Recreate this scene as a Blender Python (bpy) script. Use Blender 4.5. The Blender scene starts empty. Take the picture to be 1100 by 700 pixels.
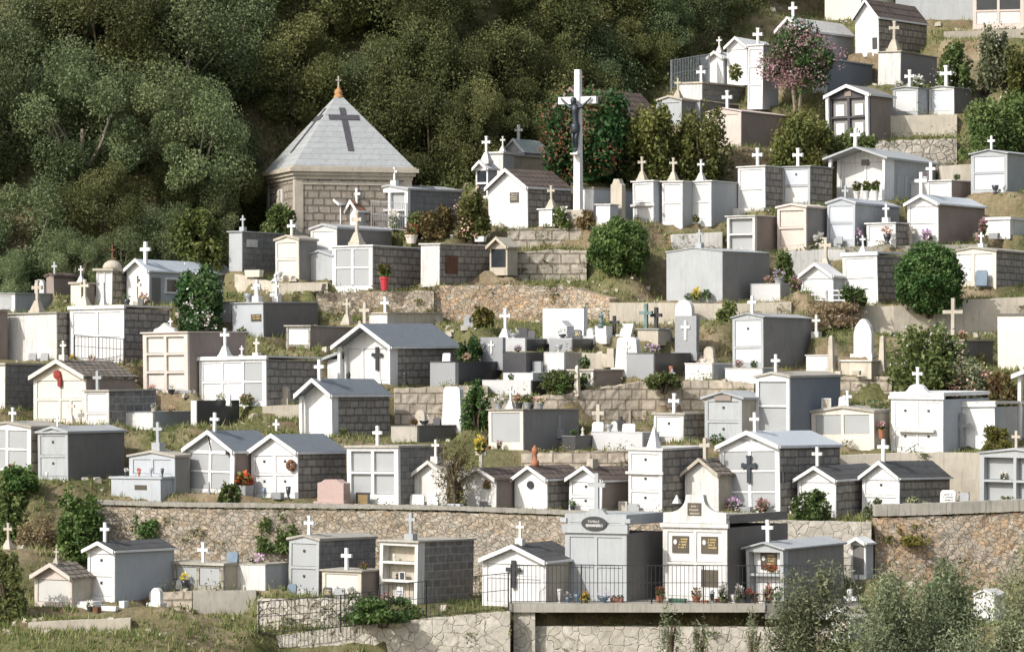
import bpy, math, random
import numpy as np
from mathutils import Vector, Matrix

random.seed(7)
RNG = np.random.default_rng(7)
SC = bpy.context.scene
COL = SC.collection
F = 4300.0            # focal length in photo pixels
UC, VH = 550.0, 400.0  # principal column, horizon row


def S(v):
    """depth of the hillside met by photo row v"""
    return 112.0 + 0.078 * (660.0 - v)


def P(u, v, Y):
    return Vector(((u - UC) / F * Y, Y, -(v - VH) / F * Y))


# ------------------------------------------------------------------ materials
MATS = {}


def _nt(name):
    m = bpy.data.materials.new(name)
    m.use_nodes = True
    nt = m.node_tree
    b = nt.nodes['Principled BSDF']
    return m, nt, b


def N(nt, t, **kw):
    n = nt.nodes.new(t)
    for k, v in kw.items():
        if k in n.inputs.keys() if not hasattr(n, k) else False:
            n.inputs[k].default_value = v
        else:
            setattr(n, k, v)
    return n


def mixc(nt, a, b, fac, mode='MIX'):
    n = nt.nodes.new('ShaderNodeMix')
    n.data_type = 'RGBA'
    n.blend_type = mode
    for sock, val in ((n.inputs[0], fac), (n.inputs[6], a), (n.inputs[7], b)):
        if isinstance(val, (int, float)):
            sock.default_value = val
        elif isinstance(val, (tuple, list)):
            sock.default_value = (*val[:3], 1)
        else:
            nt.links.new(val, sock)
    return n.outputs[2]


def ramp(nt, fac, stops):
    r = nt.nodes.new('ShaderNodeValToRGB')
    el = r.color_ramp.elements
    while len(el) < len(stops):
        el.new(0.5)
    for e, (p, c) in zip(el, stops):
        e.position = p
        e.color = (*c[:3], 1) if isinstance(c, (tuple, list)) else (c, c, c, 1)
    nt.links.new(fac, r.inputs[0])
    return r.outputs[0]


def coords(nt, scale=(1, 1, 1)):
    tc = nt.nodes.new('ShaderNodeTexCoord')
    oi = nt.nodes.new('ShaderNodeObjectInfo')
    mu = nt.nodes.new('ShaderNodeMath'); mu.operation = 'MULTIPLY'; mu.inputs[1].default_value = 37.0
    nt.links.new(oi.outputs['Random'], mu.inputs[0])
    ad = nt.nodes.new('ShaderNodeVectorMath'); ad.operation = 'ADD'
    nt.links.new(tc.outputs['Object'], ad.inputs[0]); nt.links.new(mu.outputs[0], ad.inputs[1])
    if scale != (1, 1, 1):
        mp = nt.nodes.new('ShaderNodeVectorMath'); mp.operation = 'MULTIPLY'
        mp.inputs[1].default_value = scale
        nt.links.new(ad.outputs[0], mp.inputs[0])
        return mp.outputs[0]
    return ad.outputs[0]


def noise(nt, vec, scale, detail=4, rough=.6):
    n = nt.nodes.new('ShaderNodeTexNoise')
    n.inputs['Scale'].default_value = scale
    n.inputs['Detail'].default_value = detail
    n.inputs['Roughness'].default_value = rough
    nt.links.new(vec, n.inputs['Vector'])
    return n.outputs[0]


def bump(nt, b, h, strength=.3, dist=.02):
    bp = nt.nodes.new('ShaderNodeBump')
    bp.inputs['Strength'].default_value = strength
    bp.inputs['Distance'].default_value = dist
    nt.links.new(h, bp.inputs['Height'])
    nt.links.new(bp.outputs[0], b.inputs['Normal'])


def plaster(name, base, stain=.35, tint=(.30, .27, .22), var=.10, rough=.85, spec=.3, blot=.5):
    """painted render with rain streaks, blotches and grit"""
    m, nt, b = _nt(name)
    v = coords(nt)
    vs = coords(nt, (7.5, 7.5, .75))
    n1 = noise(nt, v, 1.6, 5)
    lo = tuple(c * (1 - var) for c in base); hi = tuple(min(1, c * (1 + var)) for c in base)
    c = ramp(nt, n1, [(.3, lo), (.7, hi)])
    st = ramp(nt, noise(nt, vs, 1.5, 6, .7), [(.50, 0), (.72, 1)])
    mu = nt.nodes.new('ShaderNodeMath'); mu.operation = 'MULTIPLY'; mu.inputs[1].default_value = stain
    nt.links.new(st, mu.inputs[0])
    c = mixc(nt, c, tuple(b_ * .25 + t_ * .55 for b_, t_ in zip(base, tint)), mu.outputs[0])
    bl = ramp(nt, noise(nt, v, 4.5, 7, .75), [(.55, 0), (.70, 1)])
    mu2 = nt.nodes.new('ShaderNodeMath'); mu2.operation = 'MULTIPLY'; mu2.inputs[1].default_value = stain * blot
    nt.links.new(bl, mu2.inputs[0])
    c = mixc(nt, c, tint, mu2.outputs[0])
    nt.links.new(c, b.inputs['Base Color'])
    b.inputs['Roughness'].default_value = rough
    b.inputs['Specular IOR Level'].default_value = spec
    bump(nt, b, noise(nt, v, 45, 3), .25, .01)
    MATS[name] = m
    return m


def stonegrain(name, base, speck, rough=.45, scale=70, spec=.5, stain=.15):
    m, nt, b = _nt(name)
    v = coords(nt)
    g = ramp(nt, noise(nt, v, scale, 2, .8), [(.35, speck), (.62, base)])
    bl = ramp(nt, noise(nt, v, 2.2, 5), [(.45, 0), (.8, 1)])
    mu = nt.nodes.new('ShaderNodeMath'); mu.operation = 'MULTIPLY'; mu.inputs[1].default_value = stain
    nt.links.new(bl, mu.inputs[0])
    c = mixc(nt, g, tuple(x * .55 for x in base), mu.outputs[0])
    nt.links.new(c, b.inputs['Base Color'])
    b.inputs['Roughness'].default_value = rough
    b.inputs['Specular IOR Level'].default_value = spec
    MATS[name] = m


def blocks(name, c1, c2, mortar, bw=.42, bh=.21, ms=.018, axes='wall', rough=.9, bstr=.6, stain=.3, off=.5):
    m, nt, b = _nt(name)
    tc = nt.nodes.new('ShaderNodeTexCoord')
    oi = nt.nodes.new('ShaderNodeObjectInfo')
    sx = nt.nodes.new('ShaderNodeSeparateXYZ'); nt.links.new(tc.outputs['Object'], sx.inputs[0])
    cm = nt.nodes.new('ShaderNodeCombineXYZ')
    if axes == 'wall':
        ad = nt.nodes.new('ShaderNodeMath'); ad.operation = 'ADD'
        nt.links.new(sx.outputs[0], ad.inputs[0]); nt.links.new(sx.outputs[1], ad.inputs[1])
        a2 = nt.nodes.new('ShaderNodeMath'); a2.operation = 'ADD'
        nt.links.new(ad.outputs[0], a2.inputs[0]); nt.links.new(oi.outputs['Random'], a2.inputs[1])
        nt.links.new(a2.outputs[0], cm.inputs[0]); nt.links.new(sx.outputs[2], cm.inputs[1])
    elif axes == 'roof':
        nt.links.new(sx.outputs[1], cm.inputs[0]); nt.links.new(sx.outputs[0], cm.inputs[1])
    # wobble the joints a little
    nz = nt.nodes.new('ShaderNodeTexNoise'); nz.inputs['Scale'].default_value = 2.5
    nt.links.new(tc.outputs['Object'], nz.inputs['Vector'])
    sc = nt.nodes.new('ShaderNodeVectorMath'); sc.operation = 'SCALE'; sc.inputs['Scale'].default_value = .07
    nt.links.new(nz.outputs['Color'], sc.inputs[0])
    av = nt.nodes.new('ShaderNodeVectorMath'); av.operation = 'ADD'
    nt.links.new(cm.outputs[0], av.inputs[0]); nt.links.new(sc.outputs[0], av.inputs[1])
    br = nt.nodes.new('ShaderNodeTexBrick')
    br.offset = off
    br.inputs['Scale'].default_value = 1
    br.inputs['Brick Width'].default_value = bw
    br.inputs['Row Height'].default_value = bh
    br.inputs['Mortar Size'].default_value = ms
    br.inputs['Mortar Smooth'].default_value = .3
    br.inputs['Color1'].default_value = (*c1, 1); br.inputs['Color2'].default_value = (*c2, 1)
    br.inputs['Mortar'].default_value = (*mortar, 1)
    nt.links.new(av.outputs[0], br.inputs['Vector'])
    v = coords(nt)
    n1 = noise(nt, v, 6, 6, .7)
    c = mixc(nt, br.outputs['Color'], ramp(nt, n1, [(.25, .35), (.75, 1.0)]), .8, 'MULTIPLY')
    st = ramp(nt, noise(nt, coords(nt, (4, 4, .7)), 1.1, 5), [(.5, 0), (.8, 1)])
    mu = nt.nodes.new('ShaderNodeMath'); mu.operation = 'MULTIPLY'; mu.inputs[1].default_value = stain
    nt.links.new(st, mu.inputs[0])
    c = mixc(nt, c, (.06, .055, .045), mu.outputs[0])
    nt.links.new(c, b.inputs['Base Color'])
    b.inputs['Roughness'].default_value = rough
    b.inputs['Specular IOR Level'].default_value = .25
    inv = nt.nodes.new('ShaderNodeMath'); inv.operation = 'SUBTRACT'; inv.inputs[0].default_value = 1
    nt.links.new(br.outputs['Fac'], inv.inputs[1])
    hm = nt.nodes.new('ShaderNodeMath'); hm.operation = 'MULTIPLY_ADD'
    nt.links.new(n1, hm.inputs[0]); hm.inputs[1].default_value = .6; nt.links.new(inv.outputs[0], hm.inputs[2])
    bump(nt, b, hm.outputs[0], bstr, .03)
    MATS[name] = m


def rubble(name, stops, mortar, scale=2.6, edge=.05, flat=1.25, bstr=.9):
    m, nt, b = _nt(name)
    v = coords(nt, (1, 1, flat))
    dn = nt.nodes.new('ShaderNodeTexNoise'); dn.inputs['Scale'].default_value = 3.0; dn.inputs['Detail'].default_value = 3
    nt.links.new(v, dn.inputs['Vector'])
    sc = nt.nodes.new('ShaderNodeVectorMath'); sc.operation = 'SCALE'; sc.inputs['Scale'].default_value = .28
    nt.links.new(dn.outputs['Color'], sc.inputs[0])
    av = nt.nodes.new('ShaderNodeVectorMath'); av.operation = 'ADD'
    nt.links.new(v, av.inputs[0]); nt.links.new(sc.outputs[0], av.inputs[1])
    v1 = nt.nodes.new('ShaderNodeTexVoronoi'); v1.feature = 'F1'; v1.inputs['Scale'].default_value = scale
    v2 = nt.nodes.new('ShaderNodeTexVoronoi'); v2.feature = 'DISTANCE_TO_EDGE'; v2.inputs['Scale'].default_value = scale
    nt.links.new(av.outputs[0], v1.inputs['Vector']); nt.links.new(av.outputs[0], v2.inputs['Vector'])
    sep = nt.nodes.new('ShaderNodeSeparateColor'); nt.links.new(v1.outputs['Color'], sep.inputs[0])
    c = ramp(nt, sep.outputs[0], stops)
    n1 = noise(nt, v, 7, 6, .7)
    c = mixc(nt, c, ramp(nt, n1, [(.25, .5), (.75, 1.15)]), .8, 'MULTIPLY')
    ed = ramp(nt, v2.outputs['Distance'], [(edge * .2, .25), (edge * 1.5, 1)])
    c = mixc(nt, mortar, c, ed)
    big = ramp(nt, noise(nt, v, .45, 6, .7), [(.46, 0), (.56, 1)])      # patches of old render over the stones
    mu = nt.nodes.new('ShaderNodeMath'); mu.operation = 'MULTIPLY'; mu.inputs[1].default_value = .6
    nt.links.new(big, mu.inputs[0])
    pl = ramp(nt, noise(nt, v, 2.5, 7, .75), [(.3, (.27, .25, .21)), (.55, (.44, .40, .335)), (.75, (.54, .50, .43))])
    c = mixc(nt, c, pl, mu.outputs[0])
    ly = ramp(nt, noise(nt, v, .8, 5, .7), [(.55, 0), (.72, .40)])        # rusty and lichened areas
    c = mixc(nt, c, (.46, .32, .19) if 'rust' in name else (.34, .30, .22), ly)
    nt.links.new(c, b.inputs['Base Color'])
    b.inputs['Roughness'].default_value = .95
    b.inputs['Specular IOR Level'].default_value = .2
    hm = nt.nodes.new('ShaderNodeMath'); hm.operation = 'MULTIPLY_ADD'
    nt.links.new(n1, hm.inputs[0]); hm.inputs[1].default_value = .5; nt.links.new(ed, hm.inputs[2])
    bump(nt, b, hm.outputs[0], bstr, .07)
    MATS[name] = m


def plain(name, base, rough=.5, metal=0, spec=.5, var=.15):
    m, nt, b = _nt(name)
    v = coords(nt)
    c = ramp(nt, noise(nt, v, 5, 4), [(.3, tuple(x * (1 - var) for x in base)), (.7, tuple(min(1, x * (1 + var)) for x in base))])
    nt.links.new(c, b.inputs['Base Color'])
    b.inputs['Roughness'].default_value = rough
    b.inputs['Metallic'].default_value = metal
    b.inputs['Specular IOR Level'].default_value = spec
    MATS[name] = m


def leafmat(name, cols, trans=.25, rough=.55, patch=.5, pscale=.8):
    """leaves: colour differs leaf by leaf (attribute) and in big patches"""
    m, nt, b = _nt(name)
    at = nt.nodes.new('ShaderNodeAttribute'); at.attribute_name = 'leafvar'
    v = coords(nt)
    n1 = noise(nt, v, pscale, 3)
    oi = nt.nodes.new('ShaderNodeObjectInfo')
    a1 = nt.nodes.new('ShaderNodeMath'); a1.operation = 'MULTIPLY_ADD'
    nt.links.new(n1, a1.inputs[0]); a1.inputs[1].default_value = patch * 1.6
    nt.links.new(at.outputs['Fac'], a1.inputs[2])
    a2 = nt.nodes.new('ShaderNodeMath'); a2.operation = 'MULTIPLY_ADD'
    nt.links.new(a1.outputs[0], a2.inputs[0]); a2.inputs[1].default_value = 1 / (1 + patch * 1.6)
    a2.inputs[2].default_value = 0
    k = len(cols)
    c = ramp(nt, a2.outputs[0], [(.22 + .56 * i / max(1, k - 1), cc) for i, cc in enumerate(cols)])
    hs = nt.nodes.new('ShaderNodeHueSaturation')
    mr = nt.nodes.new('ShaderNodeMapRange'); mr.inputs[3].default_value = .78; mr.inputs[4].default_value = 1.3
    nt.links.new(oi.outputs['Random'], mr.inputs[0])
    nt.links.new(mr.outputs[0], hs.inputs['Value'])
    mr2 = nt.nodes.new('ShaderNodeMapRange'); mr2.inputs[3].default_value = .485; mr2.inputs[4].default_value = .515
    sn = nt.nodes.new('ShaderNodeMath'); sn.operation = 'FRACT'
    m7 = nt.nodes.new('ShaderNodeMath'); m7.operation = 'MULTIPLY'; m7.inputs[1].default_value = 7.3
    nt.links.new(oi.outputs['Random'], m7.inputs[0]); nt.links.new(m7.outputs[0], sn.inputs[0])
    nt.links.new(sn.outputs[0], mr2.inputs[0]); nt.links.new(mr2.outputs[0], hs.inputs['Hue'])
    nt.links.new(c, hs.inputs['Color'])
    df = nt.nodes.new('ShaderNodeBsdfPrincipled')
    b.inputs['Roughness'].default_value = rough
    b.inputs['Specular IOR Level'].default_value = .25
    nt.nodes.remove(df)
    nt.links.new(hs.outputs[0], b.inputs['Base Color'])
    tr = nt.nodes.new('ShaderNodeBsdfTranslucent')
    nt.links.new(hs.outputs[0], tr.inputs['Color'])
    mx = nt.nodes.new('ShaderNodeMixShader'); mx.inputs[0].default_value = trans
    nt.links.new(b.outputs[0], mx.inputs[1]); nt.links.new(tr.outputs[0], mx.inputs[2])
    nt.links.new(mx.outputs[0], nt.nodes['Material Output'].inputs['Surface'])
    MATS[name] = m


# walls and facades
plaster('white', (.69, .688, .675), .62, (.36, .345, .31), .04)
plaster('white_worn', (.60, .585, .55), .85, (.30, .285, .24), .07)
plaster('cream', (.63, .585, .50), .40, (.36, .31, .24), .08)
plaster('pink_plaster', (.59, .51, .45), .32, (.34, .28, .23), .07)
plaster('light_grey', (.38, .395, .40), .55, (.30, .29, .27), .06)
plaster('blue_grey', (.41, .43, .45), .25, (.22, .23, .24), .06)
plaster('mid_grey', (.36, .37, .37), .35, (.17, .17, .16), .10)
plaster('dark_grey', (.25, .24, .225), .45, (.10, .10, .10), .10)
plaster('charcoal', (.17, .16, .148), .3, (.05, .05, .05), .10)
plaster('brown_plaster', (.27, .22, .19), .35, (.13, .11, .09), .10)
plaster('concrete', (.37, .345, .295), .65, (.17, .155, .12), .14)
plaster('concrete_tan', (.54, .485, .395), .55, (.24, .20, .15), .12)
plaster('old_stone', (.44, .395, .32), .5, (.20, .18, .15), .14)
plaster('panel_grey', (.35, .36, .36), .12, (.35, .34, .33), .04)
plaster('panel_white', (.61, .605, .59), .5, (.45, .43, .40), .03)
plaster('panel_cream', (.55, .54, .50), .15, (.42, .39, .34), .04)
blocks('granite_blocks', (.48, .435, .38), (.33, .30, .265), (.22, .205, .18), .46, .24, .026, bstr=.9)
blocks('pale_blocks', (.68, .59, .47), (.54, .465, .37), (.33, .28, .21), .62, .34, .03, stain=.2)
blocks('grey_blocks', (.33, .32, .30), (.25, .245, .235), (.17, .165, .16), .42, .21, .012, bstr=.3)
blocks('brick_grey', (.32, .30, .275), (.21, .198, .18), (.42, .41, .385), .44, .23, .022)
blocks('chapel_stone', (.50, .435, .355), (.35, .305, .25), (.23, .20, .16), .42, .27, .03, stain=.3, bstr=1.0)
blocks('panel_stone', (.46, .43, .37), (.36, .335, .29), (.20, .18, .15), .16, .30, .012, stain=.4)
rubble('rubble_tan', [(0, (.33, .27, .20)), (.3, (.46, .385, .285)), (.55, (.52, .45, .35)), (.75, (.50, .37, .25)), (1, (.60, .54, .45))], (.37, .325, .255), 6.4, .04)
rubble('rubble_rust', [(0, (.40, .29, .20)), (.35, (.55, .43, .31)), (.6, (.56, .37, .21)), (.8, (.50, .42, .32)), (1, (.64, .56, .45))], (.42, .355, .275), 6.2, .04)
rubble('rubble_pale', [(0, (.46, .41, .34)), (.5, (.60, .54, .45)), (1, (.68, .63, .55))], (.29, .25, .19), 3.2, .05)
rubble('crazy_paving', [(0, (.52, .48, .40)), (.5, (.62, .57, .48)), (1, (.70, .65, .56))], (.40, .355, .285), 2.9, .03, 1.0, .6)
# roofs
plain('slate_blue', (.17, .19, .21), .5, 0, .4, .12)
blocks('slate_grey', (.125, .125, .125), (.10, .10, .098), (.07, .07, .07), .9, .28, .012, 'roof', .8, .4, .3)
blocks('stone_tiles', (.33, .285, .235), (.23, .20, .165), (.09, .08, .065), .30, .20, .025, 'roof', .95, .8, .4)
blocks('brown_tiles', (.235, .18, .15), (.175, .135, .115), (.09, .07, .06), .30, .22, .02, 'roof', .9, .7, .3)
plain('pale_roof', (.50, .54, .57), .45, 0, .4, .06)
plain('green_roof', (.33, .38, .36), .7, 0, .3, .15)
blocks('terracotta_tiles', (.50, .24, .15), (.40, .20, .13), (.18, .10, .07), 3.0, .19, .05, 'roof', .9, 1.0, .3)
blocks('chapel_slates', (.47, .50, .48), (.40, .43, .415), (.25, .27, .26), .62, .22, .012, 'roof', .75, .35, .12)
# monuments
stonegrain('granite_pale', (.55, .55, .54), (.40, .40, .40), .5)
stonegrain('granite_grey', (.33, .34, .345), (.20, .205, .21), .4)
stonegrain('granite_black', (.062, .064, .068), (.03, .03, .032), .3, 60, .5, .1)
stonegrain('granite_pink', (.46, .34, .30), (.33, .24, .22), .45)
stonegrain('marble', (.66, .65, .625), (.56, .55, .525), .5, 9, .4, .4)
plain('iron', (.045, .045, .048), .55, .4, .4)
plain('rusty_iron', (.17, .085, .05), .85, .2, .2, .35)
plain('bronze', (.045, .055, .065), .45, .5, .5, .3)
plain('verdigris', (.15, .21, .20), .7, .2, .3, .35)
plain('galvanised', (.30, .325, .35), .5, .5, .4, .08)
plain('brown_plaque', (.10, .085, .065), .3, .2, .5)
plain('gold_leaf', (.62, .47, .20), .45, .4, .5)
plain('terracotta', (.34, .14, .08), .85, 0, .3)
plain('red_plastic', (.50, .035, .05), .4)
plain('dark_red', (.24, .04, .03), .8, 0, .3, .3)
plain('green_plastic', (.06, .16, .11), .5)
plain('blue_glaze', (.13, .18, .23), .4)
plain('dark_glaze', (.04, .042, .048), .3)
plain('wood_brown', (.14, .075, .05), .8, 0, .2, .3)
plain('dark_glass', (.03, .035, .04), .12, 0, .6)
plain('ochre_stone', (.42, .23, .10), .85, 0, .3, .3)
plain('bark', (.11, .085, .06), .95, 0, .1, .4)
plain('bark_pale', (.24, .20, .155), .95, 0, .1, .3)
# leaves
leafmat('leaf_oak', [(.052, .062, .024), (.115, .128, .046), (.21, .215, .085)], .38)
leafmat('leaf_sage', [(.085, .115, .05), (.165, .205, .092), (.27, .305, .15)], .35)
leafmat('leaf_olive_dark', [(.07, .085, .030), (.145, .16, .056), (.25, .255, .105)], .4)
leafmat('leaf_bright', [(.042, .085, .022), (.08, .14, .036), (.15, .22, .07)], patch=.25)
leafmat('leaf_dark', [(.018, .050, .014), (.042, .095, .026), (.11, .16, .065)], patch=.25)
leafmat('leaf_yellow', [(.07, .075, .018), (.13, .13, .030), (.20, .18, .045)], patch=.35)
leafmat('leaf_mid', [(.055, .085, .022), (.10, .14, .042), (.18, .21, .075)], patch=.35)
leafmat('leaf_russet', [(.12, .08, .035), (.17, .12, .05), (.12, .14, .045)], patch=.5)
leafmat('leaf_silver', [(.095, .115, .06), (.19, .215, .115), (.31, .335, .21)], patch=.35, pscale=1.5)
leafmat('leaf_dry', [(.15, .11, .065), (.25, .19, .11), (.30, .25, .14)], patch=.4)
leafmat('grass_blades', [(.07, .11, .028), (.14, .17, .05), (.20, .20, .075), (.34, .29, .16)], patch=.9, pscale=.35)
leafmat('petal_pink', [(.36, .18, .19), (.46, .27, .28), (.55, .39, .39)], .35, patch=.1)
leafmat('petal_red', [(.40, .03, .02), (.52, .07, .04), (.58, .15, .07)], .3, patch=.1)
leafmat('petal_rust', [(.20, .085, .04), (.28, .11, .06), (.27, .16, .08)], .3, patch=.1)
leafmat('petal_white', [(.60, .57, .50), (.74, .72, .66), (.80, .79, .75)], .3, patch=.1)
leafmat('petal_yellow', [(.60, .42, .04), (.70, .55, .10), (.75, .65, .25)], .3, patch=.1)
leafmat('petal_lilac', [(.40, .25, .42), (.55, .38, .52), (.68, .55, .62)], .3, patch=.1)
leafmat('petal_peach', [(.55, .28, .20), (.66, .42, .33), (.72, .55, .45)], .3, patch=.1)


def ground_mat():
    m, nt, b = _nt('ground_earth')
    tc = nt.nodes.new('ShaderNodeTexCoord')
    v = tc.outputs['Object']
    big = noise(nt, v, .28, 5, .6)
    mid = noise(nt, v, 1.3, 6, .7)
    fine = noise(nt, v, 9, 5, .75)
    c = ramp(nt, mid, [(.28, (.17, .12, .075)), (.48, (.27, .205, .13)), (.68, (.37, .30, .20))])
    g = ramp(nt, fine, [(.3, (.075, .095, .030)), (.7, (.16, .17, .065))])
    c = mixc(nt, c, g, ramp(nt, big, [(.41, .05), (.60, .85)]))
    c = mixc(nt, c, ramp(nt, fine, [(.25, .45), (.75, 1.15)]), .75, 'MULTIPLY')
    nt.links.new(c, b.inputs['Base Color'])
    b.inputs['Roughness'].default_value = 1
    b.inputs['Specular IOR Level'].default_value = .1
    bump(nt, b, fine, .8, .06)
    MATS['ground_earth'] = m


ground_mat()


# ------------------------------------------------------------------ mesh builder
class MB:
    def __init__(s):
        s.v = []; s.f = []

    def add(s, vs, fs):
        o = len(s.v)
        s.v += [tuple(p) for p in vs]
        s.f += [tuple(i + o for i in f) for f in fs]
        return s

    def box(s, x0, x1, y0, y1, z0, z1):
        vs = [(x0, y0, z0), (x1, y0, z0), (x1, y1, z0), (x0, y1, z0), (x0, y0, z1), (x1, y0, z1), (x1, y1, z1), (x0, y1, z1)]
        return s.add(vs, [(3, 2, 1, 0), (4, 5, 6, 7), (0, 1, 5, 4), (1, 2, 6, 5), (2, 3, 7, 6), (3, 0, 4, 7)])

    def frust(s, cx, cy, z0, z1, wx0, wy0, wx1, wy1):
        vs = []
        for z, wx, wy in ((z0, wx0, wy0), (z1, wx1, wy1)):
            vs += [(cx - wx / 2, cy - wy / 2, z), (cx + wx / 2, cy - wy / 2, z), (cx + wx / 2, cy + wy / 2, z), (cx - wx / 2, cy + wy / 2, z)]
        return s.add(vs, [(3, 2, 1, 0), (4, 5, 6, 7), (0, 1, 5, 4), (1, 2, 6, 5), (2, 3, 7, 6), (3, 0, 4, 7)])

    def prism(s, prof, y0, y1):
        """prof: (x,z) outline counter-clockwise seen from -y; extruded along y"""
        n = len(prof)
        vs = [(x, y0, z) for x, z in prof] + [(x, y1, z) for x, z in prof]
        fs = [tuple(range(n)), tuple(range(2 * n - 1, n - 1, -1))]
        for i in range(n):
            j = (i + 1) % n
            fs.append((i, i + n, j + n, j))
        return s.add(vs, fs)

    def prismx(s, prof, x0, x1):
        n = len(prof)
        vs = [(x0, y, z) for y, z in prof] + [(x1, y, z) for y, z in prof]
        fs = [tuple(range(n - 1, -1, -1)), tuple(range(n, 2 * n))]
        for i in range(n):
            j = (i + 1) % n
            fs.append((i, j, j + n, i + n))
        return s.add(vs, fs)

    def tube(s, pts, r, n=6, caps=True):
        pts = [Vector(p) for p in pts]
        rs = r if isinstance(r, (list, tuple)) else [r] * len(pts)
        rings = []
        o = len(s.v)
        for i, p in enumerate(pts):
            d = (pts[min(i + 1, len(pts) - 1)] - pts[max(i - 1, 0)]).normalized()
            a = d.orthogonal().normalized(); b = d.cross(a)
            for k in range(n):
                t = 2 * math.pi * k / n
                s.v.append(tuple(p + (a * math.cos(t) + b * math.sin(t)) * rs[i]))
        for i in range(len(pts) - 1):
            for k in range(n):
                k2 = (k + 1) % n
                s.f.append((o + i * n + k, o + i * n + k2, o + (i + 1) * n + k2, o + (i + 1) * n + k))
        if caps:
            s.f.append(tuple(o + k for k in range(n - 1, -1, -1)))
            s.f.append(tuple(o + (len(pts) - 1) * n + k for k in range(n)))
        return s

    def lathe(s, prof, cx=0, cy=0, n=12):
        o = len(s.v)
        for r, z in prof:
            for k in range(n):
                t = 2 * math.pi * k / n
                s.v.append((cx + r * math.cos(t), cy + r * math.sin(t), z))
        for i in range(len(prof) - 1):
            for k in range(n):
                k2 = (k + 1) % n
                s.f.append((o + i * n + k, o + i * n + k2, o + (i + 1) * n + k2, o + (i + 1) * n + k))
        s.f.append(tuple(o + k for k in range(n - 1, -1, -1)))
        s.f.append(tuple(o + (len(prof) - 1) * n + k for k in range(n)))
        return s

    def xform(s, M, start=0):
        for i in range(start, len(s.v)):
            s.v[i] = tuple(M @ Vector(s.v[i]))
        return s

    def build(s, name, mat, parent=None, loc=None, rz=0, smooth=False):
        if name in ('roof', 'coping', 'bargeboard'):
            s.v = [(x + random.uniform(-.008, .008), y + random.uniform(-.01, .01), z + random.uniform(-.007, .007)) for x, y, z in s.v]
        me = bpy.data.meshes.new(name)
        me.from_pydata(s.v, [], s.f)
        me.update()
        me.materials.append(MATS[mat])
        if smooth:
            me.polygons.foreach_set('use_smooth', [True] * len(me.polygons))
        o = bpy.data.objects.new(name, me)
        COL.objects.link(o)
        if parent is not None:
            o.parent = parent
        if loc is not None:
            o.location = loc
        if rz:
            o.rotation_euler = (0, 0, rz)
        return o


def tag(o, label=None, cat=None, group=None, kind=None):
    if label: o['label'] = label
    if cat: o['category'] = cat
    if group: o['group'] = group
    if kind: o['kind'] = kind
    return o


def empty(name, loc, rz=0):
    o = bpy.data.objects.new(name, None)
    o.empty_display_size = .3
    COL.objects.link(o)
    o.location = loc
    o.rotation_euler = (0, 0, rz)
    return o


# ------------------------------------------------------------------ leaf clouds
def leaf_mesh(name, mat, cen, size, aspect=.5, up=.3, seed=1, var=None):
    rng = np.random.default_rng(seed)
    n = len(cen)
    a = rng.normal(size=(n, 3)); a /= np.linalg.norm(a, axis=1)[:, None]
    nn = rng.normal(size=(n, 3)); nn[:, 2] += up * 2
    b = np.cross(nn, a); b /= (np.linalg.norm(b, axis=1)[:, None] + 1e-9)
    s = (size * rng.uniform(.6, 1.35, n))[:, None]
    A = a * s * .5; B = b * s * .5 * aspect
    v = np.empty((n, 4, 3), np.float32)
    v[:, 0] = cen - A; v[:, 1] = cen - B; v[:, 2] = cen + A; v[:, 3] = cen + B
    me = bpy.data.meshes.new(name)
    me.vertices.add(n * 4); me.vertices.foreach_set('co', v.reshape(-1))
    me.loops.add(n * 4); me.loops.foreach_set('vertex_index', np.arange(n * 4, dtype=np.int32))
    me.polygons.add(n)
    me.polygons.foreach_set('loop_start', np.arange(0, n * 4, 4, dtype=np.int32))
    me.polygons.foreach_set('loop_total', np.full(n, 4, np.int32))
    at = me.attributes.new('leafvar', 'FLOAT', 'POINT')
    r = rng.uniform(0, 1, n) if var is None else var
    at.data.foreach_set('value', np.repeat(r, 4).astype(np.float32))
    me.update(calc_edges=True)
    me.materials.append(MATS[mat])
    return me


def mesh_obj(name, me, parent=None, loc=None):
    o = bpy.data.objects.new(name, me); COL.objects.link(o)
    if parent is not None: o.parent = parent
    if loc is not None: o.location = loc
    return o


def cloud(rx, ry, rz, cz, n, clumps, rng, shell=.55, flat=.0, cr=.34):
    """points gathered in clumps over an uneven ellipsoid; returns (points, clump id values)"""
    c = rng.normal(size=(clumps, 3)); c /= np.linalg.norm(c, axis=1)[:, None]
    rad = rng.uniform(shell, .92, clumps)[:, None]
    c = c * rad
    if flat: c[:, 2] = np.maximum(c[:, 2], -flat)
    k = rng.integers(0, clumps, n)
    cs = rng.uniform(.5, 1.45, clumps)
    d = rng.normal(size=(n, 3)); d /= np.linalg.norm(d, axis=1)[:, None]
    d *= (rng.uniform(0, 1, n) ** .45)[:, None] * cr * cs[k][:, None]
    p = (c[k] + d) * np.array([rx, ry, rz]) + np.array([0, 0, cz])
    cv = rng.uniform(0, 1, clumps)[k] * .55 + rng.uniform(0, 1, n) * .45
    return p, cv
WALLPTS = []
PADS = []      # (cx, cy, angle, half width, half depth, z)
TOMB = {}


def pad(cx, cy, ang, hw, hd, z, soft=0):
    PADS.append((cx, cy, ang, hw, hd, z, soft))


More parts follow.
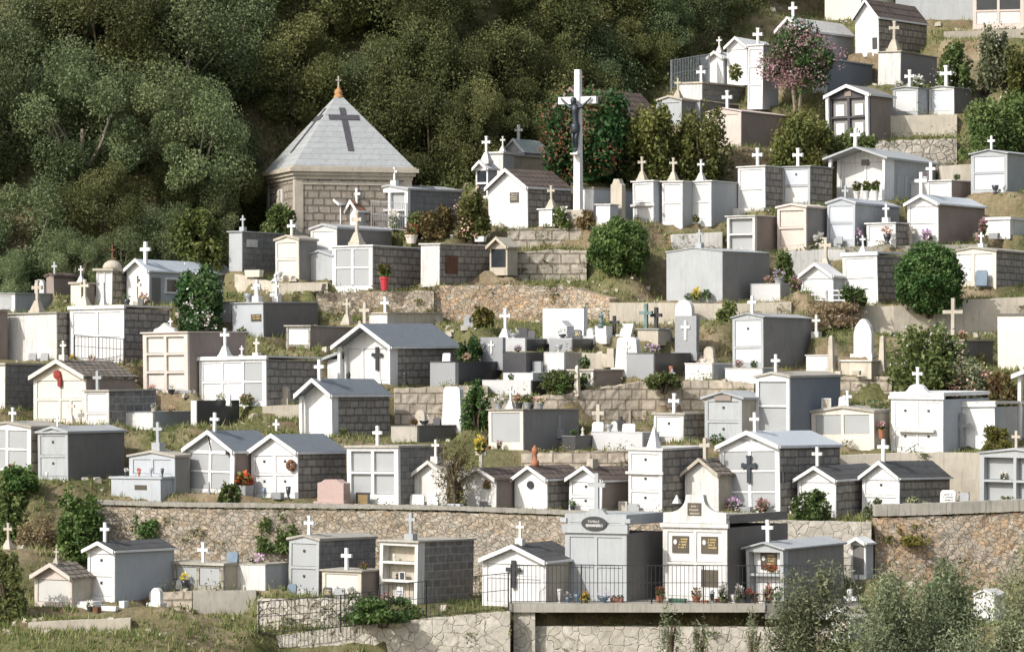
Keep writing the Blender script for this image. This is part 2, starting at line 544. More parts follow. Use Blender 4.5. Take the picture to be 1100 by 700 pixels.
def cross_mb(mb, x, y, z, h, style='plain'):
    if style == 'ped':       # tapering pedestal under the cross
        b = .42 * h
        mb.frust(x, y, z, z + .12 * h, .40 * h, .34 * h, .40 * h, .34 * h)
        mb.frust(x, y, z + .12 * h, z + b, .36 * h, .28 * h, .13 * h, .12 * h)
        z += b; h -= b
    if style == 'block':
        b = .30 * h
        mb.box(x - .17 * h, x + .17 * h, y - .15 * h, y + .15 * h, z, z + b)
        z += b; h -= b
    t = max(.045, min(.12, .15 * h)); w = .54 * h
    q = t * .42
    zc = z + .66 * h
    mb.box(x - t / 2, x + t / 2, y - q, y + q, z, zc - t / 2)
    mb.box(x - t / 2, x + t / 2, y - q, y + q, zc + t / 2, z + h)
    mb.box(x - w / 2, x + w / 2, y - q, y + q, zc - t / 2, zc + t / 2)
    if style in ('flared', 'ped'):
        e = t * .66
        for sx in (-1, 1):
            mb.box(x + sx * w / 2 - e * .45, x + sx * w / 2 + e * .45, y - q * 1.2, y + q * 1.2, zc - e, zc + e)
        mb.box(x - e, x + e, y - q * 1.2, y + q * 1.2, z + h - e * .45, z + h + e * .45)
    return mb


def marks(mb, x0, x1, y, z1, rows, rh=.045, rng=random):
    """rows of small letter-like strokes"""
    for r in range(rows):
        z = z1 - r * rh * 1.7
        a = x0 + rng.uniform(0, .15) * (x1 - x0); e = x1 - rng.uniform(0, .15) * (x1 - x0)
        x = a
        while x < e:
            w = rng.uniform(.012, .028)
            if rng.random() > .14:
                mb.box(x, x + w, y - .004, y, z - rh * rng.uniform(.7, 1), z)
            x += w + .012
    return mb


def T(key, label, xl, xm, xr, yt, yb, roof='flat', rise=0, front='white', side='dark_grey', panel='panel_white',
      grid=None, rec=.05, roofm=None, cross=None, a=33, oh=.06, th=.07, cat='tomb', name='tomb', dY=0, plinth=0,
      dots=0, porch=0, rows=None, plaques=None, group='raised tombs on the cemetery hillside', base=.15, dmax=4.2, extra=None,
      cornice=0, barge=None):
    Y = S(yb) + dY
    p = P(xm, yb, Y)
    ar = math.radians(a); c, s = math.cos(ar), math.sin(ar)
    k = (xl - UC) / F
    w = (p.x - k * p.y) / (c + k * s)
    k2 = (xr - UC) / F
    d = (k2 * p.y - p.x) / (s - k2 * c)
    d0 = d
    d = max(.35, min(dmax, d))
    H = (yb - yt) * Y / F
    px = Y / F
    cen = p + Vector((-w / 2 * c, w / 2 * s, 0)) + Vector((d / 2 * s, d / 2 * c, 0))
    root = empty(name, cen, -ar)
    lr = random.Random(key)
    if H < 3.2 and name == 'tomb': root.rotation_euler = (math.radians(lr.uniform(-.8, .8)), math.radians(lr.uniform(-1.1, 1.1)), -ar)
    tag(root, label, cat, group)
    pad(cen.x, cen.y, -ar, w / 2 + .12, d / 2 + .10, p.z)
    X0, X1, Y0, Y1 = -w / 2, w / 2, -d / 2, d / 2
    yf = Y0 + porch           # facade plane
    R = rise * px
    kk = R / (w / 2)
    # body
    if roof in ('gable', 'low') and R > 0:
        prof = [(X0, -base), (X1, -base), (X1, H), (0, H + R - .006), (X0, H)]
    else:
        prof = [(X0, -base), (X1, -base), (X1, H), (X0, H)]
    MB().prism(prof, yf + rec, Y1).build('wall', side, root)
    # facade
    f = MB()
    if grid:
        cols, nr = grid if isinstance(grid, tuple) else (grid, 1)
        hs = rows or [1] * nr
        sw = max(.06, min(.15, .085 * w)); mw = max(.05, min(.10, .06 * w))
        br = .13 + plinth; tr = max(.07, min(.14, .06 * H)); rw = .07
        f.box(X0, X0 + sw, yf, yf + rec, -base, H); f.box(X1 - sw, X1, yf, yf + rec, -base, H)
        ix0, ix1 = X0 + sw, X1 - sw
        f.box(ix0, ix1, yf, yf + rec, -base, br); f.box(ix0, ix1, yf, yf + rec, H - tr, H)
        avail = H - tr - br - rw * (len(hs) - 1)
        z = H - tr
        cw = (ix1 - ix0 - mw * (cols - 1)) / cols
        cells = []
        for ri, hh in enumerate(hs):
            h = avail * hh / sum(hs)
            for ci in range(cols):
                cx0 = ix0 + ci * (cw + mw)
                cells.append((cx0, cx0 + cw, z - h, z))
                if ci < cols - 1:
                    f.box(cx0 + cw, cx0 + cw + mw, yf, yf + rec, z - h, z)
            z -= h
            if ri < len(hs) - 1:
                f.box(ix0, ix1, yf, yf + rec, z - rw, z); z -= rw
        for i, (a0, a1, b0, b1) in enumerate(cells):
            pm = panel[i % len(panel)] if isinstance(panel, (list, tuple)) else panel
            g = .012
            po = MB().box(a0 + g, a1 - g, yf + rec - .022, yf + rec + .01, b0 + g, b1 - g).build('niche_panel', pm, root)
            if dots and (i % dots == 0):
                r_ = .035
                MB().box((a0 + a1) / 2 - r_, (a0 + a1) / 2 + r_, yf + rec - .045, yf + rec - .022, b1 - (b1 - b0) * .32 - r_, b1 - (b1 - b0) * .32 + r_).build('handle', 'iron', po)
            if plaques and i in plaques:
                pw, ph = .26, .24
                cx = (a0 + a1) / 2; cz = b1 - (b1 - b0) * .42
                pq = MB().box(cx - pw, cx + pw, yf + rec - .05, yf + rec - .022, cz - ph, cz + ph).build('plaque', 'brown_plaque', root)
                if plaques[i]:
                    mk = marks(MB(), cx - .06, cx + pw - .05, yf + rec - .052, cz + .17, 4, .045)
                    mk.build('lettering', 'gold_leaf', pq)
                    MB().lathe([(.01, -.006), (.055, -.006), (.055, .006), (.01, .006)], n=12).xform(
                        Matrix.Translation((cx - .16, yf + rec - .056, cz + .07)) @ Matrix.Rotation(math.pi / 2, 4, 'X') @ Matrix.Diagonal((1, 1.35, 1, 1))).build('portrait_medallion', 'marble', pq, smooth=False)
    else:
        f.box(X0, X1, yf, yf + rec - .003, -base, H)
    if roof in ('gable', 'low') and R > 0:
        f.prism([(X0, H), (X1, H), (0, H + R - .004)], yf, yf + rec - .003)
    if cornice:
        f.box(X0 - .06, X1 + .06, yf - .07, yf + rec, H + .001, H + cornice)
    f.build('facade', front, root)
    if porch:
        pm = MB(); q = .11
        pm.box(X1 - .10, X1, Y0, yf - .002, -base, H - .002)
        pm.build('porch_wall', front, root)
        for xx in ((X0 + .0, X0 + q),):
            MB().box(xx[0], xx[1], Y0 + .03, Y0 + .03 + q, -base, H - .002).build('porch_post', front, root)
    # roof
    rm = roofm or front
    zt = H
    if roof == 'flat':
        zz = H + cornice
        MB().box(X0 - oh, X1 + oh, Y0 - oh, Y1 + .03, zz + .002, zz + th).build('roof', rm, root)
        zt = zz + th
        rz = lambda x: zt
    elif roof in ('gable', 'low') and R > 0:
        e = oh * kk
        zb = .004
        pr = [(X0 - oh, H - e + zb), (0, H + R + zb), (X1 + oh, H - e + zb), (X1 + oh, H - e + zb + th), (0, H + R + zb + th), (X0 - oh, H - e + zb + th)]
        fo = oh if roof == 'low' else max(oh, .14)
        MB().add([(x, Y0 - fo, z) for x, z in pr] + [(x, Y1 + .04, z) for x, z in pr],
                 [(0, 1, 4, 5), (1, 2, 3, 4), (11, 10, 7, 6), (10, 9, 8, 7), (0, 6, 7, 1), (1, 7, 8, 2), (2, 8, 9, 3), (3, 9, 10, 4), (4, 10, 11, 5), (5, 11, 6, 0)]
                 ).build('roof', rm, root)
        bm_ = barge or front
        if roof == 'gable':
            t2 = th + .05
            pr2 = [(x, z if i in (3, 4, 5) else z - .05) for i, (x, z) in enumerate(pr)]
            pr2 = [(x, z + (.012 if i in (3, 4, 5) else 0)) for i, (x, z) in enumerate(pr2)]
            yA, yB = Y0 - fo - .05, Y0 - fo - .003
            MB().add([(x, yA, z) for x, z in pr2] + [(x, yB, z) for x, z in pr2],
                     [(0, 1, 4, 5), (1, 2, 3, 4), (11, 10, 7, 6), (10, 9, 8, 7), (0, 6, 7, 1), (1, 7, 8, 2), (2, 8, 9, 3), (3, 9, 10, 4), (4, 10, 11, 5), (5, 11, 6, 0)]
                     ).build('bargeboard', bm_, root)
            # gutter edge along the lit and shaded eave
            MB().box(X1 + oh, X1 + oh + .05, Y0 - fo, Y1 + .04, H - e - .01, H - e + th * .9).build('eave_board', bm_ if bm_ in ('white', 'light_grey') else rm, root)
        rz = lambda x: H + R * (1 - min(1, abs(x) / (w / 2))) + th
    else:
        rz = lambda x: H
    TOMB[key] = dict(root=root, w=w, d=d, H=H, px=px, Y=Y, p=p, xl=xl, xm=xm, xr=xr, rz=rz, cen=cen, a=ar, yf=yf, z=p.z)
    if cross:
        for cr in (cross if isinstance(cross, list) else [cross]):
            u, vt = cr[0], cr[1]
            st = cr[2] if len(cr) > 2 else 'plain'
            cm = cr[3] if len(cr) > 3 else 'white'
            back = cr[4] if len(cr) > 4 else .16
            t = (u - xl) / (xm - xl)
            lx = X0 + t * w; lx = max(X0 + .08, min(X1 - .08, lx))
            z0 = rz(lx) - .03
            yy = Y0 + back
            wp = Matrix.Translation(cen) @ Matrix.Rotation(-ar, 4, 'Z') @ Vector((lx, yy, 0))
            ztop = -(vt - VH) * wp.y / F - p.z
            h = max(.22, min(1.6, ztop - z0))
            cross_mb(MB(), lx, yy, z0, h, st).build('cross', cm, root)
    if extra:
        extra(root, TOMB[key])
    return root


# ------------------------------------------------------------------ small things
POTMESH = {}


def stele(name, label, ul, um, vt, vb, shape='flat', mat='marble', depth=.16, a=33, cat='headstone', emblem=None, dY=0, base=None,
          group='headstones among the graves', z_on=None, lean=0, plinth=True):
    Y = S(vb) + dY
    p = P(um, vb, Y)
    if z_on is not None: p.z = z_on
    ar = math.radians(a); c, s = math.cos(ar), math.sin(ar)
    k = (ul - UC) / F
    w = (p.x - k * p.y) / (c + k * s)
    H = (vb - vt) * Y / F
    cen = p + Vector((-w / 2 * c, w / 2 * s, 0)) + Vector((depth / 2 * s, depth / 2 * c, 0))
    root = empty(name, cen, -ar); tag(root, label, cat, group)
    if z_on is None: pad(cen.x, cen.y, -ar, w / 2 + .05, depth / 2 + .05, p.z)
    h2 = w / 2
    b0 = -.12 if z_on is None else 0
    if shape == 'round':
        pr = [(-h2, b0), (h2, b0), (h2, H - h2)] + [(h2 * math.cos(t * math.pi / 10), H - h2 + h2 * math.sin(t * math.pi / 10)) for t in range(1, 10)] + [(-h2, H - h2)]
    elif shape == 'gothic':
        pr = [(-h2, b0), (h2, b0), (h2, H * .62), (h2 * .8, H * .80), (h2 * .35, H * .95), (0, H), (-h2 * .35, H * .95), (-h2 * .8, H * .80), (-h2, H * .62)]
    elif shape == 'pent':
        pr = [(-h2, b0), (h2, b0), (h2, H * .66), (h2 * .45, H), (-h2 * .45, H), (-h2, H * .66)]
    elif shape == 'taper':
        pr = [(-h2, b0), (h2, b0), (h2 * .78, H * .93), (h2 * .6, H), (-h2 * .6, H), (-h2 * .78, H * .93)]
    elif shape == 'shoulder':
        pr = [(-h2, b0), (h2, b0), (h2, H * .86), (h2 * .7, H * .9), (h2 * .45, H), (-h2 * .45, H), (-h2 * .7, H * .9), (-h2, H * .86)]
    else:
        pr = [(-h2, b0), (h2, b0), (h2, H), (-h2, H)]
    sl = MB().prism(pr, -depth / 2, depth / 2)
    if lean:
        sl.xform(Matrix.Rotation(math.radians(lean), 4, 'X'))
    sl.build('stone_slab', mat, root)
    if emblem:
        em = MB(); eh = H * .5
        cross_mb(em, 0, 0, 0, eh)
        em.xform(Matrix.Translation((0, -depth / 2 - .022, H * .38)) @ Matrix.Diagonal((1, .25, 1, 1)))
        em.build('emblem_cross', emblem, root)
    if plinth and z_on is None:
        MB().box(-h2 - .08, h2 + .08, -depth / 2 - .10, depth / 2 + .06, -.2, .10).build('plinth', mat, root)
    TOMB[name + str(len(TOMB))] = None
    return root


def fig(name, label, loc, h, kind='cross', mat='white', rz=-.55, cat='cross', group=None, style='plain', padr=.18, lean=0):
    """free-standing cross / statue at a world point"""
    if kind == 'cross':
        o = cross_mb(MB(), 0, 0, -.06, h + .06, style)
        if lean: o.xform(Matrix.Rotation(lean, 4, 'Y'))
        o = o.build(name, mat, None, loc, rz)
    elif kind == 'statue':
        mb = MB()
        r = h * .16
        mb.box(-r * 1.25, r * 1.25, -r * 1.1, r * 1.1, -.05, h * .12)
        mb.lathe([(r, h * .12), (r * .95, h * .3), (r * .62, h * .52), (r * .95, h * .66), (r * .98, h * .74), (r * .42, h * .81), (r * .34, h * .83), (r * .50, h * .88), (r * .52, h * .94), (r * .3, h * .99), (.01, h)], n=10)
        mb.tube([(-r * .9, 0, h * .73), (-r * 1.0, -r * .5, h * .6), (-r * .1, -r * 1.1, h * .66)], [r * .3, r * .26, r * .2], 6)
        mb.tube([(r * .9, 0, h * .73), (r * 1.0, -r * .5, h * .6), (r * .1, -r * 1.1, h * .66)], [r * .3, r * .26, r * .2], 6)
        o = mb.build(name, mat, None, loc, rz, True)
    elif kind == 'obelisk':
        o = MB().frust(0, 0, -.05, h * .15, h * .22, h * .22, h * .22, h * .22).frust(0, 0, h * .15, h * .95, h * .17, h * .17, h * .10, h * .10).frust(0, 0, h * .95, h, h * .10, h * .10, .01, .01).build(name, mat, None, loc, rz)
    tag(o, label, cat, group)
    return o


def G(u, v, dY=0, r=.2):
    Y = S(v) + dY
    p = P(u, v, Y)
    pad(p.x, p.y, 0, r, r, p.z)
    return p


def on(key, u, where='top', off=None):
    """world point on a tomb: 'top', 'front' (ground), 'side' (ground), u in photo columns"""
    t = TOMB[key]
    w, d = t['w'], t['d']
    if where == 'side':
        f = (u - t['xm']) / max(1, (t['xr'] - t['xm']))
        l = Vector((w / 2 + (off or .25), -d / 2 + f * d, 0))
    else:
        f = (u - t['xl']) / (t['xm'] - t['xl'])
        lx = -w / 2 + f * w
        if where == 'top':
            o = off if off is not None else .25
            if lx > w / 2:    # item standing over the side wall
                o = min(d - .2, (u - t['xm']) / max(1, (t['xr'] - t['xm'])) * d); lx = w / 2 - .15
            l = Vector((lx, -d / 2 + o, t['rz'](lx)))
        else:
            l = Vector((lx, -d / 2 - (off or .3), 0))
    return Matrix.Translation(t['cen']) @ Matrix.Rotation(-t['a'], 4, 'Z') @ l


FSEED = [100]


def flowers(name_mat, parent, cz, r, n, size, flat=.8):
    FSEED[0] += 1
    rng = np.random.default_rng(FSEED[0])
    d = rng.normal(size=(n, 3)); d /= np.linalg.norm(d, axis=1)[:, None]
    p = d * (rng.uniform(.3, 1, n) ** .6)[:, None] * np.array([r, r, r * flat]) + np.array([0, 0, cz])
    return leaf_mesh('x', name_mat, p, size, .8, .4, FSEED[0])


def I(label, loc, hpx, kind='pot', col='petal_pink', pot='terracotta', name=None, cat=None, w=None, group=None, rz=-.55):
    """small offerings: hpx = height in photo pixels"""
    loc = Vector(loc)
    h = hpx * loc.y / F
    root_loc = loc
    if kind == 'pot':
        nm = name or 'flower_pot'
        root = empty(nm, loc, rz); tag(root, label, cat or 'flower pot', group or 'pots of flowers left at the tombs')
        ph = h * .42; r = (w * loc.y / F / 2 if w else h * .30)
        MB().lathe([(r * .55, -.02), (r * .78, ph * .85), (r * .88, ph * .85), (r * .88, ph), (r * .7, ph), (r * .66, ph * .9)], n=12).build('pot', pot, root, smooth=False)
        g = flowers('leaf_mid', root, ph + h * .12, r * 1.0, 60, h * .16)
        mesh_obj('foliage', g, root)
        b = flowers(col, root, ph + h * .30, r * 1.1, 60, h * .15)
        mesh_obj('blossom', b, root)
    elif kind == 'bunch':
        nm = name or 'flower_bouquet'
        root = empty(nm, loc, rz); tag(root, label, cat or 'bouquet', group or 'bunches of flowers left at the tombs')
        r = (w * loc.y / F / 2 if w else h * .6)
        mesh_obj('foliage', flowers('leaf_mid', root, h * .35, r * .9, 70, h * .25, h * .4 / r), root)
        mesh_obj('blossom', flowers(col, root, h * .55, r, 110, h * .22, h * .5 / r), root)
    elif kind == 'trough':
        nm = name or 'planter_trough'
        root = empty(nm, loc, rz); tag(root, label, cat or 'planter', group or 'planter troughs left at the tombs')
        ww = (w or hpx * 2) * loc.y / F / 2; q = h * .3; ph = h * .5
        MB().frust(0, 0, -.02, ph, ww * 1.8, q * 1.7, ww * 2, q * 2).build('trough', pot, root)
        if col:
            FSEED[0] += 1
            rng = np.random.default_rng(FSEED[0])
            p = np.stack([rng.uniform(-ww, ww, 90), rng.uniform(-q, q, 90), ph + rng.uniform(0, h * .5, 90)], 1)
            mesh_obj('foliage', leaf_mesh('x', 'leaf_mid', p[:40], h * .3, .6, .3, FSEED[0]), root)
            mesh_obj('blossom', leaf_mesh('x', col, p[40:], h * .25, .8, .3, FSEED[0] + 5000), root)
    elif kind == 'vase':
        nm = name or 'grave_vase'
        root = empty(nm, loc, rz); tag(root, label, cat or 'vase', group or 'vases left at the tombs')
        r = (w * loc.y / F / 2 if w else h * .22); ph = h * (.55 if col else 1)
        MB().lathe([(r * .7, -.02), (r * .7, ph * .06), (r * .35, ph * .16), (r * .8, ph * .55), (r, ph), (r * .7, ph)], n=12).build('vase_body', pot, root, smooth=True)
        if col:
            mesh_obj('blossom', flowers(col, root, ph + h * .2, r * 1.3, 60, h * .16), root)
    elif kind == 'plaque':
        nm = name or 'memorial_plaque'
        root = empty(nm, loc, rz); tag(root, label, cat or 'plaque', group or 'memorial plaques leaning at the tombs')
        ww = (w or hpx * .8) * loc.y / F / 2
        m = MB().prism([(-ww, 0), (ww, 0), (ww, h * .85), (ww * .75, h), (-ww * .75, h), (-ww, h * .85)], -.03, .03)
        m.xform(Matrix.Rotation(-.14, 4, 'X')); m.build('stone_slab', pot, root)
        MB().box(-ww * .8, ww * .8, .02, .12, -.03, h * .3).build('stand', pot, root)
        if col:
            mk = marks(MB(), -ww * .6, ww * .7, -.031, h * .75, 3, h * .1); mk.xform(Matrix.Rotation(-.14, 4, 'X'))
            mk.build('lettering', col, root)
    elif kind == 'frame':
        nm = name or 'photo_frame'
        root = empty(nm, loc, rz); tag(root, label, cat or 'photo frame', group)
        ww = (w or hpx) * loc.y / F / 2
        fm = MB()
        b = ww * .22
        fm.box(-ww, -ww + b, -.03, .03, 0, h); fm.box(ww - b, ww, -.03, .03, 0, h)
        fm.box(-ww + b, ww - b, -.03, .03, 0, b); fm.box(-ww + b, ww - b, -.03, .03, h - b, h)
        fm.build('border', pot, root)
        MB().box(-ww + b, ww - b, -.01, .02, b, h - b).build('picture', col or 'dark_glaze', root)
    elif kind == 'lantern':
        nm = name or 'grave_lantern'
        root = empty(nm, loc, rz); tag(root, label, cat or 'lantern', group)
        r = h * .24
        MB().lathe([(r, -.02), (r, h * .12), (r * .7, h * .16)], n=8).build('lantern_base', pot, root)
        MB().lathe([(r * .65, h * .16), (r * .75, h * .7)], n=8).build('glass', col or 'red_plastic', root)
        MB().lathe([(r, h * .7), (r * .6, h * .88), (.01, h)], n=8).build('lantern_cap', pot, root)
    elif kind == 'statue':
        return fig(name or 'statuette', label, loc, h, 'statue', pot, rz, cat or 'statuette', group)
    elif kind == 'cross':
        return fig(name or 'stone_cross', label, loc, h, 'cross', pot, rz, cat or 'cross', group or 'loose crosses among the tombs', col if col in ('ped', 'block', 'flared') else 'plain')
    elif kind == 'obelisk':
        return fig(name or 'stone_obelisk', label, loc, h, 'obelisk', pot, rz, cat or 'obelisk', group)
    return root


def bush(name, label, u0, u1, vt, vb, mat, n, size, clumps=14, cat='bush', blossom=None, bn=0, bsize=.10, dY=0, aspect=.55, stems=True,
         dens=.55, seed=None, group=None, trunk=0, bmat='bark', cr=.42, Yabs=None, kind=None, depth=None, bshell=.7, ball=False):
    Y = Yabs or (S(vb) + dY)
    p = P((u0 + u1) / 2, vb, Y)
    w = (u1 - u0) / F * Y; h = (vb - vt) / F * Y
    if seed is None:
        FSEED[0] += 1; seed = FSEED[0]
    rng = np.random.default_rng(seed)
    root = empty(name, p, rng.uniform(0, 6)); tag(root, label, cat, group, kind)
    if Yabs is None:
        pad(p.x, p.y, 0, .15, .15, p.z)
    t = trunk * h
    ch = h - t
    if ball:
        rz_, cz_ = ch * .52, ch * .47
    elif trunk:
        rz_, cz_ = ch / 2 * .95, t + ch / 2
    else:
        rz_, cz_ = ch * .64, ch * .34
    pts, cv = cloud(w / 2 * .95, (depth or w * .9) / 2 * .95, rz_, cz_, n, clumps, rng, dens, 0, cr)
    if ball:      # clipped ball: evenly filled, slightly lumpy
        d_ = rng.normal(size=(n, 3)); d_ /= np.linalg.norm(d_, axis=1)[:, None]
        lump = 1 + .10 * np.sin(d_[:, 0] * 7 + 1) * np.sin(d_[:, 1] * 6) + .08 * np.sin(d_[:, 2] * 9 + d_[:, 0] * 5) + .05 * np.sin(d_[:, 0] * 17 + d_[:, 2] * 14) + np.where(rng.random(n) < .04, rng.uniform(0, .18, n), 0) - .05
        pts = d_ * (rng.uniform(.15, 1, n) ** .30 * lump)[:, None] * np.array([w / 2 * .97, (depth or w) / 2 * .97, rz_]) + np.array([0, 0, cz_])
        cv = np.clip(.5 + .25 * np.sin(d_[:, 0] * 8) * np.sin(d_[:, 2] * 8 + 2) + rng.normal(0, .18, n), 0, 1)
    if not trunk and not ball:
        low = pts[:, 2] < .02
        pts[low, 2] = rng.uniform(0, ch * .45, low.sum())
        # loose shoots break the outline
        k_ = n // 14
        for q in range(9):
            a_ = rng.uniform(0, 6.28); e_ = rng.uniform(.5, 1.25); tip = np.array([math.cos(a_) * w * .5 * math.cos(e_), math.sin(a_) * w * .45 * math.cos(e_), ch * (.34 + .70 * math.sin(e_))]) * rng.uniform(.9, 1.05)
            idx = rng.integers(0, n, k_ // 9 + 3)
            f_ = rng.uniform(.55, 1, len(idx))[:, None]
            pts[idx] = tip * f_ + rng.normal(0, .035 * (w + ch) * .5, (len(idx), 3))
    pts[:, 2] = np.maximum(pts[:, 2], rng.uniform(0, .12, n) + t * .8)
    mesh_obj('foliage', leaf_mesh('foliage', mat, pts, size, aspect, .25, seed, cv), root)
    if blossom:
        pb, _ = cloud(w / 2, (depth or w * .9) / 2, rz_, cz_, bn, clumps, np.random.default_rng(seed), dens + .08, 0, cr)
        pb += rng.normal(0, .03, pb.shape)
        # keep blossoms to the outside of the crown
        e = np.linalg.norm((pb - [0, 0, cz_]) / [w / 2, (depth or w * .9) / 2, rz_], axis=1)
        pb = pb[(e > bshell) & (pb[:, 2] > t + .1)]
        mesh_obj('blossom', leaf_mesh('blossom', blossom, pb, bsize, .8, .3, seed + 9), root)
    if stems:
        mb = MB()
        for i in range(5):
            an = rng.uniform(0, 6.28); r = w * .28
            mb.tube([(math.cos(an) * .06, math.sin(an) * .06, -.15), (math.cos(an) * r * .4, math.sin(an) * r * .4, (t + ch * .3)), (math.cos(an) * r, math.sin(an) * r, t + ch * .62)],
                    [.045 + .02 * h * .3, .03 + .008 * h, .012], 5)
        mb.build('stem', bmat, root)
    return root


# ------------------------------------------------------------------ walls following the photo's terraces
def wall(name, label, pts, mat, thick=.55, cap=None, cat='retaining wall', dY=-.5, group=None, Yabs=None, rough=.035, pads=(True, True), bottom=.5, dz_top=0):
    """pts: (u, v_top, v_bottom); the face stands where the ground of v_top meets the hillside"""
    if mat in ('concrete', 'concrete_tan', 'white_worn', 'old_stone'): rough = min(rough, .006)
    STEP = .35 if rough < .01 else .17
    if mat.startswith('rubble'): rough = .022
    elif mat == 'crazy_paving': rough = .01
    elif mat.startswith('pale'): rough = .016
    W = []
    for q in pts:
        Y = (Yabs if Yabs else S(q[1]) + dY) if len(q) < 4 else q[3]
        W.append((P(q[0], q[1], Y), P(q[0], q[2], Y).z))
    base = W[0][0].copy(); base.z = W[0][1]
    rng = random.Random(len(PADS))
    mb = MB()
    cols = []
    for i in range(len(W) - 1):
        (p0, b0), (p1, b1) = W[i], W[i + 1]
        L = (p1 - p0).length
        n = max(1, int(L / STEP))
        for k in range(n + (1 if i == len(W) - 2 else 0)):
            t = k / n
            cols.append((p0.lerp(p1, t), b0 + (b1 - b0) * t))
        dirv = Vector((p1.x - p0.x, p1.y - p0.y)); ang = math.atan2(dirv.y, dirv.x)
        m = max(1, int(L / 2.0))
        nx, ny = -math.sin(ang), math.cos(ang)
        for k in range(m):
            t = (k + .5) / m
            c = p0.lerp(p1, t); bz = b0 + (b1 - b0) * t
            hw = L / m / 2
            if pads[0]: pad(c.x + nx * (thick + .45), c.y + ny * (thick + .45), ang, hw, .40, c.z - .04 + dz_top, 1)
            if pads[1]: pad(c.x - nx * .45, c.y - ny * .45, ang, hw, .40, bz, 1)
    nz = max(2, int(max(c[0].z - c[1] for c in cols) / STEP) + 1)
    rows = nz + 2
    for ci, (p, bz) in enumerate(cols):
        a = cols[max(0, ci - 1)][0]; b = cols[min(len(cols) - 1, ci + 1)][0]
        d = Vector((b.x - a.x, b.y - a.y)).normalized(); nx, ny = -d.y, d.x
        jt = rng.uniform(-rough, rough)
        for r in range(rows):
            z = bz - bottom + (p.z - bz + bottom) * r / (rows - 1) + (jt if r == rows - 1 else 0)
            o = rng.uniform(-rough, rough)
            mb.v.append((p.x + nx * o - base.x, p.y + ny * o - base.y, z - base.z))
        WALLPTS.append((p.x, p.y, p.z, bz, nx, ny, mat))
        mb.v.append((p.x + nx * thick - base.x, p.y + ny * thick - base.y, p.z + jt - base.z))
        mb.v.append((p.x + nx * thick - base.x, p.y + ny * thick - base.y, bz - bottom - base.z))
    m = rows + 2
    for ci in range(len(cols) - 1):
        for r in range(m):
            r2 = (r + 1) % m
            mb.f.append((ci * m + r, (ci + 1) * m + r, (ci + 1) * m + r2, ci * m + r2))
    mb.f.append(tuple(range(m - 1, -1, -1)))
    mb.f.append(tuple((len(cols) - 1) * m + r for r in range(m)))
    if cap:
        root = empty(name, base)
        mb.build('wall_face', mat, root)
        cm = MB()
        t = cap[1]
        for ci in range(len(cols) - 1):
            p, q = cols[ci][0], cols[ci + 1][0]
            d = Vector((q.x - p.x, q.y - p.y)).normalized(); nx, ny = -d.y, d.x
            vs = []
            for e in (p, q):
                for (o, z) in ((-.06, .05), (thick + .02, .05), (thick + .02, .05 + t), (-.06, .05 + t)):
                    vs.append((e.x + nx * o - base.x, e.y + ny * o - base.y, e.z + z - base.z))
            fs = [(0, 4, 5, 1), (1, 5, 6, 2), (2, 6, 7, 3), (3, 7, 4, 0)]
            if ci == 0: fs.append((0, 1, 2, 3))
            if ci == len(cols) - 2: fs.append((7, 6, 5, 4))
            cm.add(vs, fs)
        cm.build('coping', cap[0], root)
        o = root
    else:
        o = mb.build(name, mat, None, base)
    tag(o, label, cat, group)
    return o


def railing(name, label, pts, hpx, Yabs=None, mat='iron', gap=.115, cat='railing', post=1.6, group='iron railings', mid=.55, r=.011, dY=-.2):
    """pts: (u, v) of the foot line"""
    W = []
    for q in pts:
        Y = q[2] if len(q) > 2 else (Yabs or S(q[1]) + dY)
        W.append(P(q[0], q[1], Y))
    h = hpx * W[0].y / F
    root = empty(name, W[0]); tag(root, label, cat, group)
    o = W[0]
    bars = MB(); top = MB(); low = MB()
    for p, q in zip(W[:-1], W[1:]):
        L = (q - p).length
        n = max(1, round(L / gap))
        for k in range(n):
            c = p.lerp(q, k / n) - o
            bars.tube([c + Vector((0, 0, .05)), c + Vector((0, 0, h))], r, 4)
        up = Vector((0, 0, h))
        top.tube([p - o + up, q - o + up], r * 1.6, 4)
        low.tube([p - o + up * mid, q - o + up * mid], r * 1.2, 4)
        low.tube([p - o + up * .06, q - o + up * .06], r * 1.4, 4)
        m = max(1, round(L / post))
        for k in range(m + 1):
            c = p.lerp(q, k / m) - o
            MB().tube([c + Vector((0, 0, -.1)), c + up * 1.02], r * 2.2, 6).build('post', mat, root)
    bars.build('baluster_row', mat, root); top.build('top_rail', mat, root); low.build('lower_rail', mat, root)
    return root
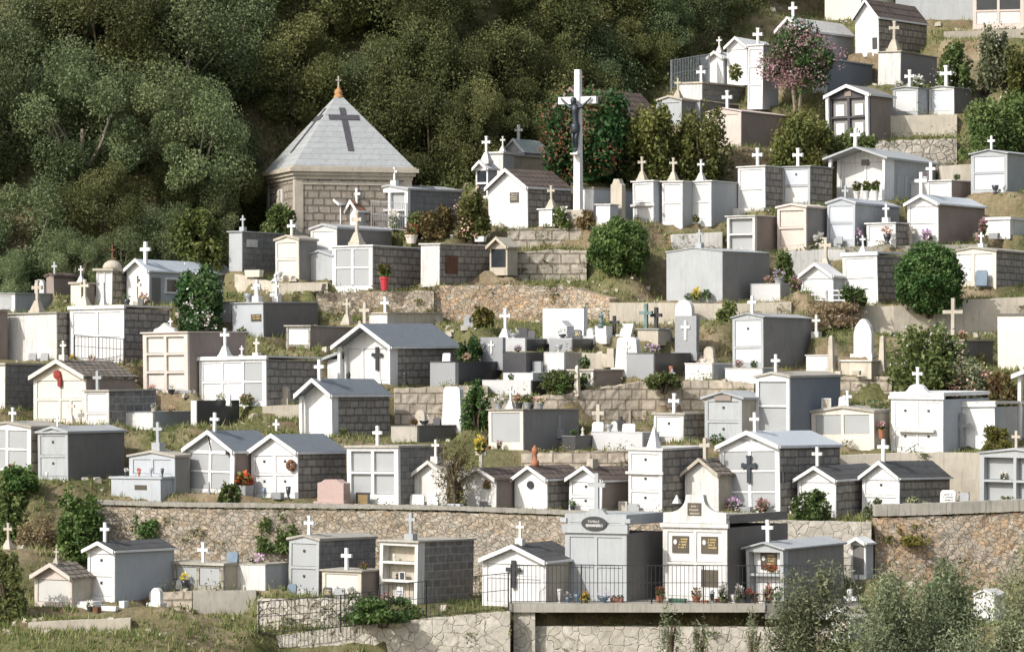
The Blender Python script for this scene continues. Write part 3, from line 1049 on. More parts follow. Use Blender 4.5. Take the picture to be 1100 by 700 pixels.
def tombs():
    # ---------------- bottom row, in front of the long retaining wall
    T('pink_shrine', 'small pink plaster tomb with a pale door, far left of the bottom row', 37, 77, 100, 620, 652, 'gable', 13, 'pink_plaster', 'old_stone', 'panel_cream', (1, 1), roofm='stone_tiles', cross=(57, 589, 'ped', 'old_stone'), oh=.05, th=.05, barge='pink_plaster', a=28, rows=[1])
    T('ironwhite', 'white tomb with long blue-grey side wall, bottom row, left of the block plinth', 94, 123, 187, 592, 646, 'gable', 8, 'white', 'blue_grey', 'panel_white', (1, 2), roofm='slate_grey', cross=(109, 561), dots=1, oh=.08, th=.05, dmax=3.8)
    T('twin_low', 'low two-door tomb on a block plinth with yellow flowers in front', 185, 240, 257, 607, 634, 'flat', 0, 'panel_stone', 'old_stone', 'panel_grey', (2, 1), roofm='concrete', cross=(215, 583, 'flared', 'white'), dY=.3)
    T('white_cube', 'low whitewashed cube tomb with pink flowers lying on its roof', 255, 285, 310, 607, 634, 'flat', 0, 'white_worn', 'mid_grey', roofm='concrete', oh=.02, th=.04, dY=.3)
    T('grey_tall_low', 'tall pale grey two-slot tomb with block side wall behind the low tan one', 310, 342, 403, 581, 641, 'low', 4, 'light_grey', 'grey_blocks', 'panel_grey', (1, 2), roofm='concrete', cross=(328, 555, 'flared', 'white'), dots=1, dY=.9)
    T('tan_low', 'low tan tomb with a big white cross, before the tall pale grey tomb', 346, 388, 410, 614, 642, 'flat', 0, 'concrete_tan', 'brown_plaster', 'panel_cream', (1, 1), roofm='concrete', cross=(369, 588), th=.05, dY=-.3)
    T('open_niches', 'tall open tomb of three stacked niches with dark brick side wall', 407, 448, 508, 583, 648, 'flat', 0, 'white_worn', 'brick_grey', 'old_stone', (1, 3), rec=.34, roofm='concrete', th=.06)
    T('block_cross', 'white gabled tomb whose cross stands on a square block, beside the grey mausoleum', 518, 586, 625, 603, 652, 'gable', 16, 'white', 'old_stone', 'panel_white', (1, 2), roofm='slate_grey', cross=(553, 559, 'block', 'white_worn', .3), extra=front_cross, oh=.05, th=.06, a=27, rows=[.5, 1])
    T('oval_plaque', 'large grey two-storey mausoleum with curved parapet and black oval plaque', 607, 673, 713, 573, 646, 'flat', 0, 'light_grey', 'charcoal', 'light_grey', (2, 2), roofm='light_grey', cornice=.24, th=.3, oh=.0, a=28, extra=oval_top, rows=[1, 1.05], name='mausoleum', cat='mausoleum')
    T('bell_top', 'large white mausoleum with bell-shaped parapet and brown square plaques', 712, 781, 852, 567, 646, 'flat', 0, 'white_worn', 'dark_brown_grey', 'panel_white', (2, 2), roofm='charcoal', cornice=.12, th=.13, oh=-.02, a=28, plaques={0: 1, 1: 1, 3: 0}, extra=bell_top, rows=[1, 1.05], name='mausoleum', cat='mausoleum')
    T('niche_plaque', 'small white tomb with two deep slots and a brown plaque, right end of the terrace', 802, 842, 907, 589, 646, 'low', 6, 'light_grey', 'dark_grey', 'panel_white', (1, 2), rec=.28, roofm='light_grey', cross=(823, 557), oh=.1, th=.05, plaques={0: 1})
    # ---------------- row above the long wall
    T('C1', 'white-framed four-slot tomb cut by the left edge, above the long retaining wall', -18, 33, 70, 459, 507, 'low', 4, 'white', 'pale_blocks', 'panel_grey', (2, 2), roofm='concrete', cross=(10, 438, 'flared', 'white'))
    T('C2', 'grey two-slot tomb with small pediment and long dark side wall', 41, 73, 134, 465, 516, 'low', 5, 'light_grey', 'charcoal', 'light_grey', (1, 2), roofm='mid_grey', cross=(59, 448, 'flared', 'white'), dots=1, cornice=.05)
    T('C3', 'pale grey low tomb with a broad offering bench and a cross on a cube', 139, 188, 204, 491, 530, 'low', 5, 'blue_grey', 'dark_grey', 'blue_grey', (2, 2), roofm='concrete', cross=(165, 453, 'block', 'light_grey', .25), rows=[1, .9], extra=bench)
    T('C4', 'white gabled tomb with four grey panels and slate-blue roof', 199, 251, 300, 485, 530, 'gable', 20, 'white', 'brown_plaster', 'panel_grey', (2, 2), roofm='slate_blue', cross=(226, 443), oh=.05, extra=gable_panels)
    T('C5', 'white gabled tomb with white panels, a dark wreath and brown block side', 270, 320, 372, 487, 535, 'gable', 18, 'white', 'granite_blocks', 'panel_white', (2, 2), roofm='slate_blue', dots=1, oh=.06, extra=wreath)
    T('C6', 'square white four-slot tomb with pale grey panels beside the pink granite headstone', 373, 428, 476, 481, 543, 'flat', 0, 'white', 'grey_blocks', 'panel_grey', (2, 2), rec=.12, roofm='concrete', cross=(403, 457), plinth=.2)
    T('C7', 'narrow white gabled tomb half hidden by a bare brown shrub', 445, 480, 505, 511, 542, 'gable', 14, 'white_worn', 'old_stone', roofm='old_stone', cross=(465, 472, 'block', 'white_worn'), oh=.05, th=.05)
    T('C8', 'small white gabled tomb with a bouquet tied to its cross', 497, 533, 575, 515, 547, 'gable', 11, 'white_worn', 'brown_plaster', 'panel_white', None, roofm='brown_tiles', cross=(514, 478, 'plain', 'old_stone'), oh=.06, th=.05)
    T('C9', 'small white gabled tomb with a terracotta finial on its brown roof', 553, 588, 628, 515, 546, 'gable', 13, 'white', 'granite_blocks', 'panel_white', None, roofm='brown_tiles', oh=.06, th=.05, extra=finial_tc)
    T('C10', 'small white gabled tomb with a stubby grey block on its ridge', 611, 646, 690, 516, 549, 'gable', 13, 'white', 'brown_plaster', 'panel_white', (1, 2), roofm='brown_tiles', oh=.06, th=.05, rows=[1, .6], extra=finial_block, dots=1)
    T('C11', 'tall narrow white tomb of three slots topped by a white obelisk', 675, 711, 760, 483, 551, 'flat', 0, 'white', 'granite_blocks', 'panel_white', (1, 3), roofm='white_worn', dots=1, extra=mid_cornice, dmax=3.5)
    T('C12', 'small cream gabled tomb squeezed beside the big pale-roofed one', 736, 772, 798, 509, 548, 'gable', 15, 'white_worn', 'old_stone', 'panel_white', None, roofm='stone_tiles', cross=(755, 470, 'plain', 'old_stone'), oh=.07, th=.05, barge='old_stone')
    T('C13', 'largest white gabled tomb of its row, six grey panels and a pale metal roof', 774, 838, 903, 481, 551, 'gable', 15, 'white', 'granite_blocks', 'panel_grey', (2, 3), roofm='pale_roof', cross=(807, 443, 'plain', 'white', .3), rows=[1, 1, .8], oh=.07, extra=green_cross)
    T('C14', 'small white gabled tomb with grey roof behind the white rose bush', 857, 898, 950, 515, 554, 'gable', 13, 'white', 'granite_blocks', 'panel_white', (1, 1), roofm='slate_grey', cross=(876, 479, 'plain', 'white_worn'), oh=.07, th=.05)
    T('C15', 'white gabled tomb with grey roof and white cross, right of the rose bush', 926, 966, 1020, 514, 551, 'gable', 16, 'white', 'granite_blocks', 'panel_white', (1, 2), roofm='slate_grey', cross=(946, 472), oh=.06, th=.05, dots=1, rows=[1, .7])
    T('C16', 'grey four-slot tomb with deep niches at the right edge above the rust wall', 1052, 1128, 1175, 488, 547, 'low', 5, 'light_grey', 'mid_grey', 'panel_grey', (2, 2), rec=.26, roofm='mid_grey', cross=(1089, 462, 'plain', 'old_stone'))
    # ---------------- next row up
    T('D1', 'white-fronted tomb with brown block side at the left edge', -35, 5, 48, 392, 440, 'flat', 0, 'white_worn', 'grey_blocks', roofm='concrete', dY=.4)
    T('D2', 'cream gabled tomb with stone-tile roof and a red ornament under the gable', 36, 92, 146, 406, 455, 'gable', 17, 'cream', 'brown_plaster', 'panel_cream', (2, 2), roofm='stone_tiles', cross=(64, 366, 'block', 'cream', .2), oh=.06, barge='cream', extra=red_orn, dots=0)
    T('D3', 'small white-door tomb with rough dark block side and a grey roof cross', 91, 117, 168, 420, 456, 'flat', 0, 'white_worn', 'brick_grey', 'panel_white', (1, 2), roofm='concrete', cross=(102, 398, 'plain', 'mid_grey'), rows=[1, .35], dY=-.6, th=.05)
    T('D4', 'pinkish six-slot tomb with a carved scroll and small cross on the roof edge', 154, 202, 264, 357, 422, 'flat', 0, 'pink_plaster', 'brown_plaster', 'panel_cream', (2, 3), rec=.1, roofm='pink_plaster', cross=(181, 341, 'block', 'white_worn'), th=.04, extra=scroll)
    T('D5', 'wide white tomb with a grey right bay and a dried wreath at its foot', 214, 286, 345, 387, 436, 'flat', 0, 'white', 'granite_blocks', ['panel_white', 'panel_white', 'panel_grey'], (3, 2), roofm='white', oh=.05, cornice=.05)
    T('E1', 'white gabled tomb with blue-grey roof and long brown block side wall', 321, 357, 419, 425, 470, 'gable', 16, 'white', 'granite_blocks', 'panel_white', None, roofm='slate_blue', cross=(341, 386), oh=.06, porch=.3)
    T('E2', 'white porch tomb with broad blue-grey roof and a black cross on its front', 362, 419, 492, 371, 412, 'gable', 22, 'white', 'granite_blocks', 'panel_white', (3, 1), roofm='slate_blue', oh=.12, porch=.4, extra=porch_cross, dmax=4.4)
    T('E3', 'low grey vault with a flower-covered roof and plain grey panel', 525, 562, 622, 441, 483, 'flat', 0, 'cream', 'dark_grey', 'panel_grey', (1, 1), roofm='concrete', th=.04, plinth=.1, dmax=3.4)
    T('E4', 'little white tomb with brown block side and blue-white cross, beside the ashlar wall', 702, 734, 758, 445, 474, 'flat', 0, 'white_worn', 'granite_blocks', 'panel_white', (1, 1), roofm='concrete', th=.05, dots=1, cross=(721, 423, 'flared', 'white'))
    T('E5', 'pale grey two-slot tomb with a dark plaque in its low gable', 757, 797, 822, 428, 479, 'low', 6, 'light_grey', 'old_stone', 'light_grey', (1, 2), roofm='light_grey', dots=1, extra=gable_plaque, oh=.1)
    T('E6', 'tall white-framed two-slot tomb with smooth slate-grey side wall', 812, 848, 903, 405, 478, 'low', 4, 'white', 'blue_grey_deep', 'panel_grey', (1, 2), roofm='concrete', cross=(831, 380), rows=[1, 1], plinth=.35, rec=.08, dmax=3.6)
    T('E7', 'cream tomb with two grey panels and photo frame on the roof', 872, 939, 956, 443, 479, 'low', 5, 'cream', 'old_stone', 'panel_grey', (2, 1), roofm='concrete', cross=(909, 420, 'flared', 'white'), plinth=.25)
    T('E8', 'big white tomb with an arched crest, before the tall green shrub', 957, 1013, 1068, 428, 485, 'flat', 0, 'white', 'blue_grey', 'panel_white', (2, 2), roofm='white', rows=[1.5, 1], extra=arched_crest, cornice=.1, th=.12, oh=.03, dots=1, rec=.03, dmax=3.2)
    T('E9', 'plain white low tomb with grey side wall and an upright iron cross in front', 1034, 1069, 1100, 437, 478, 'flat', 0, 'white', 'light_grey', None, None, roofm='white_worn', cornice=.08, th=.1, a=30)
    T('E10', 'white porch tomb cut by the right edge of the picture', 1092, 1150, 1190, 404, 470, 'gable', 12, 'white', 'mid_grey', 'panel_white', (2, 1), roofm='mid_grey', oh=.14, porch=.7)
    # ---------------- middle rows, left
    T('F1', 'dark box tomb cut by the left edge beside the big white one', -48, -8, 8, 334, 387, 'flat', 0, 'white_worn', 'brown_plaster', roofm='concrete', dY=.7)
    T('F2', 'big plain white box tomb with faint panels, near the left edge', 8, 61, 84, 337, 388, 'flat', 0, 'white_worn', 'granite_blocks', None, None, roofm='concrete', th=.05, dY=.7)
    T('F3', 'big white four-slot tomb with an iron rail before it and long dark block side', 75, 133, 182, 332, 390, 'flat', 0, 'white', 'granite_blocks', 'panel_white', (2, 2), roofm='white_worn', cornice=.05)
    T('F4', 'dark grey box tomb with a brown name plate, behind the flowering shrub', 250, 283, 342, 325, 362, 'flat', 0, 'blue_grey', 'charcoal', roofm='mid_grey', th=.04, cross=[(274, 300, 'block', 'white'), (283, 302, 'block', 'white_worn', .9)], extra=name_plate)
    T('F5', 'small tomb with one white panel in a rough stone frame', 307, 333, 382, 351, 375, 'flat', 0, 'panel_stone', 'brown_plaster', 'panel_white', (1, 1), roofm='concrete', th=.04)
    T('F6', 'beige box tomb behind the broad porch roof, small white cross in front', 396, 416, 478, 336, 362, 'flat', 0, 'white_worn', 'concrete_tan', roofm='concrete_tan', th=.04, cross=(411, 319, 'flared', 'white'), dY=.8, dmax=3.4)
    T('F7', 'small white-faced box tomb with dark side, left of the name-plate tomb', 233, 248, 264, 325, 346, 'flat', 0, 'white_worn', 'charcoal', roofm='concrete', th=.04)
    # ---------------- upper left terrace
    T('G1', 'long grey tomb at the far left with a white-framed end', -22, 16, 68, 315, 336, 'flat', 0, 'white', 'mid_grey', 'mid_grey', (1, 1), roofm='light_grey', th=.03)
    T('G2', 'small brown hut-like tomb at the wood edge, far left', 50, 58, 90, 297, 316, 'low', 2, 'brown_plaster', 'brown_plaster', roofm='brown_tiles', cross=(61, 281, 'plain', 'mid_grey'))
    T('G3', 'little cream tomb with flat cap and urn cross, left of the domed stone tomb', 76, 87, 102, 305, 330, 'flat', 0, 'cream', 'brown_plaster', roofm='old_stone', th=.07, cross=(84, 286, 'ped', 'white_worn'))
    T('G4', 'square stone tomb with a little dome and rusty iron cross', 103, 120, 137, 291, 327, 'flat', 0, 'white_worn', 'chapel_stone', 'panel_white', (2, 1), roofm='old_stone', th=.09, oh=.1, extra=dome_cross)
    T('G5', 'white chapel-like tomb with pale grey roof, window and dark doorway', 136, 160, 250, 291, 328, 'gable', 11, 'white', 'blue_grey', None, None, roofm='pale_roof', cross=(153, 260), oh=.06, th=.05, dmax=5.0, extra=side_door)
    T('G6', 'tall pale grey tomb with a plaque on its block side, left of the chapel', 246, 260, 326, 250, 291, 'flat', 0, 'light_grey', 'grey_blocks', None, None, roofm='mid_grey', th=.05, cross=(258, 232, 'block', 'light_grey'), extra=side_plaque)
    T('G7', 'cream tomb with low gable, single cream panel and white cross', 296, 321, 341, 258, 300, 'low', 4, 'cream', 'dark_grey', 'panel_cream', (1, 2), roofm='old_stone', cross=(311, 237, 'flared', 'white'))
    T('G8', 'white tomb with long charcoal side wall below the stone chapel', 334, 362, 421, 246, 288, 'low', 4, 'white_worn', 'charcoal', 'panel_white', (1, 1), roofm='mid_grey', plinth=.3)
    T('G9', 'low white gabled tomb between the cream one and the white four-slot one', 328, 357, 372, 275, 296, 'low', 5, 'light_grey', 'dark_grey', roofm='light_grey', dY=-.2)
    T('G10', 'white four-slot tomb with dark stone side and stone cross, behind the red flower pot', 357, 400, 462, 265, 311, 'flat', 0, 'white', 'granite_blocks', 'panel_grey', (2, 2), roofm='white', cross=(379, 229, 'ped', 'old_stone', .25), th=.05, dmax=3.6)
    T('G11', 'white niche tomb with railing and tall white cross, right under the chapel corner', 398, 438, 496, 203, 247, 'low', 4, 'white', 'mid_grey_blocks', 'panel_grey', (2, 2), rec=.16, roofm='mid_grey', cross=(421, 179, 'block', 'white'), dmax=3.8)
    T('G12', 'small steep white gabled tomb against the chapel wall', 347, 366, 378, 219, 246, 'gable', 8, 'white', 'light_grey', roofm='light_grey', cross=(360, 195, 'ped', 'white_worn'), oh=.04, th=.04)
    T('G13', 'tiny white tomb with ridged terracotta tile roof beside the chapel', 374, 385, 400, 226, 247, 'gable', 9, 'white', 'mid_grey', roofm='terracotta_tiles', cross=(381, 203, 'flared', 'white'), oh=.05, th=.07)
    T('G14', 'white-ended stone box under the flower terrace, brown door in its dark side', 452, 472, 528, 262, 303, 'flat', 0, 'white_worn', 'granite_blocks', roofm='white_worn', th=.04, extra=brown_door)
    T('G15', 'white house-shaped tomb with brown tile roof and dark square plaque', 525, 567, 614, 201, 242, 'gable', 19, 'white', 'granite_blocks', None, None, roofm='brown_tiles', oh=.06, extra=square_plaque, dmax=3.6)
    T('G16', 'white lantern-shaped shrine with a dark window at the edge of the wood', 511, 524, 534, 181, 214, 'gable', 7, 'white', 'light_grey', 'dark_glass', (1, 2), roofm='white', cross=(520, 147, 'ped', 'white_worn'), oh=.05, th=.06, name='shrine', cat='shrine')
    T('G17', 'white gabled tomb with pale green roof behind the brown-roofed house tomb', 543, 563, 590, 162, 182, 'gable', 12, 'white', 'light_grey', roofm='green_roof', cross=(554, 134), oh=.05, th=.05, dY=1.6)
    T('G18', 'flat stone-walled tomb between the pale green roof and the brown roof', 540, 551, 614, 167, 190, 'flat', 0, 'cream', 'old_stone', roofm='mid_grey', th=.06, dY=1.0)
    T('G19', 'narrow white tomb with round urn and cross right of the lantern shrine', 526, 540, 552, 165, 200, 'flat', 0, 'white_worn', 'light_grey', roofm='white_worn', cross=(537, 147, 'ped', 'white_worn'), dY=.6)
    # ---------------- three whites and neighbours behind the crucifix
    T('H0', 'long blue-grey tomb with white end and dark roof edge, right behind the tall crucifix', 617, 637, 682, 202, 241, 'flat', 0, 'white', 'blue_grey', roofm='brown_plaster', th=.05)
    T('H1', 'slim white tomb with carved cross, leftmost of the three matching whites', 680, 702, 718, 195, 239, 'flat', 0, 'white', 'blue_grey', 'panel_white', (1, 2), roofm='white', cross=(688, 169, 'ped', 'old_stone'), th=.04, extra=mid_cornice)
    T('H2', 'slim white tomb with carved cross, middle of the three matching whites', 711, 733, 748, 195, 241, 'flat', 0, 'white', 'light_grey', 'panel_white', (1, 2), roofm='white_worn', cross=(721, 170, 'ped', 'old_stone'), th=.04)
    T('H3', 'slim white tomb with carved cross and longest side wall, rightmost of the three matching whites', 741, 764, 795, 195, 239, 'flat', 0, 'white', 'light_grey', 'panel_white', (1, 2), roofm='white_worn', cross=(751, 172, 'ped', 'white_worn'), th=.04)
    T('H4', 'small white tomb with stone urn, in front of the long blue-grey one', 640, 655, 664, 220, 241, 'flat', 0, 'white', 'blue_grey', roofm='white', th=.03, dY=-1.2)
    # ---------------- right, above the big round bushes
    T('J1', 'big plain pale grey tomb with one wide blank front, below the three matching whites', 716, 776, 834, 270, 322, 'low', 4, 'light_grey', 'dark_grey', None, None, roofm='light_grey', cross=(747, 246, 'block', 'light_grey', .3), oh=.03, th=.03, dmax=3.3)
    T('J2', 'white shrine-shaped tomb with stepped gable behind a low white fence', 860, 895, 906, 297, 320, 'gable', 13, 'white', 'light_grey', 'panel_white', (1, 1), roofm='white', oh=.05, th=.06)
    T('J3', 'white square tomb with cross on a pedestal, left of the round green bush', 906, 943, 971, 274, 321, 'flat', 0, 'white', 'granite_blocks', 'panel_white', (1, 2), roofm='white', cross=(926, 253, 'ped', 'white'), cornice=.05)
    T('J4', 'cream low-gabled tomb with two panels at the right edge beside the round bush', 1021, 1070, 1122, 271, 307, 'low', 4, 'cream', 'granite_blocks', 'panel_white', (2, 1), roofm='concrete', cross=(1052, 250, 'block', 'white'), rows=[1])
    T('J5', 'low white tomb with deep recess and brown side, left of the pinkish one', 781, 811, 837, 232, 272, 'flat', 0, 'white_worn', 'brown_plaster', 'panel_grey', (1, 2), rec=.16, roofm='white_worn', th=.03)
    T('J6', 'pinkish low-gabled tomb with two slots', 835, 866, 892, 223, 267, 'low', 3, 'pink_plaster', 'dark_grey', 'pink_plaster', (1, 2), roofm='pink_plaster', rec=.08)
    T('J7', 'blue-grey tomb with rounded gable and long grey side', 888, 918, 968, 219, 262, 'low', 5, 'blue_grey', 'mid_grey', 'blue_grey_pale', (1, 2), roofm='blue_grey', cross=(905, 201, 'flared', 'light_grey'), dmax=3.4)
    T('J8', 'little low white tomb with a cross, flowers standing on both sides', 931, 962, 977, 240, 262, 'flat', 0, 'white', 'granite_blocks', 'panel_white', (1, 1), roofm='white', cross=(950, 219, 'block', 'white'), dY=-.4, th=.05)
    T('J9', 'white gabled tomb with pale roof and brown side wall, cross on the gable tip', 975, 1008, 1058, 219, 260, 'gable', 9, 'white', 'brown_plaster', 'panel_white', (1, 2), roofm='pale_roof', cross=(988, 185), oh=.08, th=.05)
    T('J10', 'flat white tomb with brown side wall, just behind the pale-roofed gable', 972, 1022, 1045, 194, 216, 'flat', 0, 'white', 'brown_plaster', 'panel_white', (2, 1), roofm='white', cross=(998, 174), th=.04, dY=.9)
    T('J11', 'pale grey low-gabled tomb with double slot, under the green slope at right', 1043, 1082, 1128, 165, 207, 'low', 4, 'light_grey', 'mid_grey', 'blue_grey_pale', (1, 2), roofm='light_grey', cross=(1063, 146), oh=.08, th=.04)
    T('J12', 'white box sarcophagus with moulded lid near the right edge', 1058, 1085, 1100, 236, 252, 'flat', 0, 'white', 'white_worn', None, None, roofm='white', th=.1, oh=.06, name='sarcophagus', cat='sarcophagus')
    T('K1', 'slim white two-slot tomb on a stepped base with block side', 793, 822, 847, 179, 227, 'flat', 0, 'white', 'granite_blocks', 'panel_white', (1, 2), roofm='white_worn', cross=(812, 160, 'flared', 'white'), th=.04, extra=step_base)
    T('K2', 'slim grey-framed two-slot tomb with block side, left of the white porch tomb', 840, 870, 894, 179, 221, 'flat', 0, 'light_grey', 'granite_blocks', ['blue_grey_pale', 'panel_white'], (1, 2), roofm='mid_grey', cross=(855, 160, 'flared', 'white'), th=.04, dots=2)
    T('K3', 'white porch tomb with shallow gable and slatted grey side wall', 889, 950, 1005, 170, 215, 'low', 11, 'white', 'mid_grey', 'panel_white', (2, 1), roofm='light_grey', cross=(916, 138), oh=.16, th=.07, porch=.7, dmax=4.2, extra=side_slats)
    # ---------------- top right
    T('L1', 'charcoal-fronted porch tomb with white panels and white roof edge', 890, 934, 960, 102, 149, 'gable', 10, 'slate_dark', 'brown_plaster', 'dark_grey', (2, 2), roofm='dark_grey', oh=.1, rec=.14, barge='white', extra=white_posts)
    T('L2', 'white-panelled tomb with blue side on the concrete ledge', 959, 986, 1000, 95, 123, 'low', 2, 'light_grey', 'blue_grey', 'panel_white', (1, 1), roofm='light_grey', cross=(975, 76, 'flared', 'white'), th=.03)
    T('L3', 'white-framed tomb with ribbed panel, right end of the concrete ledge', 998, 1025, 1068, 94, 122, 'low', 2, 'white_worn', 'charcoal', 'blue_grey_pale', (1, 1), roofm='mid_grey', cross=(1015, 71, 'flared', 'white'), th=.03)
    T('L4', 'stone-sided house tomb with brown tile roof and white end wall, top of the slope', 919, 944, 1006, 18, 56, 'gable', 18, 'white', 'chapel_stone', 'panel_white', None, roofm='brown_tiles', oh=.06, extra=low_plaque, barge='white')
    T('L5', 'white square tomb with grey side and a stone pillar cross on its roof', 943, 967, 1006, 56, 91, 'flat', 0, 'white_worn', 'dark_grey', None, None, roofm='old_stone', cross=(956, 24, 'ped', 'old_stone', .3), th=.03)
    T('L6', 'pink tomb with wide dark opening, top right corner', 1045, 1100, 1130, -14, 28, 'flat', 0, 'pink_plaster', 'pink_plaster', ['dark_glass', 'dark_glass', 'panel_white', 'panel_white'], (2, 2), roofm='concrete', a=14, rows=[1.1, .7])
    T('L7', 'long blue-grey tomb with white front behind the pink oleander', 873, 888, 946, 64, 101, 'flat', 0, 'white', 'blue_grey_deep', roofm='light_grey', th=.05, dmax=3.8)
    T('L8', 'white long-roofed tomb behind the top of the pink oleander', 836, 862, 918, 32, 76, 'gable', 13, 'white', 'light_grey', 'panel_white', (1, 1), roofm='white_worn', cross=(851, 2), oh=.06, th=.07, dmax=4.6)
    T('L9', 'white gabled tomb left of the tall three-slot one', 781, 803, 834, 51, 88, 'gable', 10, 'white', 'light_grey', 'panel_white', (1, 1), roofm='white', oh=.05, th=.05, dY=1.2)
    T('L10', 'tall white three-slot tomb with pale blue side, left of the pink oleander', 803, 819, 836, 49, 113, 'flat', 0, 'white', 'blue_grey', 'panel_white', (1, 3), roofm='white', cross=(811, 31, 'flared', 'white'), th=.05)
    T('L11', 'small white gabled tomb at the wood edge behind the grey railing', 762, 777, 793, 62, 88, 'gable', 6, 'white', 'light_grey', roofm='white', cross=(771, 40, 'ped', 'white_worn'), oh=.05, th=.05, dY=1.6)
    T('L12', 'low stone-sided platform tomb under the grey railing', 728, 754, 803, 89, 106, 'flat', 0, 'white_worn', 'grey_blocks', roofm='old_stone', th=.06, cross=(751, 71, 'flared', 'white'), dmax=3.6)
    T('L13', 'small grey tomb with carved urn cross, half behind the yellow-green bush', 705, 732, 748, 108, 136, 'low', 4, 'light_grey', 'dark_grey', 'light_grey', (1, 1), roofm='old_stone', cross=(726, 85, 'ped', 'old_stone'))
    T('L14', 'pinkish low-gabled tomb with long brown side on the open slope', 758, 796, 852, 120, 159, 'low', 4, 'pink_plaster', 'brown_plaster', 'pink_plaster', (1, 1), roofm='pink_plaster', cross=(779, 98, 'flared', 'white'), th=.04, dmax=3.8)
    T('L15', 'dark long vault behind the yellow-green bush, under the platform tomb', 735, 752, 804, 109, 132, 'flat', 0, 'mid_grey', 'charcoal', roofm='old_stone', th=.05, dY=.4, dmax=3.3)
    T('L16', 'house tomb with weathered brown roof half hidden by the red oleander', 590, 640, 712, 122, 160, 'gable', 28, 'pink_plaster', 'old_stone', 'panel_cream', None, roofm='brown_tiles', oh=.1, barge='brown_plaster', dmax=5, dY=1.2)
    T('L17', 'big cream plain-walled building at the top of the cemetery', 886, 925, 960, -22, 22, 'flat', 0, 'cream_pale', 'cream_pale', None, None, roofm='cream_pale', dY=2.5, name='building', cat='building', group='plain buildings at the top')
    T('L18', 'wide pale grey plain-walled building at the top edge', 962, 1046, 1100, -30, 22, 'flat', 0, 'light_grey', 'mid_grey', None, None, roofm='light_grey', dY=3.5, a=10, name='building', cat='building', group='plain buildings at the top')
    # ---------------- graves (low)
    g = dict(name='grave', cat='grave', group='low graves of stone and granite')
    T('M1', 'grey granite grave with rounded lid and long black side, right of the porch tomb', 462, 489, 541, 389, 413, 'flat', 0, 'granite_grey', 'granite_black', None, None, roofm='granite_black', th=.03, oh=.01, rec=.2, **g)
    T('M2', 'pale-ended black grave below the white cross on a pedestal', 540, 564, 590, 364, 377, 'flat', 0, 'granite_pale', 'granite_black', roofm='granite_pale', th=.03, oh=.01, rec=.1, dmax=2.4, **g)
    T('M3', 'grey-ended black grave before the white backing wall', 590, 614, 637, 364, 377, 'flat', 0, 'granite_grey', 'granite_black', roofm='granite_pale', th=.03, oh=.01, rec=.1, dmax=2.4, **g)
    T('M4', 'dark grave with black sides, front one of the centre left group', 540, 565, 584, 379, 400, 'flat', 0, 'granite_black', 'granite_black', roofm='granite_black', th=.03, oh=.01, rec=.1, dmax=1.8, **g)
    T('M5', 'squat white-ended grave set into the low stone wall', 585, 606, 625, 379, 401, 'flat', 0, 'granite_pale', 'concrete', roofm='granite_pale', th=.03, oh=.01, rec=.1, dmax=1.8, **g)
    T('M6', 'stepped pale granite grave with long dark side, above the flower-roofed vault', 518, 570, 612, 409, 421, 'flat', 0, 'granite_pale', 'granite_black', roofm='granite_pale', th=.03, oh=.01, rec=.1, dmax=2.2, extra=step_top, **g)
    T('M7', 'small cream grave with thick stone slab, a wooden post before it', 611, 637, 673, 398, 415, 'flat', 0, 'white_worn', 'brown_plaster', 'concrete', (2, 1), roofm='old_stone', th=.05, oh=.06, dmax=2.2, **g)
    T('M8', 'black granite grave with flowers, before the tall white-cross headstone', 673, 702, 750, 380, 404, 'flat', 0, 'granite_grey', 'granite_black', roofm='granite_black', th=.04, oh=.01, rec=.1, dmax=2.4, **g)
    T('M9', 'low white sarcophagus grave beside the grassy edge', 736, 765, 786, 391, 405, 'flat', 0, 'marble', 'mid_grey', roofm='marble', th=.04, oh=.02, rec=.1, dmax=1.9, **g)
    T('M10', 'low white grave with painted flowers, under the tall grey tomb', 779, 819, 832, 396, 412, 'flat', 0, 'marble', 'mid_grey', roofm='marble', th=.03, oh=.02, rec=.1, dmax=1.2, **g)
    T('M11', 'plain grey grave with bouquets, right of the big blank grey tomb', 806, 838, 861, 305, 319, 'flat', 0, 'granite_pale', 'granite_grey', roofm='granite_pale', th=.03, oh=.01, rec=.1, dmax=2.1, **g)
    T('M12', 'dark stone grave with pale rounded end, below the tapered white stele', 420, 448, 502, 458, 475, 'flat', 0, 'concrete', 'charcoal', roofm='charcoal', th=.03, oh=.01, rec=.12, dmax=2.4, **g)
    T('M13', 'pale grey stepped granite grave with small headstones, left of the little white tomb', 635, 690, 708, 465, 482, 'flat', 0, 'granite_pale', 'granite_grey', roofm='granite_pale', th=.03, oh=.01, rec=.1, dmax=1.2, **g)
    T('M14', 'flat black granite grave behind the stepped pale one', 604, 618, 655, 469, 480, 'flat', 0, 'granite_black', 'granite_black', roofm='granite_black', th=.04, oh=.02, rec=.1, dmax=1.8, **g)
    T('M15', 'white marble grave with black end slab, left below the pinkish six-slot tomb', 134, 164, 205, 443, 462, 'flat', 0, 'marble', 'granite_grey', roofm='granite_grey', th=.03, oh=.01, rec=.1, dmax=2.2, **g)
    T('M16', 'upright black granite slab wall with white edge before the wide white tomb', 205, 211, 257, 430, 458, 'none', 0, 'marble', 'granite_black', rec=.04, a=36, dmax=2.2, **g)
    T('M17', 'tall grey tomb with single front slot, between the crosses and the grassy steps', 787, 820, 873, 341, 394, 'low', 4, 'light_grey', 'dark_grey', 'panel_white', (1, 2), roofm='mid_grey', cross=(806, 318), rows=[1, .55], dots=2, oh=.06, th=.03, dmax=3.6)
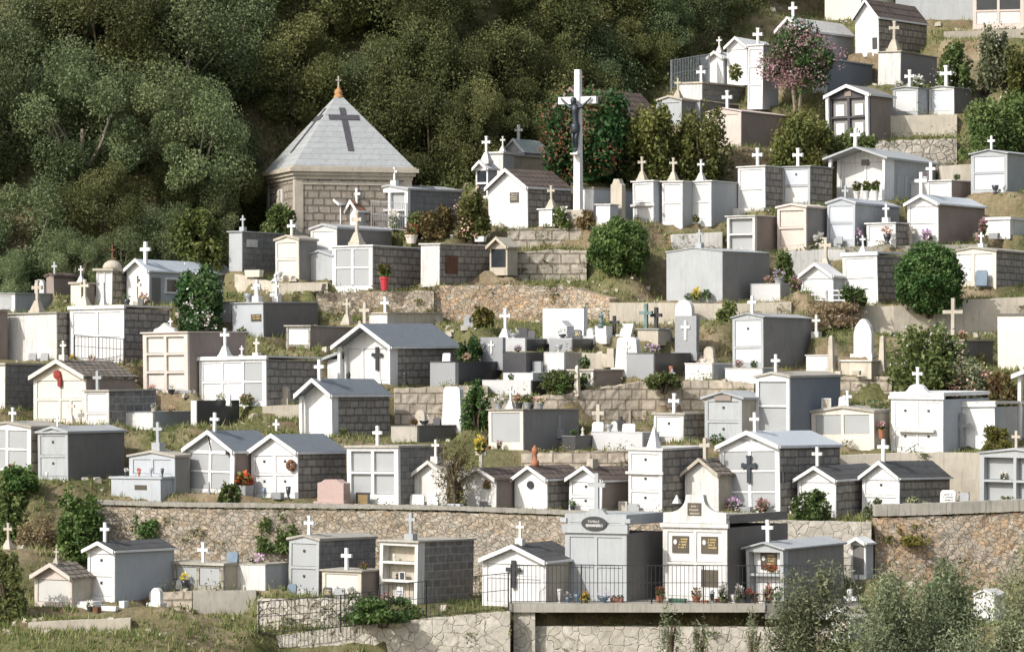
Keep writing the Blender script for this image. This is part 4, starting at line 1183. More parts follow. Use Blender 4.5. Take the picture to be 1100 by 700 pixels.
    T('M18', 'cream plastered tomb with small dark roof ridge, right edge behind the shrubs', 1072, 1104, 1140, 338, 398, 'flat', 0, 'cream_pale', 'mid_grey', roofm='charcoal', th=.06, extra=None)
    T('M19', 'low cream grave box beside the wooden posts', 866, 890, 900, 382, 400, 'flat', 0, 'white_worn', 'old_stone', roofm='white_worn', th=.03, oh=.03, rec=.1, dmax=1.5, **g)
    T('M20', 'dark stone grave cut short by the shrubs, pale cross at its head', 1018, 1035, 1072, 366, 392, 'flat', 0, 'brown_plaster', 'charcoal', roofm='old_stone', th=.05, rec=.1, dmax=2.2, **g)


# ---- extras on single tombs
def oval_top(root, t):
    w, d, H = t['w'], t['d'], t['H']; y0 = -d / 2
    z0 = H + .30
    mb = MB()
    pr = [(-w * .42, z0), (w * .42, z0)]
    for i in range(1, 9):
        f = i / 8
        pr.append((w * (.42 - .32 * f), z0 + .40 * f ** 2.2))
    pr += [(-x, z) for x, z in reversed(pr[2:])]
    mb.prism(pr, y0 - .02, y0 + .18)
    mb.build('parapet', 'light_grey', root)
    cross_mb(MB(), 0, y0 + .08, z0 + .40, 1.0, 'plain').build('cross', 'light_grey', root)
    ov = MB().lathe([(.01, -.02), (.40, -.02), (.40, .02), (.01, .02)], n=20)
    ov.xform(Matrix.Translation((0, y0 - .10, H + .28)) @ Matrix.Rotation(math.pi / 2, 4, 'X') @ Matrix.Diagonal((1, .5, 1, 1)))
    o = ov.build('plaque', 'granite_black', root)
    letters('FAMILLE', .10, (-.0, y0 - .125, H + .33), o, 'marble')
    m = marks(MB(), -.27, .27, y0 - .122, H + .26, 1, .09, random.Random(4)); m.build('lettering', 'marble', o)
    for sx in (-1, 1):
        MB().box(sx * w * .52 - .1, sx * w * .52 + .1, y0 - .05, y0 + .2, H + .302, H + .42).build('parapet_block', 'light_grey', root)


def letters(txt, size, loc, parent, mat, rot=(math.pi / 2, 0, 0)):
    cu = bpy.data.curves.new('lettering', 'FONT'); cu.body = txt; cu.size = size; cu.extrude = .003
    cu.align_x = 'CENTER'; cu.align_y = 'CENTER'
    tmp = bpy.data.objects.new('tmp', cu); COL.objects.link(tmp)
    dg = bpy.context.evaluated_depsgraph_get(); dg.update()
    me = bpy.data.meshes.new_from_object(tmp.evaluated_get(dg))
    bpy.data.objects.remove(tmp); bpy.data.curves.remove(cu)
    me.materials.clear(); me.materials.append(MATS[mat])
    o = bpy.data.objects.new('lettering', me); COL.objects.link(o)
    o.parent = parent; o.location = loc; o.rotation_euler = rot
    return o


def bell_top(root, t):
    w, d, H = t['w'], t['d'], t['H']; y0 = -d / 2
    z0 = H + .13
    pr = [(-w * .49, z0), (w * .49, z0), (w * .49, z0 + .28)]
    for i in range(0, 9):
        f = i / 8
        pr.append((w * (.40 - .26 * math.sin(f * math.pi / 2)), z0 + .30 + .44 * (1 - math.cos(f * math.pi / 2))))
    pr += [(w * .13, z0 + .80), (-w * .13, z0 + .80)]
    pr += [(-x, z) for x, z in reversed(pr[2:-2])]
    MB().prism(pr, y0 - .02, y0 + .2).build('parapet', 'white_worn', root)
    q = MB().box(-.21, .21, y0 - .045, y0 - .021, z0 + .22, z0 + .57).build('plaque', 'brown_plaque', root)
    marks(MB(), -.17, .17, y0 - .047, z0 + .50, 3, .06, random.Random(2)).build('lettering', 'old_stone', q)
    MB().box(w / 2 - .12, w / 2 - .02, y0 + .25, d / 2, H + .135, H + .36).build('roof_kerb', 'charcoal', root)
    MB().frust(-w * .30, y0 + .08, z0 + .55, z0 + .78, .2, .2, .02, .02).build('parapet_finial', 'white', root)


def bench(root, t):
    w, d, H = t['w'], t['d'], t['H']
    MB().box(-w * .62, w * .46, -d / 2 - .62, -d / 2 - .003, -.3, H * .42).build('bench', 'blue_grey', root)
    MB().box(-w * .66, w * .50, -d / 2 - .66, -d / 2 - .003, H * .42 + .002, H * .42 + .06).build('bench_top', 'blue_grey', root)
    MB().box(-w * .10, w * .16, -d / 2 - .635, -d / 2 - .62, H * .12, H * .25).build('plaque', 'brown_plaque', root)


def gable_panels(root, t):
    w, d, H = t['w'], t['d'], t['H']; R = 20 * t['px']; y = t['yf']
    for s in (-1, 1):
        pr = [(s * .04, H + .03), (s * w * .40, H + .03), (s * w * .40, H + R * .14), (s * .04, H + R * .82)]
        if s < 0: pr = pr[::-1]
        MB().prism(pr, y - .006, y + .02).build('gable_panel', 'panel_grey', root)
    MB().tube([(-.06, y - .02, H + R * .8), (.05, y - .02, H + .02)], .014, 5).build('rod', 'iron', root)
    MB().box(-w * .05 + .75, -w * .05 + .83, y - .09, y - .003, H - .08, H + .06).build('wall_lamp', 'iron', root)


def torus(mb, c, R, r, n=18, m=6):
    mb.tube([(c[0] + R * math.cos(2 * math.pi * i / n), c[1], c[2] + R * math.sin(2 * math.pi * i / n)) for i in range(n + 1)], r, m)
    return mb


def front_cross(root, t):
    m = cross_mb(MB(), 0, 0, 0, .78, 'plain'); m.xform(Matrix.Translation((0, t['yf'] - .05, t['H'] * .42)) @ Matrix.Diagonal((1.1, .45, 1, 1)))
    m.build('wall_cross', 'iron', root)


def wreath(root, t):
    torus(MB(), (t['w'] * .40, t['yf'] - .10, t['H'] * .72), .12, .065).build('wreath', 'rusty_iron', root)


def finial_tc(root, t):
    h = t['H'] + 13 * t['px']
    MB().lathe([(.12, h), (.12, h + .2), (.075, h + .22), (.06, h + .38), (.09, h + .42), (.095, h + .56), (.045, h + .62), (.01, h + .68)], 0, -t['d'] / 2 + .25, 10).build('finial', 'terracotta', root, smooth=True)
    MB().lathe([(.01, -.01), (.12, -.01), (.12, .03), (.01, .03)], n=10).xform(Matrix.Translation((0, t['yf'] - .02, t['H'] * .82)) @ Matrix.Rotation(math.pi / 2, 4, 'X')).build('medallion', 'iron', root)


def finial_block(root, t):
    h = t['H'] + 13 * t['px']
    MB().box(-.11, .11, -t['d'] / 2 + .2, -t['d'] / 2 + .5, h - .05, h + .27).build('ridge_block', 'old_stone', root)


def mid_cornice(root, t):
    w, d, H = t['w'], t['d'], t['H']
    z = H * .62 if w > 1 else H * .40
    MB().box(-w / 2 - .07, w / 2 + .07, -d / 2 - .07, -d / 2 - .003, z, z + .08).build('ledge', 'white_worn', root)
    if t['xl'] == 675:
        MB().frust(.1, -d / 2 + .35, H + .07, H + .72, .34, .34, .03, .03).build('obelisk', 'white', root)


def green_cross(root, t):
    w, d, H = t['w'], t['d'], t['H']; y = t['yf']
    m = cross_mb(MB(), 0, 0, 0, .80, 'flared'); m.xform(Matrix.Translation((0, y - .05, H * .45)) @ Matrix.Diagonal((1.0, .5, 1, 1)))
    m.build('wall_cross', 'bronze', root)
    marks(MB(), -.35, .35, y - .004, H + .25, 1, .1, random.Random(3)).build('lettering', 'light_grey', root)
    MB().box(w / 2 + .003, w / 2 + .10, -d / 2 + .08, -d / 2 + .20, H * .45, H * .62).build('wall_lamp', 'iron', root)


def red_orn(root, t):
    y = t['yf']; H = t['H']; w = t['w']
    m = MB()
    m.lathe([(.01, -.03), (.15, -.03), (.15, .03), (.01, .03)], n=9).xform(Matrix.Translation((-.05, y - .05, H + .10)) @ Matrix.Rotation(math.pi / 2, 4, 'X'))
    m.box(-.02, .12, y - .08, y - .004, H - .28, H + .02)
    m.build('ornament', 'dark_red', root)


def scroll(root, t):
    w, d, H = t['w'], t['d'], t['H']
    MB().prism([(-.45, H + .04), (.45, H + .04), (.40, H + .14), (.2, H + .20), (0, H + .34), (-.2, H + .20), (-.40, H + .14)], -d / 2 - .05, -d / 2 + .12).build('crest', 'white_worn', root)


def porch_cross(root, t):
    w, d, H = t['w'], t['d'], t['H']
    m = cross_mb(MB(), 0, 0, 0, .78, 'plain'); m.xform(Matrix.Translation((w * .14, t['yf'] - .04, H * .36)) @ Matrix.Diagonal((1, .4, 1, 1)))
    m.build('wall_cross', 'iron', root)
    # left lean-to
    l = MB().box(-w / 2 - .6, -w / 2 - .003, -d / 2 + .3, d / 2 - .2, -.15, H * .66); l.build('annexe', 'white', root)
    MB().add([(-w / 2 - .72, -d / 2 + .1, H * .62), (-w / 2 - .003, -d / 2 + .1, H * .80), (-w / 2 - .003, d / 2, H * .80), (-w / 2 - .72, d / 2, H * .62),
              (-w / 2 - .72, -d / 2 + .1, H * .69), (-w / 2 - .003, -d / 2 + .1, H * .87), (-w / 2 - .003, d / 2, H * .87), (-w / 2 - .72, d / 2, H * .69)],
             [(3, 2, 1, 0), (4, 5, 6, 7), (0, 1, 5, 4), (1, 2, 6, 5), (2, 3, 7, 6), (3, 0, 4, 7)]).build('annexe_roof', 'mid_grey', root)


def gable_plaque(root, t):
    w, d, H = t['w'], t['d'], t['H']
    MB().box(-.30, .30, t['yf'] - .05, t['yf'] - .003, H - .06, H + .10).build('plaque', 'brown_plaster', root)


def arched_crest(root, t):
    w, d, H = t['w'], t['d'], t['H']; z = H + .12
    pr = [(-w * .28, z), (w * .28, z), (w * .22, z + .10)] + [(w * .17 * math.cos(k * math.pi / 10), z + .12 + .24 * math.sin(k * math.pi / 10)) for k in range(1, 10)] + [(-w * .22, z + .10)]
    MB().prism(pr, -d / 2 - .06, -d / 2 + .16).build('crest', 'white', root)
    cross_mb(MB(), 0, -d / 2 + .05, z + .32, .55, 'flared').build('cross', 'white', root)
    MB().box(-w * .33, w * .36, -d / 2 - .16, -d / 2 - .003, H * .38, H * .43).build('shelf', 'white_worn', root)


def name_plate(root, t):
    w, d, H = t['w'], t['d'], t['H']
    p = MB().box(w * .12, w * .44, t['yf'] - .03, t['yf'] - .003, H * .48, H * .68).build('plaque', 'brown_plaque', root)
    marks(MB(), w * .15, w * .42, t['yf'] - .032, H * .65, 2, .05).build('lettering', 'gold_leaf', p)


def dome_cross(root, t):
    w, d, H = t['w'], t['d'], t['H']
    MB().lathe([(.34, H + .085), (.34, H + .16), (.28, H + .28), (.16, H + .36), (.03, H + .39)], 0, 0, 14).build('dome', 'old_stone', root, smooth=True)
    m = MB(); m.tube([(0, 0, H + .36), (0, 0, H + .95)], .025, 6); m.tube([(-.12, 0, H + .74), (.12, 0, H + .74)], .022, 6)
    m.build('cross', 'rusty_iron', root)


def side_door(root, t):
    w, d, H = t['w'], t['d'], t['H']
    MB().box(w / 2 + .003, w / 2 + .03, -d / 2 + .15, -d / 2 + .62, -.1, H * .80).build('door', 'charcoal', root)
    f = MB()
    y0, y1, z0, z1 = -d / 2 + .85, -d / 2 + 1.55, H * .35, H * .82
    f.box(w / 2 + .003, w / 2 + .06, y0, y0 + .07, z0, z1); f.box(w / 2 + .003, w / 2 + .06, y1 - .07, y1, z0, z1)
    f.box(w / 2 + .003, w / 2 + .06, y0 + .07, y1 - .07, z0, z0 + .07); f.box(w / 2 + .003, w / 2 + .06, y0 + .07, y1 - .07, z1 - .07, z1)
    wn = f.build('window', 'white', root)
    MB().box(w / 2 + .003, w / 2 + .02, y0 + .07, y1 - .07, z0 + .07, z1 - .07).build('pane', 'dark_glass', wn)
    m = MB().box(-.02, .02, t['yf'] - .03, t['yf'] - .003, H * .55, H * .85); m.box(-.09, .09, t['yf'] - .03, t['yf'] - .003, H * .70, H * .75)
    m.build('wall_cross', 'iron', root)


def side_plaque(root, t):
    w, d, H = t['w'], t['d'], t['H']
    MB().box(w / 2 + .003, w / 2 + .05, -d / 2 + .25, -d / 2 + .85, H * .62, H * .82).build('plaque', 'white_worn', root)


def brown_door(root, t):
    w, d, H = t['w'], t['d'], t['H']
    MB().box(w / 2 + .003, w / 2 + .04, -d / 2 + .35, -d / 2 + 1.1, H * .25, H * .72).build('door', 'wood_brown', root)


def square_plaque(root, t):
    p = MB().box(.10, .48, t['yf'] - .03, t['yf'] - .003, t['H'] * .62, t['H'] * .88).build('plaque', 'brown_plaque', root)
    marks(MB(), .14, .44, t['yf'] - .032, t['H'] * .84, 3, .05).build('lettering', 'old_stone', p)


def low_plaque(root, t):
    MB().box(.25, .45, t['yf'] - .03, t['yf'] - .003, t['H'] * .10, t['H'] * .42).build('plaque', 'granite_black', root)


def step_base(root, t):
    w, d = t['w'], t['d']
    MB().box(-w / 2 - .10, w / 2 + .10, -d / 2 - .30, -d / 2 - .003, -.2, .12).build('step', 'white_worn', root)


def side_slats(root, t):
    w, d, H = t['w'], t['d'], t['H']
    for i in range(3):
        MB().box(w / 2 + .003, w / 2 + .03, -d / 2 + .95 + i * .62, -d / 2 + 1.2 + i * .62, H * .10, H * .62).build('side_panel', 'light_grey', root)
    MB().box(-.16, .16, t['yf'] - .02, t['yf'] - .003, H * .86, H * 1.0).build('vent', 'charcoal', root)


def white_posts(root, t):
    w, d, H = t['w'], t['d'], t['H']
    for x in (-w / 2 - .03, w / 2 - .09):
        MB().box(x, x + .12, -d / 2 - .14, -d / 2 - .004, -.15, H).build('porch_post', 'white', root)
    for sx in (-1, 1):
        for z in (H * .12, H * .55):
            MB().box(sx * w * .23 - w * .10, sx * w * .23 + w * .10, -d / 2 + .085, -d / 2 + .115, z, z + H * .26).build('name_tablet', 'white', root)
    MB().box(-.14, .14, -d / 2 - .03, -d / 2 - .004, H - .02, H + .18).build('vent', 'brown_plaster', root)


def step_top(root, t):
    w, d, H = t['w'], t['d'], t['H']
    MB().box(-w * .15, w * .46, -d / 2 + .25, d / 2 - .1, H + .031, H + .27).build('upper_step', 'granite_pale', root)


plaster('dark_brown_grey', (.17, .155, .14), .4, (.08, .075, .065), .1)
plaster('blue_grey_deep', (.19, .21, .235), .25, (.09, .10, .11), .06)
plaster('blue_grey_pale', (.52, .55, .58), .15, (.30, .31, .32), .04)
plaster('cream_pale', (.66, .62, .54), .3, (.40, .36, .29), .05)
blocks('mid_grey_blocks', (.27, .275, .28), (.235, .24, .245), (.17, .17, .17), .8, .26, .012, bstr=.3)


def chapel():
    xl, xm, xr, yt, yb = 281, 317.5, 440, 192, 252
    Y = S(yb); p = P(xm, yb, Y); ar = math.radians(73); c, s = math.cos(ar), math.sin(ar)
    W = 4.3; px = Y / F; H = (yb - yt) * px
    cen = p + Vector((-W / 2 * c, W / 2 * s, 0)) + Vector((W / 2 * s, W / 2 * c, 0))
    root = empty('chapel', cen, -ar); tag(root, 'square stone chapel with tall slate pyramid roof bearing dark crosses', 'chapel')
    pad(cen.x, cen.y, -ar, W / 2 + .3, W / 2 + .3, p.z)
    h = W / 2
    MB().box(-h, h, -h, h, -.6, H).build('wall', 'chapel_stone', root)
    for sx in (-1, 1):
        for sy in (-1, 1):
            x0, x1 = sorted((sx * (h - .28), sx * (h + .03))); y0, y1 = sorted((sy * (h - .28), sy * (h + .03)))
            MB().box(x0, x1, y0, y1, -.6, H).build('corner_pilaster', 'old_stone', root)
    cn = MB()
    for i, (o, z0, z1) in enumerate(((.06, H, H + .13), (.14, H + .132, H + .26), (.24, H + .262, H + .40), (.16, H + .402, H + .46))):
        cn.box(-h - o, h + o, -h - o, h + o, z0 + .001, z1)
    cn.build('cornice', 'old_stone', root)
    zb = H + .462; A = zb + (180 - 101) * px; e = h + .10
    r = MB(); tp = .14
    r.add([(-e, -e, zb), (e, -e, zb), (e, e, zb), (-e, e, zb), (-tp, -tp, A), (tp, -tp, A), (tp, tp, A), (-tp, tp, A)],
          [(3, 2, 1, 0), (4, 5, 6, 7), (0, 1, 5, 4), (1, 2, 6, 5), (2, 3, 7, 6), (3, 0, 4, 7)])
    roof = r.build('roof', 'chapel_slates_pyr', root)
    # ridge flashings and dark inlaid crosses, lying on each visible slope
    hr = A - zb; run = e - tp

    def slope_pt(side, along, f):    # f height fraction, along -1..1 lateral in metres
        rr = e - run * f + .012
        z = zb + hr * f + .006
        return {'x': Vector((rr, along, z)), 'y': Vector((along, -rr, z))}[side]
    for side in ('x', 'y'):
        m = MB()
        def strip(a0, a1, f0, f1):
            o = .016
            P4 = [slope_pt(side, a0, f0), slope_pt(side, a1, f0), slope_pt(side, a1, f1), slope_pt(side, a0, f1)]
            n = Vector((hr, 0, run)).normalized() if side == 'x' else Vector((0, -hr, run)).normalized()
            Q = [pp + n * o for pp in P4]
            fs = [(4, 5, 6, 7), (0, 1, 5, 4), (1, 2, 6, 5), (2, 3, 7, 6), (3, 0, 4, 7)]
            if side == 'y': pass
            m.add(P4 + Q, fs)
        strip(-.11, .11, .22, .665); strip(-.11, .11, .742, .84)
        strip(-.57, .57, .668, .738)
        m.build('roof_cross', 'slate_dark', root)
    u = MB().lathe([(.17, A - .05), (.18, A + .05), (.12, A + .09), (.165, A + .15), (.14, A + .24), (.07, A + .31), (.04, A + .38)], n=12)
    u.build('urn_finial', 'ochre_stone', root, smooth=True)
    cm = MB(); cm.tube([(0, 0, A + .36), (0, 0, A + .78)], .035, 6); cm.tube([(0, -.10, A + .62), (0, .10, A + .62)], .03, 6)
    cm.build('cross', 'old_stone', root)
    # statue niche over a dark doorway on the lit side
    MB().box(-.28, .28, -h - .05, -h - .003, H * .52, H * .86).build('niche', 'white_worn', root)
    MB().lathe([(.09, H * .55), (.10, H * .62), (.06, H * .72), (.08, H * .76), (.05, H * .79), (.06, H * .82), (.01, H * .85)], 0, -h - .10, 8).build('statue', 'old_stone', root, smooth=True)
    MB().box(-.42, .42, -h - .03, -h - .003, -.5, H * .38).build('door', 'wood_brown', root)
    # window panel on the broad side
    MB().box(h + .003, h + .035, -h * .92, h * .92, H * .90, H * .96).build('string_course', 'old_stone', root)


def slates_pyr():
    """slates on all four slopes: courses by height"""
    m, nt, b = _nt('chapel_slates_pyr')
    tc = nt.nodes.new('ShaderNodeTexCoord'); sx = nt.nodes.new('ShaderNodeSeparateXYZ'); nt.links.new(tc.outputs['Object'], sx.inputs[0])
    ad = nt.nodes.new('ShaderNodeMath'); ad.operation = 'ADD'; nt.links.new(sx.outputs[0], ad.inputs[0]); nt.links.new(sx.outputs[1], ad.inputs[1])
    cm = nt.nodes.new('ShaderNodeCombineXYZ'); nt.links.new(ad.outputs[0], cm.inputs[0]); nt.links.new(sx.outputs[2], cm.inputs[1])
    br = nt.nodes.new('ShaderNodeTexBrick')
    for k, v in (('Scale', 1), ('Brick Width', .75), ('Row Height', .21), ('Mortar Size', .010), ('Color1', (.385, .40, .395, 1)), ('Color2', (.35, .365, .36, 1)), ('Mortar', (.25, .265, .26, 1))):
        br.inputs[k].default_value = v
    nt.links.new(cm.outputs[0], br.inputs['Vector'])
    n1 = noise(nt, tc.outputs['Object'], 5, 6, .7)
    c = mixc(nt, br.outputs['Color'], ramp(nt, n1, [(.25, .75), (.75, 1.05)]), .9, 'MULTIPLY')
    sp = ramp(nt, noise(nt, tc.outputs['Object'], 2.2, 4, .8), [(.70, 0), (.78, .55)])
    c = mixc(nt, c, (.20, .15, .10), sp)
    nt.links.new(c, b.inputs['Base Color']); b.inputs['Roughness'].default_value = .7
    MATS['chapel_slates_pyr'] = m


slates_pyr()
plain('slate_dark', (.075, .07, .078), .7, 0, .3)


def crucifix():
    u, vb, vt = 621, 236, 75
    Y = S(244); p = P(u, vb, Y); px = Y / F
    ar = math.radians(24)
    root = empty('crucifix', p, -ar); tag(root, 'tall white cross carrying a dark bronze figure with raised arms', 'crucifix')
    pad(p.x, p.y, 0, .5, .5, p.z)
    H = (vb - vt) * px; t = .26
    MB().frust(0, 0, -.3, H, .27, .30, .20, .24).build('upright', 'white', root)
    zc = (vb - 108) * px
    MB().box(-.74, -.135, -.10, .10, zc - .13, zc + .13).box(.135, .74, -.10, .10, zc - .13, zc + .13).build('crossbar', 'white', root)
    MB().frust(0, 0, -.4, .35, 1.0, .9, .85, .75).build('base', 'old_stone', root)
    # figure: one skinned body, hung on the front of the cross
    y = -.24
    hz = zc
    J = [((.02, y - .02, hz - .92), .13, None),      # 0 pelvis
         ((.0, y - .02, hz - .66), .125, 0),          # 1 waist
         ((-.01, y - .02, hz - .40), .155, 1),        # 2 chest
         ((-.01, y - .01, hz - .24), .085, 2),        # 3 neck base
         ((-.03, y - .06, hz - .15), .065, 3),        # 4 neck
         ((-.05, y - .10, hz - .05), .100, 4),        # 5 head
         ((-.055, y - .115, hz + .05), .075, 5),      # 6 crown
         ((-.20, y, hz - .28), .072, 3), ((-.38, y + .03, hz - .13), .055, 7), ((-.54, y + .06, hz + .02), .042, 8), ((-.60, y + .07, hz + .09), .038, 9),
         ((.19, y, hz - .28), .072, 3), ((.37, y + .03, hz - .13), .055, 11), ((.53, y + .06, hz + .02), .042, 12), ((.59, y + .07, hz + .09), .038, 13),
         ((-.07, y - .03, hz - 1.02), .10, 0), ((-.05, y - .14, hz - 1.36), .080, 15), ((-.02, y - .04, hz - 1.72), .055, 16), ((0, y - .06, hz - 1.80), .045, 17), ((0, y - .16, hz - 1.88), .035, 18),
         ((.10, y - .03, hz - 1.02), .10, 0), ((.09, y - .13, hz - 1.37), .080, 20), ((.06, y - .03, hz - 1.72), .055, 21), ((.05, y - .05, hz - 1.80), .045, 22), ((.05, y - .15, hz - 1.88), .035, 23)]
    me = bpy.data.meshes.new('figure')
    me.from_pydata([j[0] for j in J], [(j[2], i) for i, j in enumerate(J) if j[2] is not None], [])
    o = bpy.data.objects.new('figure', me); COL.objects.link(o)
    sk = o.modifiers.new('skin', 'SKIN'); sk.use_smooth_shade = True
    for i, j in enumerate(J):
        me.skin_vertices[0].data[i].radius = (j[1], j[1] * .85)
    me.skin_vertices[0].data[0].use_root = True
    sb = o.modifiers.new('sub', 'SUBSURF'); sb.levels = 2; sb.render_levels = 2
    dg = bpy.context.evaluated_depsgraph_get(); dg.update()
    m2 = bpy.data.meshes.new_from_object(o.evaluated_get(dg))
    bpy.data.objects.remove(o)
    m2.materials.clear(); m2.materials.append(MATS['bronze'])
    f = mesh_obj('figure', m2, root)
    # loincloth and hair follow the body
    lc = MB().lathe([(.165, hz - .86), (.175, hz - .95), (.17, hz - 1.10), (.15, hz - 1.22), (.14, hz - 1.22), (.15, hz - .9)], .015, y - .05, 14)
    lc.build('loincloth', 'bronze', f, smooth=True)
    MB().lathe([(.03, hz + .10), (.09, hz + .07), (.115, hz - .0), (.105, hz - .10), (.07, hz - .18), (.02, hz - .2)], -.05, y - .065, 12).build('hair', 'bronze', f, smooth=True)
    # small foot rest
    MB().box(-.12, .16, y - .22, -.155, hz - 1.97, hz - 1.91).build('foot_rest', 'white', root)


def walls_and_ground():
    wall('retaining_wall', 'long rubble retaining wall with grey cap running behind the bottom row of tombs', [(98, 543, 640), (200, 546, 640), (330, 547, 645), (470, 549, 648), (600, 554, 650), (715, 556, 650), (825, 557, 650)], 'rubble_tan', cap=('concrete', .12), dY=-.9)
    wall('retaining_wall', 'pale squared-stone stretch of wall behind the bell-topped mausoleum', [(826, 558, 650), (936, 561, 650)], 'crazy_paving', dY=-1.0)
    wall('retaining_wall', 'rust-coloured rubble wall with concrete cap at the right, behind the olive bushes', [(940, 556, 660), (1010, 554, 660), (1130, 549, 660)], 'rubble_rust', cap=('concrete', .34), dY=-1.0)
    wall('retaining_wall', 'beige plastered wall behind the two grey-roofed tombs at the right', [(898, 489, 548), (980, 486, 546), (1060, 486, 545), (1120, 486, 545)], 'concrete_tan', dY=-.4)
    wall('retaining_wall', 'two-course ashlar wall across the middle of the slope', [(520, 428, 462), (600, 424, 460), (690, 410, 452), (765, 408, 450), (810, 412, 440)], 'pale_blocks', dY=-.3)
    wall('retaining_wall', 'short low block wall under the flower-roofed vault', [(560, 486, 508), (620, 486, 508), (676, 483, 508)], 'pale_blocks', dY=-.2)
    wall('retaining_wall', 'rough stone wall under the grey granite grave and right of the blue-roofed tomb', [(424, 417, 466), (470, 415, 466), (500, 414, 466), (524, 414, 456)], 'pale_blocks', dY=-.2)
    wall('retaining_wall', 'pale lower course of stone carrying the centre graves', [(566, 378, 402), (640, 379, 402), (672, 381, 402)], 'concrete_tan', dY=-.1)
    wall('retaining_wall', 'long beige weathered wall below the right round bush', [(890, 326, 366), (960, 329, 362), (1030, 322, 360), (1120, 318, 360)], 'concrete_tan', dY=-.4)
    wall('retaining_wall', 'low row of upright pale stones under the big blank grey tomb', [(655, 325, 350), (716, 325, 350), (784, 326, 346), (850, 324, 336)], 'concrete_tan', dY=-.3)
    wall('retaining_wall', 'white rendered wall behind the shrine-shaped tomb', [(846, 270, 302), (880, 268, 302), (908, 268, 300)], 'white_worn', thick=.3, dY=-.4)
    wall('retaining_wall', 'short white rendered wall left of the low recessed tomb', [(722, 252, 272), (776, 249, 270)], 'white_worn', thick=.35, dY=-.3)
    wall('retaining_wall', 'upper tier of the stepped granite block wall below the crucifix', [(545, 246, 268), (624, 245, 268)], 'pale_blocks_big', dY=-.6)
    wall('retaining_wall', 'lower broad tier of the stepped granite block wall, lifting above the rubble', [(530, 272, 304), (600, 268, 304), (630, 269, 304)], 'pale_blocks_big', dY=-.7)
    wall('retaining_wall', 'rubble wall of yellow stones in the centre, under the stepped granite wall', [(462, 307, 350), (540, 306, 350), (612, 308, 344), (655, 320, 350)], 'rubble_rust', dY=-.4, rough=.08)
    wall('retaining_wall', 'mottled plaster-and-stone wall under the white four-slot tomb', [(340, 315, 346), (400, 313, 340), (466, 312, 340)], 'rubble_tan', dY=-.2)
    wall('retaining_wall', 'low stone ledge in front of the cream low-gabled tomb', [(252, 294, 318), (300, 304, 318), (352, 303, 318)], 'concrete_tan', dY=-.1)
    wall('retaining_wall', 'pale concrete ledge holding two framed tombs, top right', [(927, 125, 150), (980, 124, 150), (1028, 123, 148)], 'concrete_tan', dY=-.45, thick=.4)
    wall('retaining_wall', 'rubble wall of big pale stones below the concrete ledge', [(940, 151, 180), (990, 150, 190), (1028, 149, 196)], 'rubble_pale', dY=-.6)
    wall('retaining_wall', 'plain tan wall behind the flat white tomb with brown side', [(1012, 178, 206), (1044, 176, 208)], 'concrete_tan', dY=-.2)
    wall('retaining_wall', 'low stone kerb under the porch tomb row, right', [(880, 266, 276), (960, 264, 276), (1010, 263, 274), (1060, 262, 272)], 'concrete', dY=-.2, thick=.3)
    wall('retaining_wall', 'brown stone kerb under the pink corner tomb', [(1015, 34, 46), (1100, 31, 44)], 'old_stone', dY=-.2, thick=.3)
    wall('retaining_wall', 'small squared-stone wall beneath the wooden posts', [(858, 402, 430), (900, 404, 430), (958, 404, 436)], 'pale_blocks', dY=-.2)
    wall('retaining_wall', 'mossy stone edging left of the blue-roofed tomb', [(282, 436, 452), (330, 434, 450)], 'concrete_tan', dY=-.1, thick=.3)
    wall('retaining_wall', 'block plinth wall carrying the low two-door tomb', [(160, 636, 656), (206, 635, 658)], 'pale_blocks', Yabs=S(634) + -.15, thick=.3)
    wall('retaining_wall', 'stained grey plaster plinth beside the whitewashed cube', [(207, 634, 662), (275, 634, 662)], 'concrete', Yabs=S(634) - .2, thick=.3)
    wall('retaining_wall', 'lichened plaster wall behind the lowest railing', [(276, 643, 676), (370, 643, 672), (404, 646, 668)], 'rubble_pale', Yabs=S(641) - 1.25, thick=.4)
    wall('retaining_wall', 'pale crazy-paved wall sloping up to the terrace slab', [(296, 682, 730), (400, 670, 730), (470, 663, 730), (548, 656, 730)], 'crazy_paving', Yabs=111.6, thick=.4)
    wall('retaining_wall', 'low dark stone kerb in the dirt, bottom left', [(30, 668, 680), (140, 664, 676)], 'old_stone', Yabs=110.6, thick=.5)
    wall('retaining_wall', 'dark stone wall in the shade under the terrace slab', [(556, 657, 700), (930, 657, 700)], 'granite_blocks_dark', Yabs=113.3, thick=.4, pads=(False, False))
    wall('retaining_wall', 'pale jointed lower wall in front of the shaded recess', [(572, 672, 740), (930, 673, 740)], 'crazy_paving', Yabs=112.35, thick=.5, pads=(False, True))
    # terrace slab in front of the mausolea
    z = -(646 - VH) * S(646) / F
    x0 = P(546, 648, 112).x; x1 = P(822, 648, 112).x; x2 = P(925, 648, 112).x
    b = empty('terrace_slab', ((x0 + x1) / 2, 113, z)); tag(b, 'long concrete terrace slab under the mausolea, resting on a stone pier', 'terrace slab')
    o = Vector(b.location)
    MB().box(x0 - o.x, x1 - o.x, 112.0 - o.y, 114.7 - o.y, -.23, .012).build('slab', 'concrete', b)
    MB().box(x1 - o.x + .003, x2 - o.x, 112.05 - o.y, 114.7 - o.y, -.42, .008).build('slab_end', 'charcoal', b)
    MB().box(x0 - o.x + .15, x0 - o.x + .75, 112.1 - o.y, 112.9 - o.y, -3.0, -.233).build('pier', 'crazy_paving', b)
    pad((x0 + x2) / 2, 114.6, 0, (x2 - x0) / 2, .9, z - .05)
    pad((x0 + x2) / 2, 112.2, 0, (x2 - x0) / 2, .4, z - 2.0)


